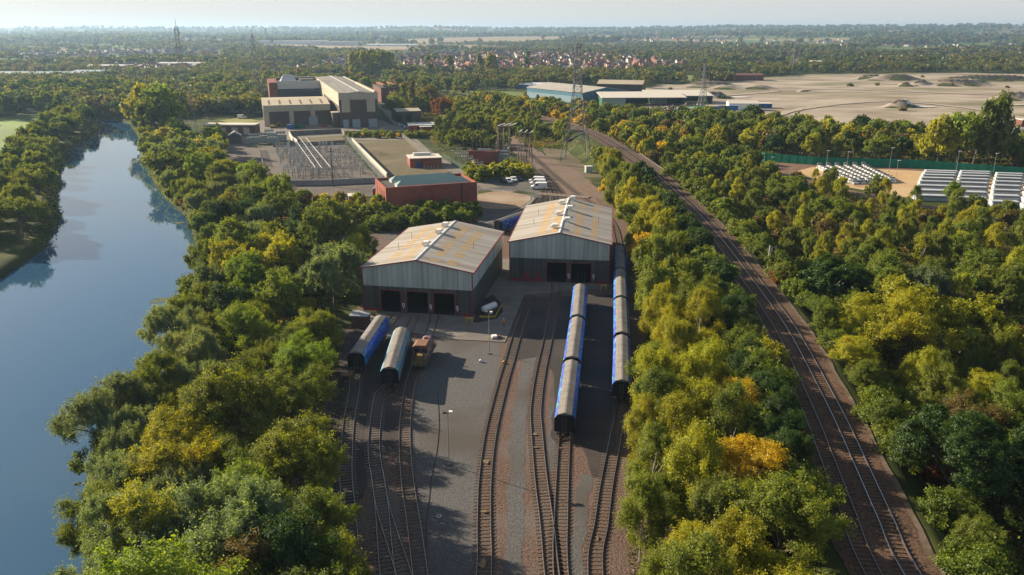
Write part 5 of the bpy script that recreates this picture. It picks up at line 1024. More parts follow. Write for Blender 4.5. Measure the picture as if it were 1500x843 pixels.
for a, b, m, cb_, lab in [(1045, 165, BLUEP, WHITE, 'blue lorry trailer with white cab by the scrap yard'), (1066, 164, BLUEP, None, 'plain blue trailer next to the ribbed-roof unit'), (1014, 165.5, mat('bright_green_paint', (.05, .33, .14)), WHITE, 'green lorry trailer beside the scrap heaps'), (764, 131, BLUEP, WHITE, 'blue lorry at the left end of the blue warehouse'), (1002, 167, WHITE, None, 'white trailer among the scrap left of the green one')]:
    x, y = P(a, b); trailer(lab, x, y, -.08, m, cb_)
# scrap heaps
for k, (a, b, sx) in enumerate([(965, 164, 14), (985, 163, 11), (1003, 162, 12), (1020, 161, 13)]):
    x, y = P(a, b); mb = MB(); r2 = random.Random(k)
    for q in range(420):
        an = r2.uniform(0, 6.28); rr = r2.random()**.6; px2 = math.cos(an)*rr*sx; py2 = math.sin(an)*rr*5; h_ = (1-rr)*4.5*r2.random(); s_ = r2.uniform(.3, 1.1)
        mb.cb(0, 0, 0, s_*1.6, s_, s_*.5, r2.choice([0, 0, 1, 2]), Matrix.Translation((px2, py2, h_+.2)) @ Matrix.Rotation(r2.uniform(0, 6), 4, (r2.random(), r2.random(), 1)))
    o = mb.build('scrap_metal', [RUST, DSTEEL, PALE]); o.location = (x, y, 0); tag(o, ['rusty scrap heap at the left', 'second rusty scrap heap', 'third rusty scrap heap', 'rusty scrap heap at the right'][k] + ' in front of the open sheds', 'scrap heap', 'scrap heaps', 'stuff')
# ------------------------------------------------------------ person in orange
def person(x, y, z, rz):
    me = bpy.data.meshes.new('person'); J = [(0,0,.98),(0,0,1.2),(0,0,1.42),(0,0,1.55),(0,0,1.68),(-.1,0,.92),(-.12,.04,.5),(-.12,-.02,.06),(-.12,.16,.04),(.1,0,.92),(.12,.10,.52),(.13,-.04,.08),(.13,.12,.05),(-.21,0,1.42),(-.27,.02,1.15),(-.25,.12,.92),(.21,0,1.42),(.28,.04,1.15),(.26,.14,.93)]
    E_ = [(0,1),(1,2),(2,3),(3,4),(0,5),(5,6),(6,7),(7,8),(0,9),(9,10),(10,11),(11,12),(2,13),(13,14),(14,15),(2,16),(16,17),(17,18)]
    Rd = [.15,.15,.15,.06,.11,.10,.075,.05,.045,.10,.075,.05,.045,.075,.055,.04,.075,.055,.04]
    me.from_pydata(J, E_, []); o = bpy.data.objects.new('person', me); col.objects.link(o); sm = o.modifiers.new('skin', 'SKIN'); sv = me.skin_vertices[0].data
    for v, q in zip(sv, Rd): v.radius = (q, q*.8)
    sv[0].use_root = True; ss = o.modifiers.new('sub', 'SUBSURF'); ss.levels = 1; ss.render_levels = 1
    hv = mat('orange_hi_vis', (.75, .16, .03), rough=.7); me.materials.append(hv)
    o.location = (x, y, z); o.rotation_euler = (0, 0, rz)
    dg = bpy.context.evaluated_depsgraph_get(); m2 = bpy.data.meshes.new_from_object(o.evaluated_get(dg)); o.modifiers.clear(); o.data = m2
    tr_ = mat('dark_blue_trousers', (.03, .035, .06)); sk = mat('skin', (.5, .3, .22)); m2.materials.clear(); [m2.materials.append(q) for q in (hv, tr_, sk)]
    for p in m2.polygons: cz = p.center.z; p.material_index = 1 if cz < .92 else (2 if cz > 1.52 else 0)
    tag(o, 'person in orange high-visibility jacket and dark trousers standing on the apron', 'person')
    MB().tube((0, .01, 1.70), (0, .01, 1.84), .13, .06, 12).build('hard_hat', WHITE, o)
    MB().box(-.17, .17, -.155, -.14, 1.1, 1.15).build('reflective_band', WHITE, o)
person(*P(738, 481), .13, 3.0)

_cb = catmull(PX([(641,575),(643,620),(640,660),(633,695),(628,735),(624,775),(626,810)]), 1.0); _cm = MB(); [_cm.tube((p.x, p.y, .07), (q.x, q.y, .07), .045, None, 5) for p, q in zip(_cb, _cb[1:])]; tag(_cm.build('yard_cable', BLACK), 'thin dark cable lying on the grey gravel beside the third siding', 'cable')
r = thing('drain_cover', 'small pale ring-shaped drain cover in the grey gravel', 'drain cover', (*P(643, 757), .045)); MB().tube((0, 0, 0), (0, 0, .05), .30, .30, 16).build('rim', PALE, r); MB().tube((0, 0, .052), (0, 0, .06), .20, .20, 14).build('lid', DSTEEL, r)
for k, (a, b) in enumerate([(704, 531), (738, 533)]):
    x, y = P(a, b); tag(MB().cb(0, 0, .15, .5, .35, .3).prism([(-.25, .3), (.25, .3), (0, .45)], -.17, .17).build('point_box', [WHITE, YELLOW][k]), ['small white box on the grey gravel near the apron', 'small yellow point box beside the middle siding'][k], 'box').location = (x, y, .05)
# ------------------------------------------------------------ trees
def norm(a): return a / np.maximum(np.linalg.norm(a, axis=-1, keepdims=True), 1e-9)
def crown_pts(kind, n, seed):
    """leaf positions and outward directions for one crown; metres, base at z=0"""
    g = np.random.default_rng(seed)
    if kind == 'broad':      # rounded, many lobes
        nl = 30; d = norm(g.normal(size=(nl, 3)) * [1, 1, 1.0]); d[:, 2] = np.where(d[:, 2] < -.45, -d[:, 2], d[:, 2])
        C = np.array([0, 0, 5.6]) + d * [3.0, 3.0, 3.1] * g.uniform(.5, 1.3, (nl, 1)); LR = g.uniform(.6, 1.65, nl); nt_ = 16; sg = (.30, .30, .24); ctr = np.array([0, 0, 5.0])
    elif kind == 'chestnut': # dense round dome
        nl = 40; d = norm(g.normal(size=(nl, 3))); d[:, 2] = np.abs(d[:, 2]) * 1.1 - .25; d = norm(d)
        C = np.array([0, 0, 5.4]) + d * [3.7, 3.7, 3.6] * g.uniform(.88, 1.0, (nl, 1)); LR = g.uniform(.9, 1.2, nl); nt_ = 14; sg = (.26, .26, .2); ctr = np.array([0, 0, 5.0])
    elif kind == 'willow':
        nl = 24; d = norm(g.normal(size=(nl, 3)) * [1, 1, .8]); d[:, 2] = np.where(d[:, 2] < -.5, -d[:, 2], d[:, 2])
        C = np.array([0, 0, 5.2]) + d * [3.7, 3.7, 2.9] * g.uniform(.65, 1.1, (nl, 1)); LR = g.uniform(.8, 1.5, nl); nt_ = 18; sg = (.20, .20, .42); ctr = np.array([0, 0, 4.0])
    elif kind == 'birch':
        nl = 26; zz_ = g.uniform(.03, 1, nl); rr = 2.35*np.sin(math.pi*np.clip(.14+.80*zz_, 0, 1))**.8 + .1; an = g.uniform(0, 6.283, nl)
        C = np.stack([np.cos(an)*rr*g.uniform(.5, 1.05, nl), np.sin(an)*rr*g.uniform(.5, 1.05, nl), 2.0 + zz_*8.6], -1); LR = g.uniform(.5, 1.05, nl); nt_ = 15; sg = (.19, .19, .42); ctr = np.array([0, 0, 5.0])
    elif kind == 'poplar':
        nl = 34; zz_ = g.uniform(0, 1, nl); rr = 1.7 * np.sin(np.clip(zz_*.82+.18, 0, 1)*math.pi)**.6; an = g.uniform(0, 6.283, nl)
        C = np.stack([np.cos(an)*rr*g.uniform(.5, 1, nl), np.sin(an)*rr*g.uniform(.5, 1, nl), 2.0 + zz_*14], -1); LR = g.uniform(.6, 1.0, nl); nt_ = 12; sg = (.2, .2, .5); ctr = np.array([0, 0, 8])
    else:                    # shrub
        nl = 12; an = g.uniform(0, 6.283, nl); rr = g.uniform(0, 1.6, nl)
        C = np.stack([np.cos(an)*rr, np.sin(an)*rr, g.uniform(.5, 2.0, nl)], -1); LR = g.uniform(.6, 1.1, nl); nt_ = 14; sg = (.26, .26, .24); ctr = np.array([0, 0, .3])
    td = norm(g.normal(size=(nl, nt_, 3)) + .55*norm(C-ctr)[:, None, :]); T = (C[:, None, :] + td * LR[:, None, None] * g.uniform(.75, 1.05, (nl, nt_, 1))).reshape(-1, 3); td = td.reshape(-1, 3)
    wgt = np.repeat(LR**2, nt_) * g.uniform(.5, 1.4, nl*nt_); wgt /= wgt.sum(); k = g.choice(len(T), n, p=wgt)
    sd_ = norm(td + [0, 0, {'broad': .55, 'willow': .35, 'birch': -.5, 'poplar': 1.1, 'shrub': .6}.get(kind, .2)] + g.normal(size=td.shape)*.35)
    Ls = {'broad': .62, 'willow': .60, 'birch': .55, 'poplar': .5, 'shrub': .45, 'chestnut': .22}[kind]; al = (g.beta(1.4, 1.6, (n, 1))*2 - .8) * Ls * g.uniform(.6, 1.5, len(T))[k][:, None]
    p = T[k] + sd_[k]*al + g.normal(size=(n, 3)) * np.array(sg) * .62
    if kind in ('willow', 'birch'): p[:, 2] -= np.abs(g.normal(size=n)) * (.35 if kind == 'birch' else .15)
    p[:, 2] = np.maximum(p[:, 2], .15)
    tv = g.uniform(0, 1, len(T))[k]
    return p, norm(td[k] + .8*norm(p - ctr)), tv, C, LR, g
def crown_mesh(kind, n, ls, seed, name='crown'):
    p, o, tv, C, LR, g = crown_pts(kind, n, seed); n = len(p)
    nr = norm(o*.75 + g.normal(size=(n, 3))*.55 + [0, 0, .25]); a = norm(np.cross(nr, g.normal(size=(n, 3)))); b = np.cross(nr, a)
    asp = {'willow': .42, 'birch': .6}.get(kind, .75); s = ls * g.uniform(.6, 1.35, (n, 1))
    co = np.stack([p - a*s*.5, p + b*s*asp*.5 + nr*s*.10, p + a*s*.5, p - b*s*asp*.5 + nr*s*.10], 1).reshape(-1, 3); F = np.arange(n*4).reshape(-1, 4)
    lf = np.clip(tv*.55 + g.uniform(0, .45, n), 0, 1)
    return npmesh(name, co, F, [LEAF], lf=np.repeat(lf, 4)), C, LR
def trunk_mesh(kind, C, seed, h=None):
    r = random.Random(seed); m = MB(); H = {'broad': 6.0, 'chestnut': 6, 'willow': 5.0, 'birch': 10.0, 'poplar': 15, 'shrub': .8}[kind]; r0 = {'broad': .26, 'chestnut': .32, 'willow': .30, 'birch': .13, 'poplar': .25, 'shrub': .06}[kind]
    prev = Vector((0, 0, -.4)); pts = [prev]
    for k in range(1, 6): pts.append(Vector((r.uniform(-.15, .15)*k*.4, r.uniform(-.15, .15)*k*.4, H*k/5)))
    for k in range(5): m.tube(pts[k], pts[k+1], r0*(1-k*.17), r0*(1-(k+1)*.17), 6)
    for c in C[:14]:
        f = min(.85, max(.2, (c[2]-1.2)/H*.65)); i = int(f*5); q = pts[i].lerp(pts[min(5, i+1)], f*5-i); cv = Vector(c); md = q.lerp(cv, .55) + Vector((0, 0, .3)); m.tube(q, md, r0*.42, r0*.28, 5, 0, False); m.tube(md, cv, r0*.28, r0*.10, 4, 0, False)
    return m.mesh('trunk', WBARK if kind == 'birch' else BARK)
LOD = {0: (2.0, .175), 1: (.70, .31), 2: (.20, .60), 3: (.035, 1.3)}
BASEN = {'broad': 23000, 'chestnut': 26000, 'willow': 32000, 'birch': 19000, 'poplar': 15000, 'shrub': 7000}
PROTO = {}
def proto(kind, lod, v):
    k = (kind, lod, v)
    if k not in PROTO:
        f, ls = LOD[lod]; me, C, LR = crown_mesh(kind, int(BASEN[kind]*f*(.8 if lod == 0 else 1)), ls*(1.25 if kind == 'willow' else 1), hash((v, len(kind)*7)) % 9999 + v*31); PROTO[k] = (me, trunk_mesh(kind, C, v+5))
    return PROTO[k]
HEIGHT = {'broad': 9.6, 'chestnut': 9.6, 'willow': 8.8, 'birch': 11.0, 'poplar': 16.5, 'shrub': 3.0}
PAL = {'olive green': (0.151, 0.189, 0.018), 'mid green': (.128, .172, .018), 'dark green': (0.044, 0.085, 0.014), 'yellow-green': (0.279, 0.291, 0.013), 'golden yellow': (0.440, 0.330, 0.012), 'silvery green': (0.168, 0.218, 0.105), 'brownish': (0.152, 0.121, 0.030), 'russet': (0.190, 0.082, 0.022), 'fresh green': (.17, .245, .018)}
NAME = {'broad': ('broadleaf_tree', 'broadleaf tree', 'tree'), 'chestnut': ('round_headed_tree', 'round-headed tree', 'tree'), 'willow': ('willow_tree', 'willow', 'willow'), 'birch': ('birch_tree', 'birch', 'birch'), 'poplar': ('poplar_tree', 'poplar', 'poplar'), 'shrub': ('shrub', 'shrub', 'shrub')}
LANDM = [((-56, 60), 'on the river bank at the foot of the photo'), ((-57, 85), 'on the river bank opposite the left sidings'), ((-60, 120), 'on the river bank level with the left wagons'), ((-66, 160), 'on the river bank level with the left shed'), ((-84, 205), 'on the river bank where it bends'), ((-112, 262), 'on the river bank beyond the bend'), ((-150, 335), 'on the river bank level with the switchyard'), ((-195, 410), 'near the river-bank pylon'),
  ((-30, 62), 'beside the left siding at the foot of the photo'), ((-30, 90), 'beside the leftmost siding'), ((-33, 120), 'beside the leftmost wagon'), ((-35, 160), 'against the wall side of the left shed'), ((-45, 205), 'behind the left shed by the rough yard'), ((-42, 62), 'in the left wood at the foot of the photo'), ((-43, 88), 'in the left wood, near part'), ((-46, 115), 'in the left wood behind the leftmost wagon'), ((-48, 145), 'in the left wood opposite the left shed'), ((-58, 180), 'in the left wood beyond the shed'), ((-70, 225), 'in the left wood near the switchyard corner'), ((-95, 275), 'in the left wood in front of the switchyard'), ((-120, 330), 'in the wood left of the switchyard'),
  ((17, 62), 'in the birch belt at the foot of the photo, yard side'), ((27, 62), 'in the birch belt at the foot of the photo, main-line side'), ((20, 88), 'in the birch belt, yard side, near part'), ((29, 90), 'in the birch belt, main-line side, near part'), ((25, 115), 'in the birch belt beside the front wagon'), ((34, 125), 'on the embankment slope below the lone bush'), ((29, 145), 'in the birch belt beside the second wagon'), ((34, 170), 'in the birch belt beside the right shed'), ((36, 200), 'in the belt behind the cabinets'), ((36, 240), 'in the belt behind the right shed'), ((37, 275), 'in the belt near the underbridge'),
  ((54, 70), 'right of the main line at the foot of the photo'), ((60, 100), 'right of the main line, near part'), ((63, 130), 'right of the main line by the big yellow tree'), ((66, 160), 'right of the main line by the round dark tree'), ((66, 200), 'right of the main line by the signal'), ((64, 245), 'right of the main line before the underbridge'), ((56, 295), 'right of the main line at the underbridge'), ((78, 95), 'in the lower right corner wood'), ((90, 130), 'beside the brown clearing on the right'), ((88, 165), 'in the young wood behind the clearing'), ((115, 190), 'in the young wood at the right edge'), ((88, 215), 'in the middle of the young wood'), ((118, 235), 'in front of the panel stacks'), ((88, 265), 'in front of the white strapped stacks'), ((78, 310), 'left of the green netting fence'),
  ((100, 350), 'behind the left end of the green fence'), ((140, 345), 'behind the middle of the green fence'), ((185, 335), 'behind the right end of the green fence'), ((110, 400), 'between the green fence and the lorries'), ((160, 395), 'in front of the quarry'), ((215, 370), 'in front of the quarry at the right edge'), ((60, 350), 'beside the main line beyond the underbridge'), ((60, 420), 'beside the main line opposite the nearest pylon'), ((70, 500), 'in front of the open sheds'), ((30, 520), 'beside the main line near the blue warehouse'), ((-10, 560), 'beside the main line far beyond the pylon'), ((0, 450), 'between the dirt track and the main line'), ((-25, 430), 'in the young birches behind the timber poles'), ((-35, 370), 'in the young birches behind the transformer compound'), ((-45, 520), 'right of the station behind the dark store'), ((-60, 600), 'behind the dark store'), ((-150, 560), 'behind the car park'), ((-120, 620), 'behind the power station'), ((-150, 250), 'on the far river bank, near part'), ((-190, 320), 'on the far river bank, middle part'), ((-230, 400), 'on the far river bank beyond the field'), ((-290, 520), 'on the far left bank towards the road bridge'), ((-30, 250), 'in front of the brick hall'), ((-55, 245), 'left of the brick hall')]
TREES = []; SPEC = []
def tree(kind, x, y, s, colour, autumn=0.0, sx=1.0, label=None, lodb=0, z=None):
    if colour == 'russet' and kind == 'shrub' and y < 260 and rng.random() < .5: colour = 'olive green'
    SPEC.append((kind, x, y, s, colour, autumn, sx, label, z, rng.uniform(0, 6.283), rng.randrange(12), rng.uniform(.85, 1.18), rng.uniform(.93, 1.07)))
def make_trees():
    for kind in NAME:
        L = [q for q in SPEC if q[0] == kind]; L.sort(key=lambda q: -(1e3 if q[7] else HEIGHT[kind]*q[3]/math.hypot(q[1], q[2])))
        for q in L[:298]: one_tree(*q)
        mass_trees(kind, L[298:])
def one_tree(kind, x, y, s, colour, autumn, sx, label, z, rot, v, j, j2):
    d = math.hypot(x, y); lod = 0 if d < 140 else (1 if d < 300 else 2); v = v % 5
    cm, tm = proto(kind, lod, v); nm, kd, cat = NAME[kind]; z = gz(x, y) if z is None else z
    r = thing(nm, None, cat, (x, y, z - .05), rot); r.scale = (s*sx, s*sx, s)
    c = bpy.data.objects.new('crown', cm); col.objects.link(c); c.parent = r
    q = PAL[colour]; c.color = (q[0]*j*j2, q[1]*j, q[2]*j, autumn)
    t = bpy.data.objects.new('trunk', tm); col.objects.link(t); t.parent = r
    TREES.append((r, kind, x, y, s, colour, autumn, label)); return r
def mass_trees(kind, L):
    if not L: return
    cos, lfs, tis = [], [], []
    for (kind, x, y, s, colour, autumn, sx, label, z, rot, v, j, j2) in L:
        v %= 3; k = ('M', kind, v)
        if k not in PROTO:
            me = crown_mesh(kind, int(BASEN[kind]*.085), .95, 50+v*7)[0]; c = np.zeros(len(me.vertices)*3, np.float32); me.vertices.foreach_get('co', c); lf = np.zeros(len(me.vertices), np.float32); me.attributes['lf'].data.foreach_get('value', lf); bpy.data.meshes.remove(me); PROTO[k] = (c.reshape(-1, 3), lf)
        T, lf = PROTO[k]; c, sn = math.cos(rot), math.sin(rot); z = gz(x, y) if z is None else z; q = PAL[colour]; n = len(T)
        cos.append(np.stack([(T[:, 0]*c - T[:, 1]*sn)*s*sx + x, (T[:, 0]*sn + T[:, 1]*c)*s*sx + y, T[:, 2]*s + z], -1)); lfs.append(lf); a = np.array([q[0]*j*j2, q[1]*j, q[2]*j]); t_ = np.tile(a, (n, 1))
        if autumn > .08: m = (np.sin(T[:, 0]*1.3+x)+np.cos(T[:, 1]*1.1+y)+np.sin(T[:, 2]*1.2)) > 1.1; t_[m] = (.46, .30, .012)
        tis.append(np.concatenate([t_, np.ones((n, 1))], 1))
    co = np.concatenate(cos); me = npmesh('background_' + kind + '_wood', co, np.arange(len(co)).reshape(-1, 4), [FARLEAF], lf=np.concatenate(lfs), tint=np.concatenate(tis)); o = bpy.data.objects.new(me.name, me); col.objects.link(o); o['kind'] = 'stuff'
OCC = []
def free(x, y, rad):
    return all((x-a)**2 + (y-b)**2 > ((rad+c)*.5)**2 for a, b, c in OCC)
CLEAR = [  # places kept open
    lambda x, y: inpoly(x, y, RIVER), lambda x, y: segd(x, y, MAIN_C) < 8.0,
    lambda x, y: (x-88)**2/290 + (y-134)**2/200 < 1]
def scatter(poly, n, spacing, mix, smin=.8, smax=1.2, seed=0, clear=True, tries=30, **k):
    """mix: list of (weight, kind, colour, autumn, size factor)"""
    global rng
    xs = [p[0] for p in poly]; ys = [p[1] for p in poly]; got = 0; wsum = sum(m[0] for m in mix)
    for _ in range(n*tries):
        if got >= n: break
        x = rng.uniform(min(xs), max(xs)); y = rng.uniform(min(ys), max(ys))
        if not inpoly(x, y, poly) or (clear and any(f(x, y) for f in CLEAR)): continue
        u = rng.uniform(0, wsum)
        for m in mix:
            u -= m[0]
            if u <= 0: break
        rad = spacing * m[4] * (.5 if m[1] == 'shrub' else 1)
        if not free(x, y, rad): continue
        OCC.append((x, y, rad)); tree(m[1], x, y, m[4]*rng.uniform(smin, smax), m[2], m[3] + rng.uniform(-.03, .03), rng.uniform(.88, 1.15), **k); got += 1
    return got
def special(kind, x, y, s, colour, autumn, sx, label, rad=4): OCC.append((x, y, rad)); tree(kind, x, y, s, colour, autumn, sx, label)
# single trees one can point at
special('chestnut', 60.5, 143, 1.3, 'dark green', 0, 1.08, 'big round dark green tree right of the main line beside the signal', 9)
special('chestnut', 48.8, 78, 1.22, 'dark green', 0, 1.12, 'big round dark green tree nearest the main line in the lower right', 8)
special('chestnut', 60, 77, 1.25, 'dark green', 0, 1.1, 'dark heavy tree in the lower right corner', 8)
special('broad', 66, 128, 1.3, 'yellow-green', .1, 1.2, 'tall bright yellow-green tree behind the broadest one beside the clearing', 7); special('broad', 74, 122, 1.15, 'yellow-green', .06, 1.2, 'yellow-green tree at the clearing side of the bright group', 7)
special('broad', 62, 118, 1.3, 'yellow-green', .12, 1.25, 'broad bright yellow-green tree between the round dark tree and the clearing', 9)
special('broad', 57.5, 124, 1.05, 'yellow-green', .14, 1.15, 'bright yellow-green tree leaning on the left of the broadest yellow one', 7)
special('broad', *P(1240, 590), .55, 'yellow-green', .22, 1.4, 'low golden bush between the broad yellow-green tree and the rails', 5)
special('broad', *P(1085, 775), .95, 'golden yellow', .1, 1.15, 'golden-orange maple in the middle of the birch belt, nearer one', 6)
special('broad', *P(1072, 665), .85, 'golden yellow', .1, 1.15, 'golden-orange maple in the birch belt, farther one', 6)
special('broad', *P(1130, 880), 1.0, 'olive green', .14, 1.2, 'olive tree with yellowing top at the foot of the photo beside the golden maple', 7)
tree('shrub', *P(1121, 535, 5.5), 1.25, 'yellow-green', .1, 1.1, 'lone yellow-green bush beside the left rail of the main line')
for k, (a, b, s, c_) in enumerate([(213, 199, 2.5, 'yellow-green'), (240, 202, 2.65, 'fresh green'), (228, 206, 2.3, 'mid green'), (262, 197, 2.35, 'olive green')]):
    special('broad', *P(a, b), s, c_, .06, .85, ['tallest yellow-topped tree at the river bend, left one', 'huge green tree at the river bend', 'nearer low-branched tree at the river bend', 'tall olive tree behind the river-bank pylon'][k], 9)
special('broad', *P(1400, 246), 2.35, 'fresh green', .06, .8, 'tall open-crowned tree rising behind the green netting fence', 9); special('broad', *P(1445, 249), 2.9, 'mid green', .03, .62, 'tallest tree behind the green fence near the right edge', 9); special('broad', *P(1372, 247), 2.0, 'yellow-green', .1, .8, 'tall yellow-green tree behind the panel stacks', 8); special('broad', *P(1425, 243), 2.1, 'olive green', .08, .8, 'tall dense tree between the two tallest behind the fence', 8)
special('broad', *P(1393, 303), .80, 'fresh green', 0, .8, 'single small fresh green tree in front of the left panel block', 4)
for k, (a, b, s, c_) in enumerate([(605, 168, 1.6, 'brownish'), (630, 166, 1.75, 'brownish'), (648, 176, 1.45, 'russet'), (578, 172, 1.3, 'olive green'), (592, 170, 1.5, 'olive green'), (615, 170, 1.3, 'olive green')]):
    special('poplar' if k in (0, 4) else 'broad', *P(a, b), s*(.8 if k in (0, 4) else 1.0), c_, .02, 1.1, ['tall brownish column-like tree behind the dark store', 'big brownish tree behind the dark store', 'dark russet round tree right of the dark store', 'olive tree at the right wall of the station hall', 'narrow olive tree behind the dark store', 'olive tree between the two brownish ones'][k], 7)
# 1 left wood on the near river bank
WL = [(.26, 'willow', 'silvery green', -.02, 1.05), (.18, 'broad', 'mid green', .02, 1.1), (.16, 'broad', 'olive green', .10, 1.0), (.14, 'broad', 'fresh green', .05, 1.1), (.12, 'broad', 'yellow-green', .12, .9), (.10, 'willow', 'olive green', .0, .9), (.06, 'broad', 'dark green', -.1, .9), (.04, 'birch', 'olive green', .08, .85)]
rb = [(x+1.5, y) for x, y in RB if 35 < y < 470]; e1 = [(-19.8,48),(-20.5,62),(-21.5,72),(-24,85),(-25.5,95),(-27.5,105),(-29.5,118),(-33.5,135),(-35,150),(-34,184),(-44,196),(-57,212),(-66,235),(-78,250),(-92,280),(-118,322),(-132,360),(-140,385)]
bank = [(x+.3, y) for x, y in rb] + [(x+5.5, y) for x, y in rb[::-1]]
scatter([p for p in bank if p[1] < 140] , 24, 5.6, [(.7, 'willow', 'silvery green', -.05, 1.0), (.3, 'willow', 'olive green', -.02, .95)], clear=False)
scatter(bank, 70, 5.2, [(.5, 'willow', 'olive green', 0, .85), (.3, 'broad', 'mid green', 0, .75), (.2, 'willow', 'silvery green', 0, .8)], clear=False)
scatter(bank, 60, 3.2, [(.6, 'shrub', 'olive green', .02, 1.2), (.4, 'shrub', 'mid green', 0, 1.2)], clear=False)
w1 = [p for p in rb if p[1] < 440] + e1[::-1]
scatter(w1, 170, 6.9, WL, .72, 1.35)
scatter(w1, 120, 4.4, [(.4, 'shrub', 'olive green', .05, 1.2), (.3, 'shrub', 'mid green', 0, 1.3), (.15, 'shrub', 'yellow-green', .1, 1.0), (.15, 'shrub', 'russet', 0, .9)])
scatter([(-30,52),(-30,120),(-36,120),(-36,52)], 10, 5, [(1, 'broad', 'mid green', 0, .7), (.4, 'broad', 'brownish', .05, .7)])
# rough patch left of the brick hall
scatter(PX([(430,310),(470,300),(520,305),(560,315),(560,328),(505,340),(470,345),(420,340)]), 26, 5.4, [(.3, 'birch', 'yellow-green', .18, .55), (.3, 'broad', 'olive green', .12, .6), (.2, 'broad', 'brownish', .06, .55), (.2, 'broad', 'yellow-green', .16, .5)])
scatter(PX([(520,318),(700,313),(700,326),(640,331),(560,340),(520,330)]), 34, 3.6, [(.8, 'shrub', 'mid green', 0, 1.35), (.4, 'broad', 'mid green', 0, .48), (.2, 'shrub', 'olive green', .1, 1.1)])
scatter(PX([(680,262),(700,256),(735,254),(765,252),(772,262),(735,263),(706,268)]), 22, 3.8, [(.7, 'shrub', 'yellow-green', .02, 1.5), (.4, 'broad', 'olive green', .05, .5)])
for k, (a, b, s_, c_) in enumerate([(-17.2, 55.5, 1.05, 'mid green'), (-18.6, 63, .95, 'olive green'), (-20.2, 70.5, .85, 'mid green'), (-15.5, 49, 1.0, 'dark green'), (-23, 59, 1.05, 'brownish')]): special('broad', a, b, s_, c_, .04, 1.05, ['foot-of-photo tree leaning over the left sidings', 'olive tree overhanging the leftmost siding at the foot', 'mid green tree just above the foot-of-photo group at the sidings', 'darkest tree at the foot of the photo beside the sidings', 'brownish tree behind the ones overhanging the left sidings'][k], 4)
for k, (a, b, s_) in enumerate([(262, 745, 1.0), (235, 850, 1.05)]): special('broad', *P(a, b), s_, 'yellow-green', .2, 1.1, ['green tree with golden-yellow top in the left wood', 'golden-patched tree at the foot of the left wood'][k], 6)
special('broad', *P(330, 640), .95, 'yellow-green', .03, 1.1, 'bright yellow-green tree in the middle of the left wood', 6)
# 2 birch belt between yard and main line
BL_ = [(.34, 'birch', 'olive green', .06, 1.05), (.34, 'birch', 'yellow-green', .08, 1.0), (.14, 'broad', 'olive green', .12, .9), (.12, 'broad', 'yellow-green', .08, .85), (.10, 'birch', 'mid green', .04, .95), (.05, 'broad', 'golden yellow', .1, .7)]
scatter([(11.6,50),(12.4,64),(13.8,78),(17.0,92),(20,104),(22.8,118),(26.2,140),(28.3,158),(29.6,180),(32,200),(33,228),(30,250),(33,285),(37,285),(38,240),(37.5,200),(37,175),(34.5,150),(33,130),(30.5,105),(27.5,85),(25,65),(24,50)], 115, 4.2, BL_, .8, 1.25)
scatter([(25,50),(27,70),(30,88),(34,108),(36,130),(38,150),(40,180),(40.5,280),(36,280),(34,180),(31,140),(26,100),(22,66),(20,50)], 90, 3.2, [(.4, 'broad', 'dark green', -.05, .5), (.4, 'shrub', 'mid green', 0, 1.3), (.2, 'shrub', 'russet', .05, 1.0), (.2, 'broad', 'olive green', .05, .5)])
scatter([(35,215),(39,215),(40,165),(37,165)], 14, 2.6, [(.5, 'shrub', 'russet', .1, .8), (.5, 'shrub', 'olive green', .05, .8)])
vl = [(x, y) for x, y in offset_line(MAIN_C, -5.7) if 45 < y < 282]; vl2 = [(x, y) for x, y in offset_line(MAIN_C, -11.5) if 45 < y < 282]
scatter(vl + vl2[::-1], 120, 2.9, [(.45, 'shrub', 'mid green', 0, 1.25), (.2, 'shrub', 'olive green', .06, 1.3), (.12, 'shrub', 'russet', .05, 1.0), (.35, 'broad', 'dark green', -.05, .5)], clear=False)
vr = [(x, y) for x, y in offset_line(MAIN_C, 6.2) if 45 < y < 282]; vr2 = [(x, y) for x, y in offset_line(MAIN_C, 12.5) if 45 < y < 282]
scatter(vr + vr2[::-1], 110, 3.2, [(.4, 'shrub', 'mid green', 0, 1.25), (.2, 'shrub', 'olive green', .06, 1.2), (.2, 'shrub', 'russet', .05, 1.0), (.35, 'broad', 'mid green', -.05, .5)], clear=False)
# 3 right wood
RW = [(.26, 'birch', 'olive green', .03, .85), (.24, 'broad', 'olive green', .06, .85), (.16, 'broad', 'mid green', 0, .85), (.10, 'birch', 'yellow-green', .08, .8), (.10, 'broad', 'yellow-green', .14, .75), (.06, 'broad', 'dark green', -.1, .8), (.05, 'broad', 'brownish', .03, .75), (.03, 'willow', 'silvery green', 0, .9)]
scatter([(51.5,50),(52,70),(55,92),(59,115),(61,140),(72,160),(104,160),(110,140),(96,108),(82,84),(70,62),(62,50)], 70, 6.6, RW, .8, 1.2)
scatter([(60.5,142),(63,160),(64,200),(64,250),(60,290),(62,300),(96,296),(113,268),(124,243),(150,222),(150,205),(122,165),(108,152),(98,153),(72,152)], 125, 5.4, [(.42, 'birch', 'olive green', .02, .74), (.26, 'birch', 'yellow-green', .03, .70), (.2, 'broad', 'olive green', .05, .7), (.12, 'broad', 'brownish', .0, .6), (.1, 'broad', 'mid green', 0, .75)], .85, 1.2)
scatter([(50,50),(51,70),(54.5,95),(58,118),(60,140),(62,170),(63,230),(61,270),(57,270),(58,200),(56.5,150),(54,115),(50,80),(48,50)], 40, 4.0, [(.4, 'shrub', 'mid green', 0, 1.2), (.25, 'shrub', 'russet', .08, 1.0), (.2, 'shrub', 'yellow-green', .1, 1.1), (.2, 'broad', 'mid green', 0, .5)])
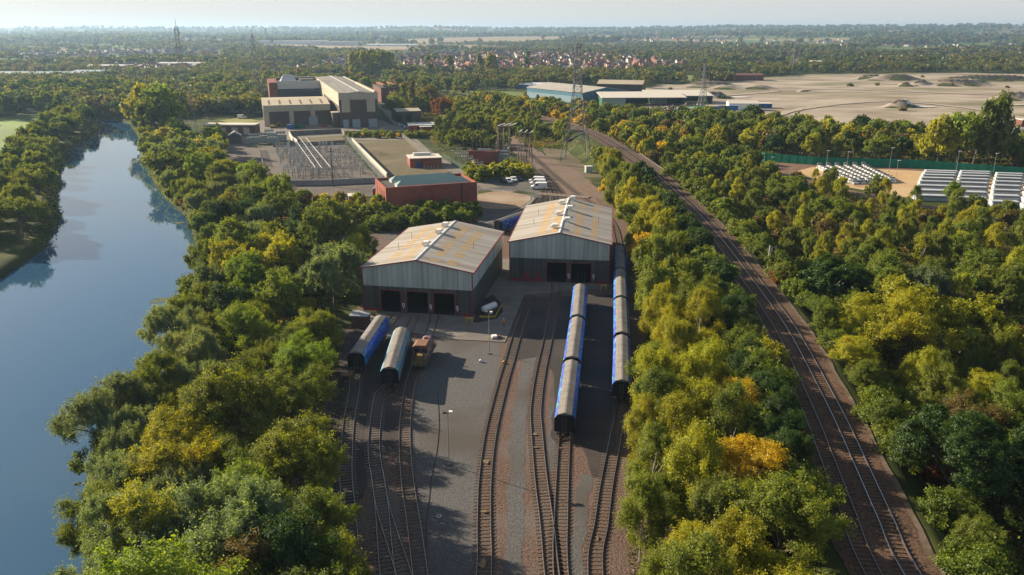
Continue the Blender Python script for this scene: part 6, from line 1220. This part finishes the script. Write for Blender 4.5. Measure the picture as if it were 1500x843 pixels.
scatter([(76,126),(80,148),(108,148),(108,128),(98,120),(82,120)], 30, 3.4, [(.5, 'shrub', 'olive green', .08, .5), (.3, 'shrub', 'brownish', .02, .4), (.2, 'shrub', 'yellow-green', .1, .5)], clear=False)
scatter([(54,290),(62,292),(70,300),(95,300),(102,330),(96,345),(66,352),(50,345),(52,320)], 34, 6.0, RW, .8, 1.1)
# 4 wood between the construction site and the quarry
MW = [(.35, 'broad', 'mid green', 0, 1.15), (.22, 'broad', 'olive green', .08, 1.05), (.12, 'broad', 'dark green', -.1, 1.15), (.16, 'broad', 'yellow-green', .12, 1.0), (.10, 'birch', 'olive green', .05, .95), (.05, 'broad', 'brownish', .02, 1.0)]
scatter(PX([(1045,225),(1080,226),(1125,232),(1200,238),(1330,242),(1500,252),(1560,256),(1560,238),(1470,236),(1440,222),(1350,208),(1200,200),(1110,190),(1060,184),(1000,184),(960,190),(980,210)]), 150, 8.0, MW, .8, 1.15)
scatter(PX([(870,180),(960,182),(1060,182),(1110,190),(1080,200),(1000,205),(940,200),(890,192)]), 46, 8.0, MW, .75, 1.0)
# 5 beyond the underbridge, both sides of the main line
YW = [(.26, 'birch', 'olive green', .04, .9), (.22, 'broad', 'yellow-green', .16, .8), (.16, 'broad', 'golden yellow', .15, .8), (.22, 'broad', 'olive green', .08, .9), (.15, 'broad', 'mid green', 0, .9), (.05, 'broad', 'russet', 0, .7)]
scatter([(50,300),(52,345),(47,392),(34,440),(13,505),(-12,572),(-20,600),(10,600),(40,560),(70,520),(100,480),(95,430),(90,380),(80,340),(60,310)], 120, 7.2, YW, .8, 1.15)
scatter([(40,300),(34,300),(35,330),(32,372),(18,400),(4,400),(-4,440),(-18,470),(-36,500),(-55,560),(-70,600),(-48,610),(-22,545),(0,480),(16,430),(30,385),(37,345)], 70, 6.0, [(.5, 'birch', 'olive green', .03, .85), (.3, 'broad', 'olive green', .05, .8), (.2, 'birch', 'yellow-green', .06, .8)], .8, 1.1)
# 6 young birches behind the transformer compound
scatter(PX([(640,202),(660,200),(700,198),(770,200),(790,190),(770,172),(730,150),(700,148),(672,160),(684,185),(650,192)]) , 90, 5.6, [(.55, 'birch', 'olive green', .0, .85), (.25, 'birch', 'yellow-green', .02, .85), (.2, 'broad', 'olive green', .02, .8)], .8, 1.1)
scatter(PX([(640,208),(690,207),(745,210),(750,222),(700,218),(665,220)]), 44, 4.0, [(.7, 'birch', 'olive green', 0, .60), (.3, 'broad', 'olive green', .02, .5)], .85, 1.1)
# 7 around the station
scatter(PX([(565,150),(600,150),(665,148),(690,140),(660,132),(600,130),(555,128),(400,122),(380,130),(400,138),(540,138)]), 80, 9, [(.4, 'broad', 'mid green', 0, 1.25), (.3, 'broad', 'olive green', .05, 1.2), (.2, 'broad', 'brownish', .0, 1.3), (.1, 'poplar', 'olive green', .0, .9)], .8, 1.2)
scatter(PX([(255,165),(283,150),(300,152),(340,160),(370,172),(384,150),(380,132),(300,124),(250,130),(240,150)]), 70, 9, [(.6, 'broad', 'mid green', 0, 1.25), (.3, 'broad', 'dark green', -.1, 1.2), (.1, 'broad', 'olive green', .1, 1.1)], .8, 1.15)
scatter(PX([(590,197),(640,199),(600,204)]), 8, 4, [(1, 'shrub', 'olive green', .05, 1.0)]); scatter(PX([(502,199),(590,197),(590,203),(505,204)]), 14, 4, [(1, 'shrub', 'olive green', .08, 1.0)])
# 8 far river bank
lb = [(x-2, y) for x, y in LB if y > 195]; fb = [(x-2, y) for x, y in lb if y < 560]
scatter([(x-1.5, y) for x, y in fb] + [(x-8-y*.02, y) for x, y in fb[::-1]], 80, 6.6, [(.4, 'willow', 'olive green', -.05, 1.15), (.4, 'broad', 'mid green', -.05, 1.05), (.2, 'broad', 'dark green', -.1, 1.0)], .8, 1.15, clear=False)
scatter([(-133,205),(-150,236),(-164,262),(-195,262),(-195,220),(-150,200)], 16, 8, [(.5, 'broad', 'dark green', -.1, 1.0), (.5, 'broad', 'mid green', 0, 1.0)])
scatter(PX([(0,178),(60,168),(120,166),(190,158),(205,142),(190,132),(60,138),(-20,150)]), 120, 10, [(.5, 'broad', 'dark green', -.1, 1.3), (.3, 'broad', 'mid green', -.05, 1.3), (.2, 'broad', 'olive green', .08, 1.2)], .85, 1.15)
scatter(qry, 14, 9, [(.6, 'shrub', 'brownish', 0, .9), (.4, 'shrub', 'olive green', 0, 1.0)], clear=False)
# poplar row and single poplars beyond the station
for k in range(24): x, y = P(516+k*2.6, 113.5-(k % 3)*1.2); tree('poplar', x, y, 1.75*rng.uniform(.9, 1.08), 'olive green' if k % 3 else 'yellow-green', 0, 1.25, 'poplar in the long dense poplar screen beyond the station')
for k, (a, b, s) in enumerate([(628, 113, 1.5), (659, 112, 1.45), (702, 113, 1.6), (718, 114, 1.7), (723, 113, 1.5), (774, 102, 1.5)]): x, y = P(a, b); tree('poplar', x, y, s, ['mid green', 'mid green', 'olive green', 'yellow-green', 'olive green', 'dark green'][k], 0, 1.7, ['first', 'second', 'third', 'fourth', 'fifth', 'rightmost'][k] + ' of the single poplars in front of the brick housing estate')
make_trees()
# tree labels
grp = {}
for (r, kind, x, y, s, colour, au, lab) in TREES:
    near = min(LANDM, key=lambda q: (q[0][0]-x)**2 + (q[0][1]-y)**2)[1]
    f = HEIGHT[kind]*s; size = ('tall' if f > 10.5 else 'small' if f < 7 else 'medium') if kind != 'shrub' else ('low' if f < 3.2 else 'bushy')
    L = lab or f"{size} {colour} {NAME[kind][1]} {near}"
    grp.setdefault(L, []).append((r, x, y))
OR = ['first', 'second', 'third', 'fourth', 'fifth']
for L, rs in grp.items():
    rs.sort(key=lambda q: pxof(q[1], q[2])[0]); n = len(rs)
    for i, (r, x, y) in enumerate(rs):
        w_ = L.split()
        if n == 1 or n > 5: r['label'] = ' '.join(w_[:16])
        else:
            pre = (['left', 'right'] if n == 2 else ['leftmost', 'middle', 'rightmost'] if n == 3 else ['leftmost', 'second', 'third', 'rightmost'] if n == 4 else ['leftmost', 'second', 'middle', 'fourth', 'rightmost'])[i]
            r['label'] = ' '.join(([pre] + w_)[:16])
        if n > 1: r['group'] = ' '.join(w_[:14])
# ------------------------------------------------------------ undergrowth
def stuff_leaves(name, polys, n, ls, cols, hmax, clear=True, seed=3):
    g = np.random.default_rng(seed); out = []
    for poly, frac in polys:
        xs = [p[0] for p in poly]; ys = [p[1] for p in poly]; m = int(n*frac); X = g.uniform(min(xs), max(xs), m*4); Y = g.uniform(min(ys), max(ys), m*4); I = in_np(X, Y, poly)
        if clear: I &= ~in_np(X, Y, RIVER) & (seg_np(X, Y, MAIN_C) > 7.3)
        out.append(np.stack([X[I][:m], Y[I][:m]], -1))
    p = np.concatenate(out); n = len(p); bump_ = (.5+.5*np.sin(p[:, 0]*1.3+np.cos(p[:, 1]*.9)*2))*(.5+.5*np.cos(p[:, 1]*1.1+np.sin(p[:, 0]*.7)*2)); z = gz_np(p[:, 0], p[:, 1]) + g.uniform(0, 1, n)**.6 * hmax * (.25 + bump_)
    p = np.concatenate([p, z[:, None]], 1); nr = norm(g.normal(size=(n, 3))*.7+[0, 0, .9]); a = norm(np.cross(nr, g.normal(size=(n, 3)))); b = np.cross(nr, a); s = ls*g.uniform(.6, 1.4, (n, 1))
    co = np.stack([p-a*s*.5, p+b*s*.35, p+a*s*.5, p-b*s*.35], 1).reshape(-1, 3); ci = np.array(cols)[(np.clip((np.sin(p[:, 0]*.23)+np.sin(p[:, 1]*.19+2)+g.normal(size=n)*.5+2)/4, 0, .999)*len(cols)).astype(int)]
    tint = np.concatenate([ci*g.uniform(.8, 1.2, (n, 1)), np.ones((n, 1))], 1)
    me = npmesh(name, co, np.arange(n*4).reshape(-1, 4), [FARLEAF], lf=np.repeat(g.uniform(0, 1, n), 4), tint=np.repeat(tint, 4, 0)); o = bpy.data.objects.new(name, me); col.objects.link(o); o['kind'] = 'stuff'; return o
UG = [(.07, .10, .018), (.14, .145, .02), (.17, .14, .03), (.18, .10, .028), (.10, .14, .02)]
belt = [(13,46),(14,64),(15.5,78),(18.5,92),(21,104),(24,120),(28,150),(31,185),(33,228),(31,258),(34,292),(40,292),(41,240),(40.5,190),(38,150),(35,115),(31,85),(28,60),(27,46)]
rwood = [(44,46),(46,70),(50,92),(53,115),(56,150),(59,200),(59,250),(56,292),(62,302),(96,300),(114,272),(126,246),(160,226),(160,205),(122,150),(98,105),(76,70),(60,46)]
stuff_leaves('undergrowth', [(w1, .40), (belt, .16), (rwood, .44)], 230000, .42, UG, 1.3)
stuff_leaves('rough_scrub', [(PX([(985,235),(1080,228),(1200,238),(1300,245),(1500,255),(1560,258),(1560,230),(1350,205),(1200,197),(1100,187),(1000,182),(860,176),(850,190)]), .4), ([(48,300),(50,345),(45,392),(32,440),(13,505),(-12,572),(40,560),(100,480),(95,430),(96,345),(62,300)], .3), ([(39,300),(34,300),(35,330),(32,372),(8,380),(-4,440),(-40,480),(-40,420),(-30,360),(-60,480),(-70,600),(-22,545),(0,480),(16,430),(36,345)], .3)], 60000, .8, UG, 1.6)
stuff_leaves('rough_scrub', [(PX([(640,200),(700,196),(770,200),(790,190),(770,172),(700,148),(684,185)]), .5), (PX([(420,320),(470,300),(520,305),(560,315),(700,313),(700,326),(640,331),(560,342),(505,345),(430,345)]), .5)], 26000, .6, UG, 1.0, seed=8)
for nm_, ln_, sd_ in (('riverside_reeds', RB, 1), ('riverside_reeds', LB, -1)):
    q1 = [p for p in offset_line(ln_, -1.6*sd_) if (45 if sd_ > 0 else 195) < p[1] < 500]; q2 = [p for p in offset_line(ln_, 3.5*sd_) if (45 if sd_ > 0 else 195) < p[1] < 500]
    stuff_leaves(nm_, [(q1 + q2[::-1], 1)], 60000, .5, [(.07, .10, .02), (.10, .12, .025), (.06, .08, .02), (.12, .12, .03)], 2.2, clear=False, seed=14)
yd = [(-26, 50), (-27, 118), (-24.5, 118), (-22, 90), (-20, 60)]
stuff_leaves('yard_weeds', [(yd, .5), ([(10.5, 50), (12.5, 75), (16, 95), (20, 118), (22.5, 118), (17, 85), (12.6, 50)], .5)], 5000, .3, [(.09, .11, .02), (.12, .11, .03)], .35, clear=False, seed=15)
# weed rafts along the river edge
WEED = mat('water_weed', (.06, .09, .03), (.035, .06, .022), scale=1.6, rough=.8)
for k, (cx, cy_, a, b, an) in enumerate([(*P(258, 266, WZ), 3.5, 12, .5), (*P(232, 240, WZ), 2.5, 8, .5), (*P(246, 440, WZ), 4.0, 1.7, .05), (*P(246, 462, WZ), 4, 1.8, .15), (*P(22, 372, WZ), 5, 2.2, .35), (*P(20, 352, WZ), 6, 3.0, .3), (*P(262, 327, WZ), 2, 1, 0)]):
    pts = []
    for q in range(26): t_ = q/26*6.283; rr = .9+.28*math.sin(3*t_+k)+.18*math.sin(7*t_+k*2)+rng.uniform(-.14, .14); u = a*rr*math.cos(t_); v = b*rr*math.sin(t_); pts.append((cx+u*math.cos(an)-v*math.sin(an), cy_+u*math.sin(an)+v*math.cos(an)))
    sheet('water_weed', pts, WZ+.03+.004*k, WEED, 'stuff')
# ------------------------------------------------------------ distant woods, houses and fields
BLD = [(P(a, b), rr) for a, b, rr in [(60, 116, 75), (8, 96, 80), (138, 112, 30), (230, 122, 60), (270, 100, 45), (165, 104, 35), (375, 150, 40)]]
HZ = [  # housing: outline in photo pixels on the ground, count, colours
    (PX([(600,106),(700,112),(760,108),(850,112),(1010,104),(1010,94),(900,82),(760,78),(600,80),(560,88)]), 520, 'brick estate beyond the poplars'),
    (PX([(470,104),(512,104),(512,90),(480,88)]), 26, 'pale estate behind the station'), (PX([(395,110),(470,108),(470,101),(395,102)]), 8, 'few houses behind the power station'),
    (PX([(40,96),(330,88),(330,74),(0,80)]), 230, 'hazy town on the left'), (PX([(900,66),(1230,74),(1290,70),(1230,62),(930,60)]), 90, 'red-roofed village on the right'), (PX([(1230,72),(1500,74),(1500,68),(1250,67)]), 40, 'white houses beyond the quarry'), (PX([(150,110),(300,108),(300,98),(160,98)]), 50, 'houses by the road bridge')]
HB = [mat('house_brick', (.34, .13, .085)), mat('house_render', (.62, .57, .50)), mat('house_brown', (.20, .12, .09))]; HR = [mat('house_tiles', (.15, .085, .065)), mat('house_slate', (.12, .115, .12)), mat('house_orange_tiles', (.26, .11, .065))]
HM = {}
def house_mesh(w_, b_, r_):
    k = (w_, b_, r_)
    if k not in HM:
        W, D, h, rh = [(8.5, 7.5, 5.0, 2.7), (15, 8, 5.0, 2.8), (6.5, 8.5, 5.2, 3.0)][w_]
        a = MB().prism([(-D/2, 0), (D/2, 0), (D/2, h), (0, h+rh), (-D/2, h)], -W/2, W/2, axis='x')
        for s in (-1, 1):
            for x in ((-W*.28), (W*.28)):
                for z0_ in (.9, 3.3): y0, y1 = sorted((s*(D/2+.003), s*(D/2+.05))); a.box(x-.7, x+.7, y0, y1, z0_, z0_+1.2, 1)
        b = MB(); ov = .3; sl_ = rh/(D/2)
        b.prism([(-D/2-ov, h-ov*sl_+.02), (0, h+rh+.02), (0, h+rh+.25), (-D/2-ov, h-ov*sl_+.25)], -W/2-ov, W/2+ov, axis='x'); b.prism([(D/2+ov, h-ov*sl_+.02), (D/2+ov, h-ov*sl_+.25), (0, h+rh+.25), (0, h+rh+.02)], -W/2-ov, W/2+ov, axis='x')
        c = MB().box(W/2-1.3, W/2-.4, -.45, .45, h+rh-.8, h+rh+1.1)
        HM[k] = (a.mesh('wall', [HB[b_], GLASS]), b.mesh('roof', HR[r_]), c.mesh('chimney', HB[b_]), a, b)
    return HM[k]
cand = []
for poly, n, nm in HZ:
    xs = [p[0] for p in poly]; ys = [p[1] for p in poly]; tr_ = 0; loc = []
    while len(loc) < n and tr_ < n*60:
        tr_ += 1; x = rng.uniform(min(xs), max(xs)); y = rng.uniform(min(ys), max(ys))
        row = 36.0; ang = .35 + .5*math.sin(x/260)*math.cos(y/310); u = x*math.cos(ang)+y*math.sin(ang); v = -x*math.sin(ang)+y*math.cos(ang); v = round(v/row)*row + rng.choice([-11, 11]); u = round(u/13.5)*13.5; x = u*math.cos(ang)-v*math.sin(ang); y = u*math.sin(ang)+v*math.cos(ang)
        if not inpoly(x, y, poly) or any((x-a)**2+(y-b)**2 < 150 for a, b, _ in loc): continue
        loc.append((x, y, ang))
    for x, y, ang in loc: cand.append((math.hypot(x, y), x, y, ang + rng.choice([0, 0, 0, math.pi/2]) + rng.uniform(-.05, .05), nm))
cand.sort(); HOUSES = []
for i, (d, x, y, a, nm) in enumerate(cand):
    far_white = 'white' in nm or 'pale' in nm or 'hazy' in nm
    w_ = rng.choice([0, 0, 1, 2]); b_ = rng.choice([1, 1, 0] if far_white else [0, 0, 1, 1, 2]); r_ = rng.choice([0, 1, 1] if far_white else [0, 0, 1, 2]); me = house_mesh(w_, b_, r_); z_ = gz(x, y) - .1
    if i < 300:
        r = thing('house', ['brick', 'pale rendered', 'brown brick'][b_] + ['', ' semi-detached', ' narrow'][w_] + ' house with ' + ['brown tiled', 'slate grey', 'orange tiled'][r_] + ' roof in the ' + nm, 'house', (x, y, z_), a, 'houses in the ' + nm)
        wl = bpy.data.objects.new('wall', me[0]); col.objects.link(wl); wl.parent = r; rf = bpy.data.objects.new('roof', me[1]); col.objects.link(rf); rf.parent = r
        if d < 1500: ch = bpy.data.objects.new('chimney', me[2]); col.objects.link(ch); ch.parent = rf
    else: HOUSES.append((x, y, z_, a, w_, b_, r_))
mb = MB()
for x, y, z_, a, w_, b_, r_ in HOUSES:
    M = Matrix.Translation((x, y, z_)) @ Matrix.Rotation(a, 4, 'Z'); me = house_mesh(w_, b_, r_); mb.add(me[3].v, me[3].f[:7], b_, M); mb.add(me[4].v, me[4].f, 3+r_, M)
mb.build('distant_houses', HB + HR)['kind'] = 'stuff'
HOUSEXY = np.array([(c[1], c[2]) for c in cand])
def far_wood(name, n, rmin, rmax, seed, ls, per, hs, dens, cols, ang=(-36, 36)):
    """distant woodland: thousands of small leafy crowns merged into one mass"""
    g = np.random.default_rng(seed); R0 = rmin*(rmax/rmin)**g.uniform(0, 1, n*6); A = np.radians(g.uniform(ang[0], ang[1], n*6)); X = R0*np.sin(A); Y = R0*np.cos(A)
    nse = np.sin(X/97+2*np.sin(Y/143))+np.sin(Y/71+1.7*np.cos(X/119))+.8*np.sin((X+Y)/41)+.7*np.cos((X-1.3*Y)/57+1)
    k = dens(X, Y, nse, g); X, Y = X[k][:n], Y[k][:n]; n = len(X); Z = gz_np(X, Y)
    tmpl = []
    for v in range(6):
        p, o, tv, C, LR, gg = crown_pts('broad', per, 100+v); nr = norm(o*.9+gg.normal(size=(len(p), 3))*.45); a = norm(np.cross(nr, gg.normal(size=(len(p), 3)))); b = np.cross(nr, a); s = ls*gg.uniform(.7, 1.3, (len(p), 1))
        tmpl.append((np.stack([p-a*s*.5, p+b*s*.4, p+a*s*.5, p-b*s*.4], 1).reshape(-1, 3), np.repeat(tv, 4)))
    cos, lfs, tis = [], [], []; cols = np.array(cols)
    v = g.integers(0, 6, n); sc = g.uniform(hs[0], hs[1], n); th = g.uniform(0, 6.283, n); ci = cols[np.clip(((nse[k][:n]*.6+g.normal(size=n)*1.3+3)/6*len(cols)), 0, len(cols)-1).astype(int)]*g.uniform(.8, 1.2, (n, 1))
    for q in range(6):
        m = np.where(v == q)[0]; T, tv = tmpl[q]; c, s = np.cos(th[m])[:, None], np.sin(th[m])[:, None]; S = sc[m][:, None]
        x = (T[None, :, 0]*c - T[None, :, 1]*s)*S*1.15 + X[m][:, None]; y = (T[None, :, 0]*s + T[None, :, 1]*c)*S*1.15 + Y[m][:, None]; z = (T[None, :, 2]-1.5)*S + Z[m][:, None]
        cos.append(np.stack([x, y, z], -1).reshape(-1, 3)); lfs.append(np.tile(tv, len(m))); tis.append(np.repeat(np.concatenate([ci[m], np.ones((len(m), 1))], 1), len(T), 0))
    co = np.concatenate(cos); me = npmesh(name, co, np.arange(len(co)).reshape(-1, 4), [FARLEAF], lf=np.concatenate(lfs), tint=np.concatenate(tis)); o = bpy.data.objects.new(name, me); col.objects.link(o); o['kind'] = 'stuff'; return o
FC = [(.038, .060, .018), (.060, .088, .018), (.075, .100, .02), (.095, .11, .02), (.125, .13, .022), (.10, .085, .03), (.05, .085, .022)]
KEEP = [PX(p) for p in [[(640,132),(765,135),(800,142),(700,146)], [(575,113),(700,115),(720,120),(600,122)], [(965,110),(1100,109),(1105,118),(985,120)], [(755,150),(780,128),(905,125),(960,135),(1130,140),(1140,172),(900,172),(850,158)], [(380,192),(380,112),(560,112),(590,180)], [(0,240),(0,165),(110,160),(70,215)]]] + [qry]
FOPEN = [PX(p) for p in [[(340,75),(420,67),(700,67),(720,71),(560,76)], [(1050,90),(1200,85),(1320,87),(1180,93)], [(520,62),(900,58),(930,64),(620,66)], [(440,85),(490,81),(480,86)], [(225,66),(340,62),(330,66)]]]
def dens(X, Y, nse, g):
    k = np.ones(X.shape, bool); r = np.hypot(X, Y)
    for p in KEEP: k &= ~in_np(X, Y, p)
    for p in FOPEN: k &= ~(in_np(X, Y, p) & (g.uniform(0, 1, X.shape) < .985))
    k &= ~in_np(X, Y, RIVER) & (seg_np(X, Y, MAIN_C) > 10)
    for (c, rr) in BLD: k &= (X-c[0])**2 + (Y-c[1])**2 > rr*rr
    inh = np.zeros(X.shape, bool)
    for poly, _, _ in HZ: inh |= in_np(X, Y, poly)
    k &= ~(inh & (g.uniform(0, 1, X.shape) < .965))
    th = np.where(r > 1500, .55, -1.2); k &= (nse + g.normal(size=X.shape)*.5 > th)
    return k
def clear_houses(X, Y):
    d = np.full(X.shape, 1e9)
    return d
far_wood('distant_woodland', 4200, 560, 1500, 21, 1.5, 150, (.85, 1.45), lambda X, Y, s, g: dens(X, Y, s, g) & ~((np.abs(X-150) < 330) & (Y < 640) & (X > -60)) , FC)
far_wood('distant_woodland', 7500, 1400, 3600, 22, 3.0, 46, (.95, 1.7), dens, FC)
far_wood('distant_woodland', 8500, 3300, 9500, 23, 8.0, 18, (1.2, 2.4), dens, FC)
# fields that show between the far woods
TAN = mat('stubble_field', (.30, .22, .12), (.24, .18, .10), scale=.01); PLO = mat('ploughed_field', (.17, .115, .075), (.13, .09, .06), scale=.01); FGR = mat('far_green_field', (.13, .19, .04), (.10, .15, .035), scale=.01)
for p, m, st in [(FOPEN[0], TAN, 30), (FOPEN[1], PLO, 18), (FOPEN[2], TAN, 40), (FOPEN[3], FGR, 20), (FOPEN[4], FGR, 40)]: drape('farm_field', p, m, 1.2, st)
# ------------------------------------------------------------ air
hz_ = MB().box(-9000, 9000, -200, 12800, -9, 125).build('haze', None)
hm = bpy.data.materials.new('haze_air'); hm.use_nodes = True; t = hm.node_tree; t.nodes.clear(); o = N(t, 'ShaderNodeOutputMaterial'); v = N(t, 'ShaderNodeVolumePrincipled')
v.inputs['Color'].default_value = (.46, .70, 1.0, 1); v.inputs['Density'].default_value = .00009; v.inputs['Anisotropy'].default_value = .35; t.links.new(v.outputs[0], o.inputs['Volume'])
hz_.data.materials.clear(); hz_.data.materials.append(hm); hz_['kind'] = 'stuff'
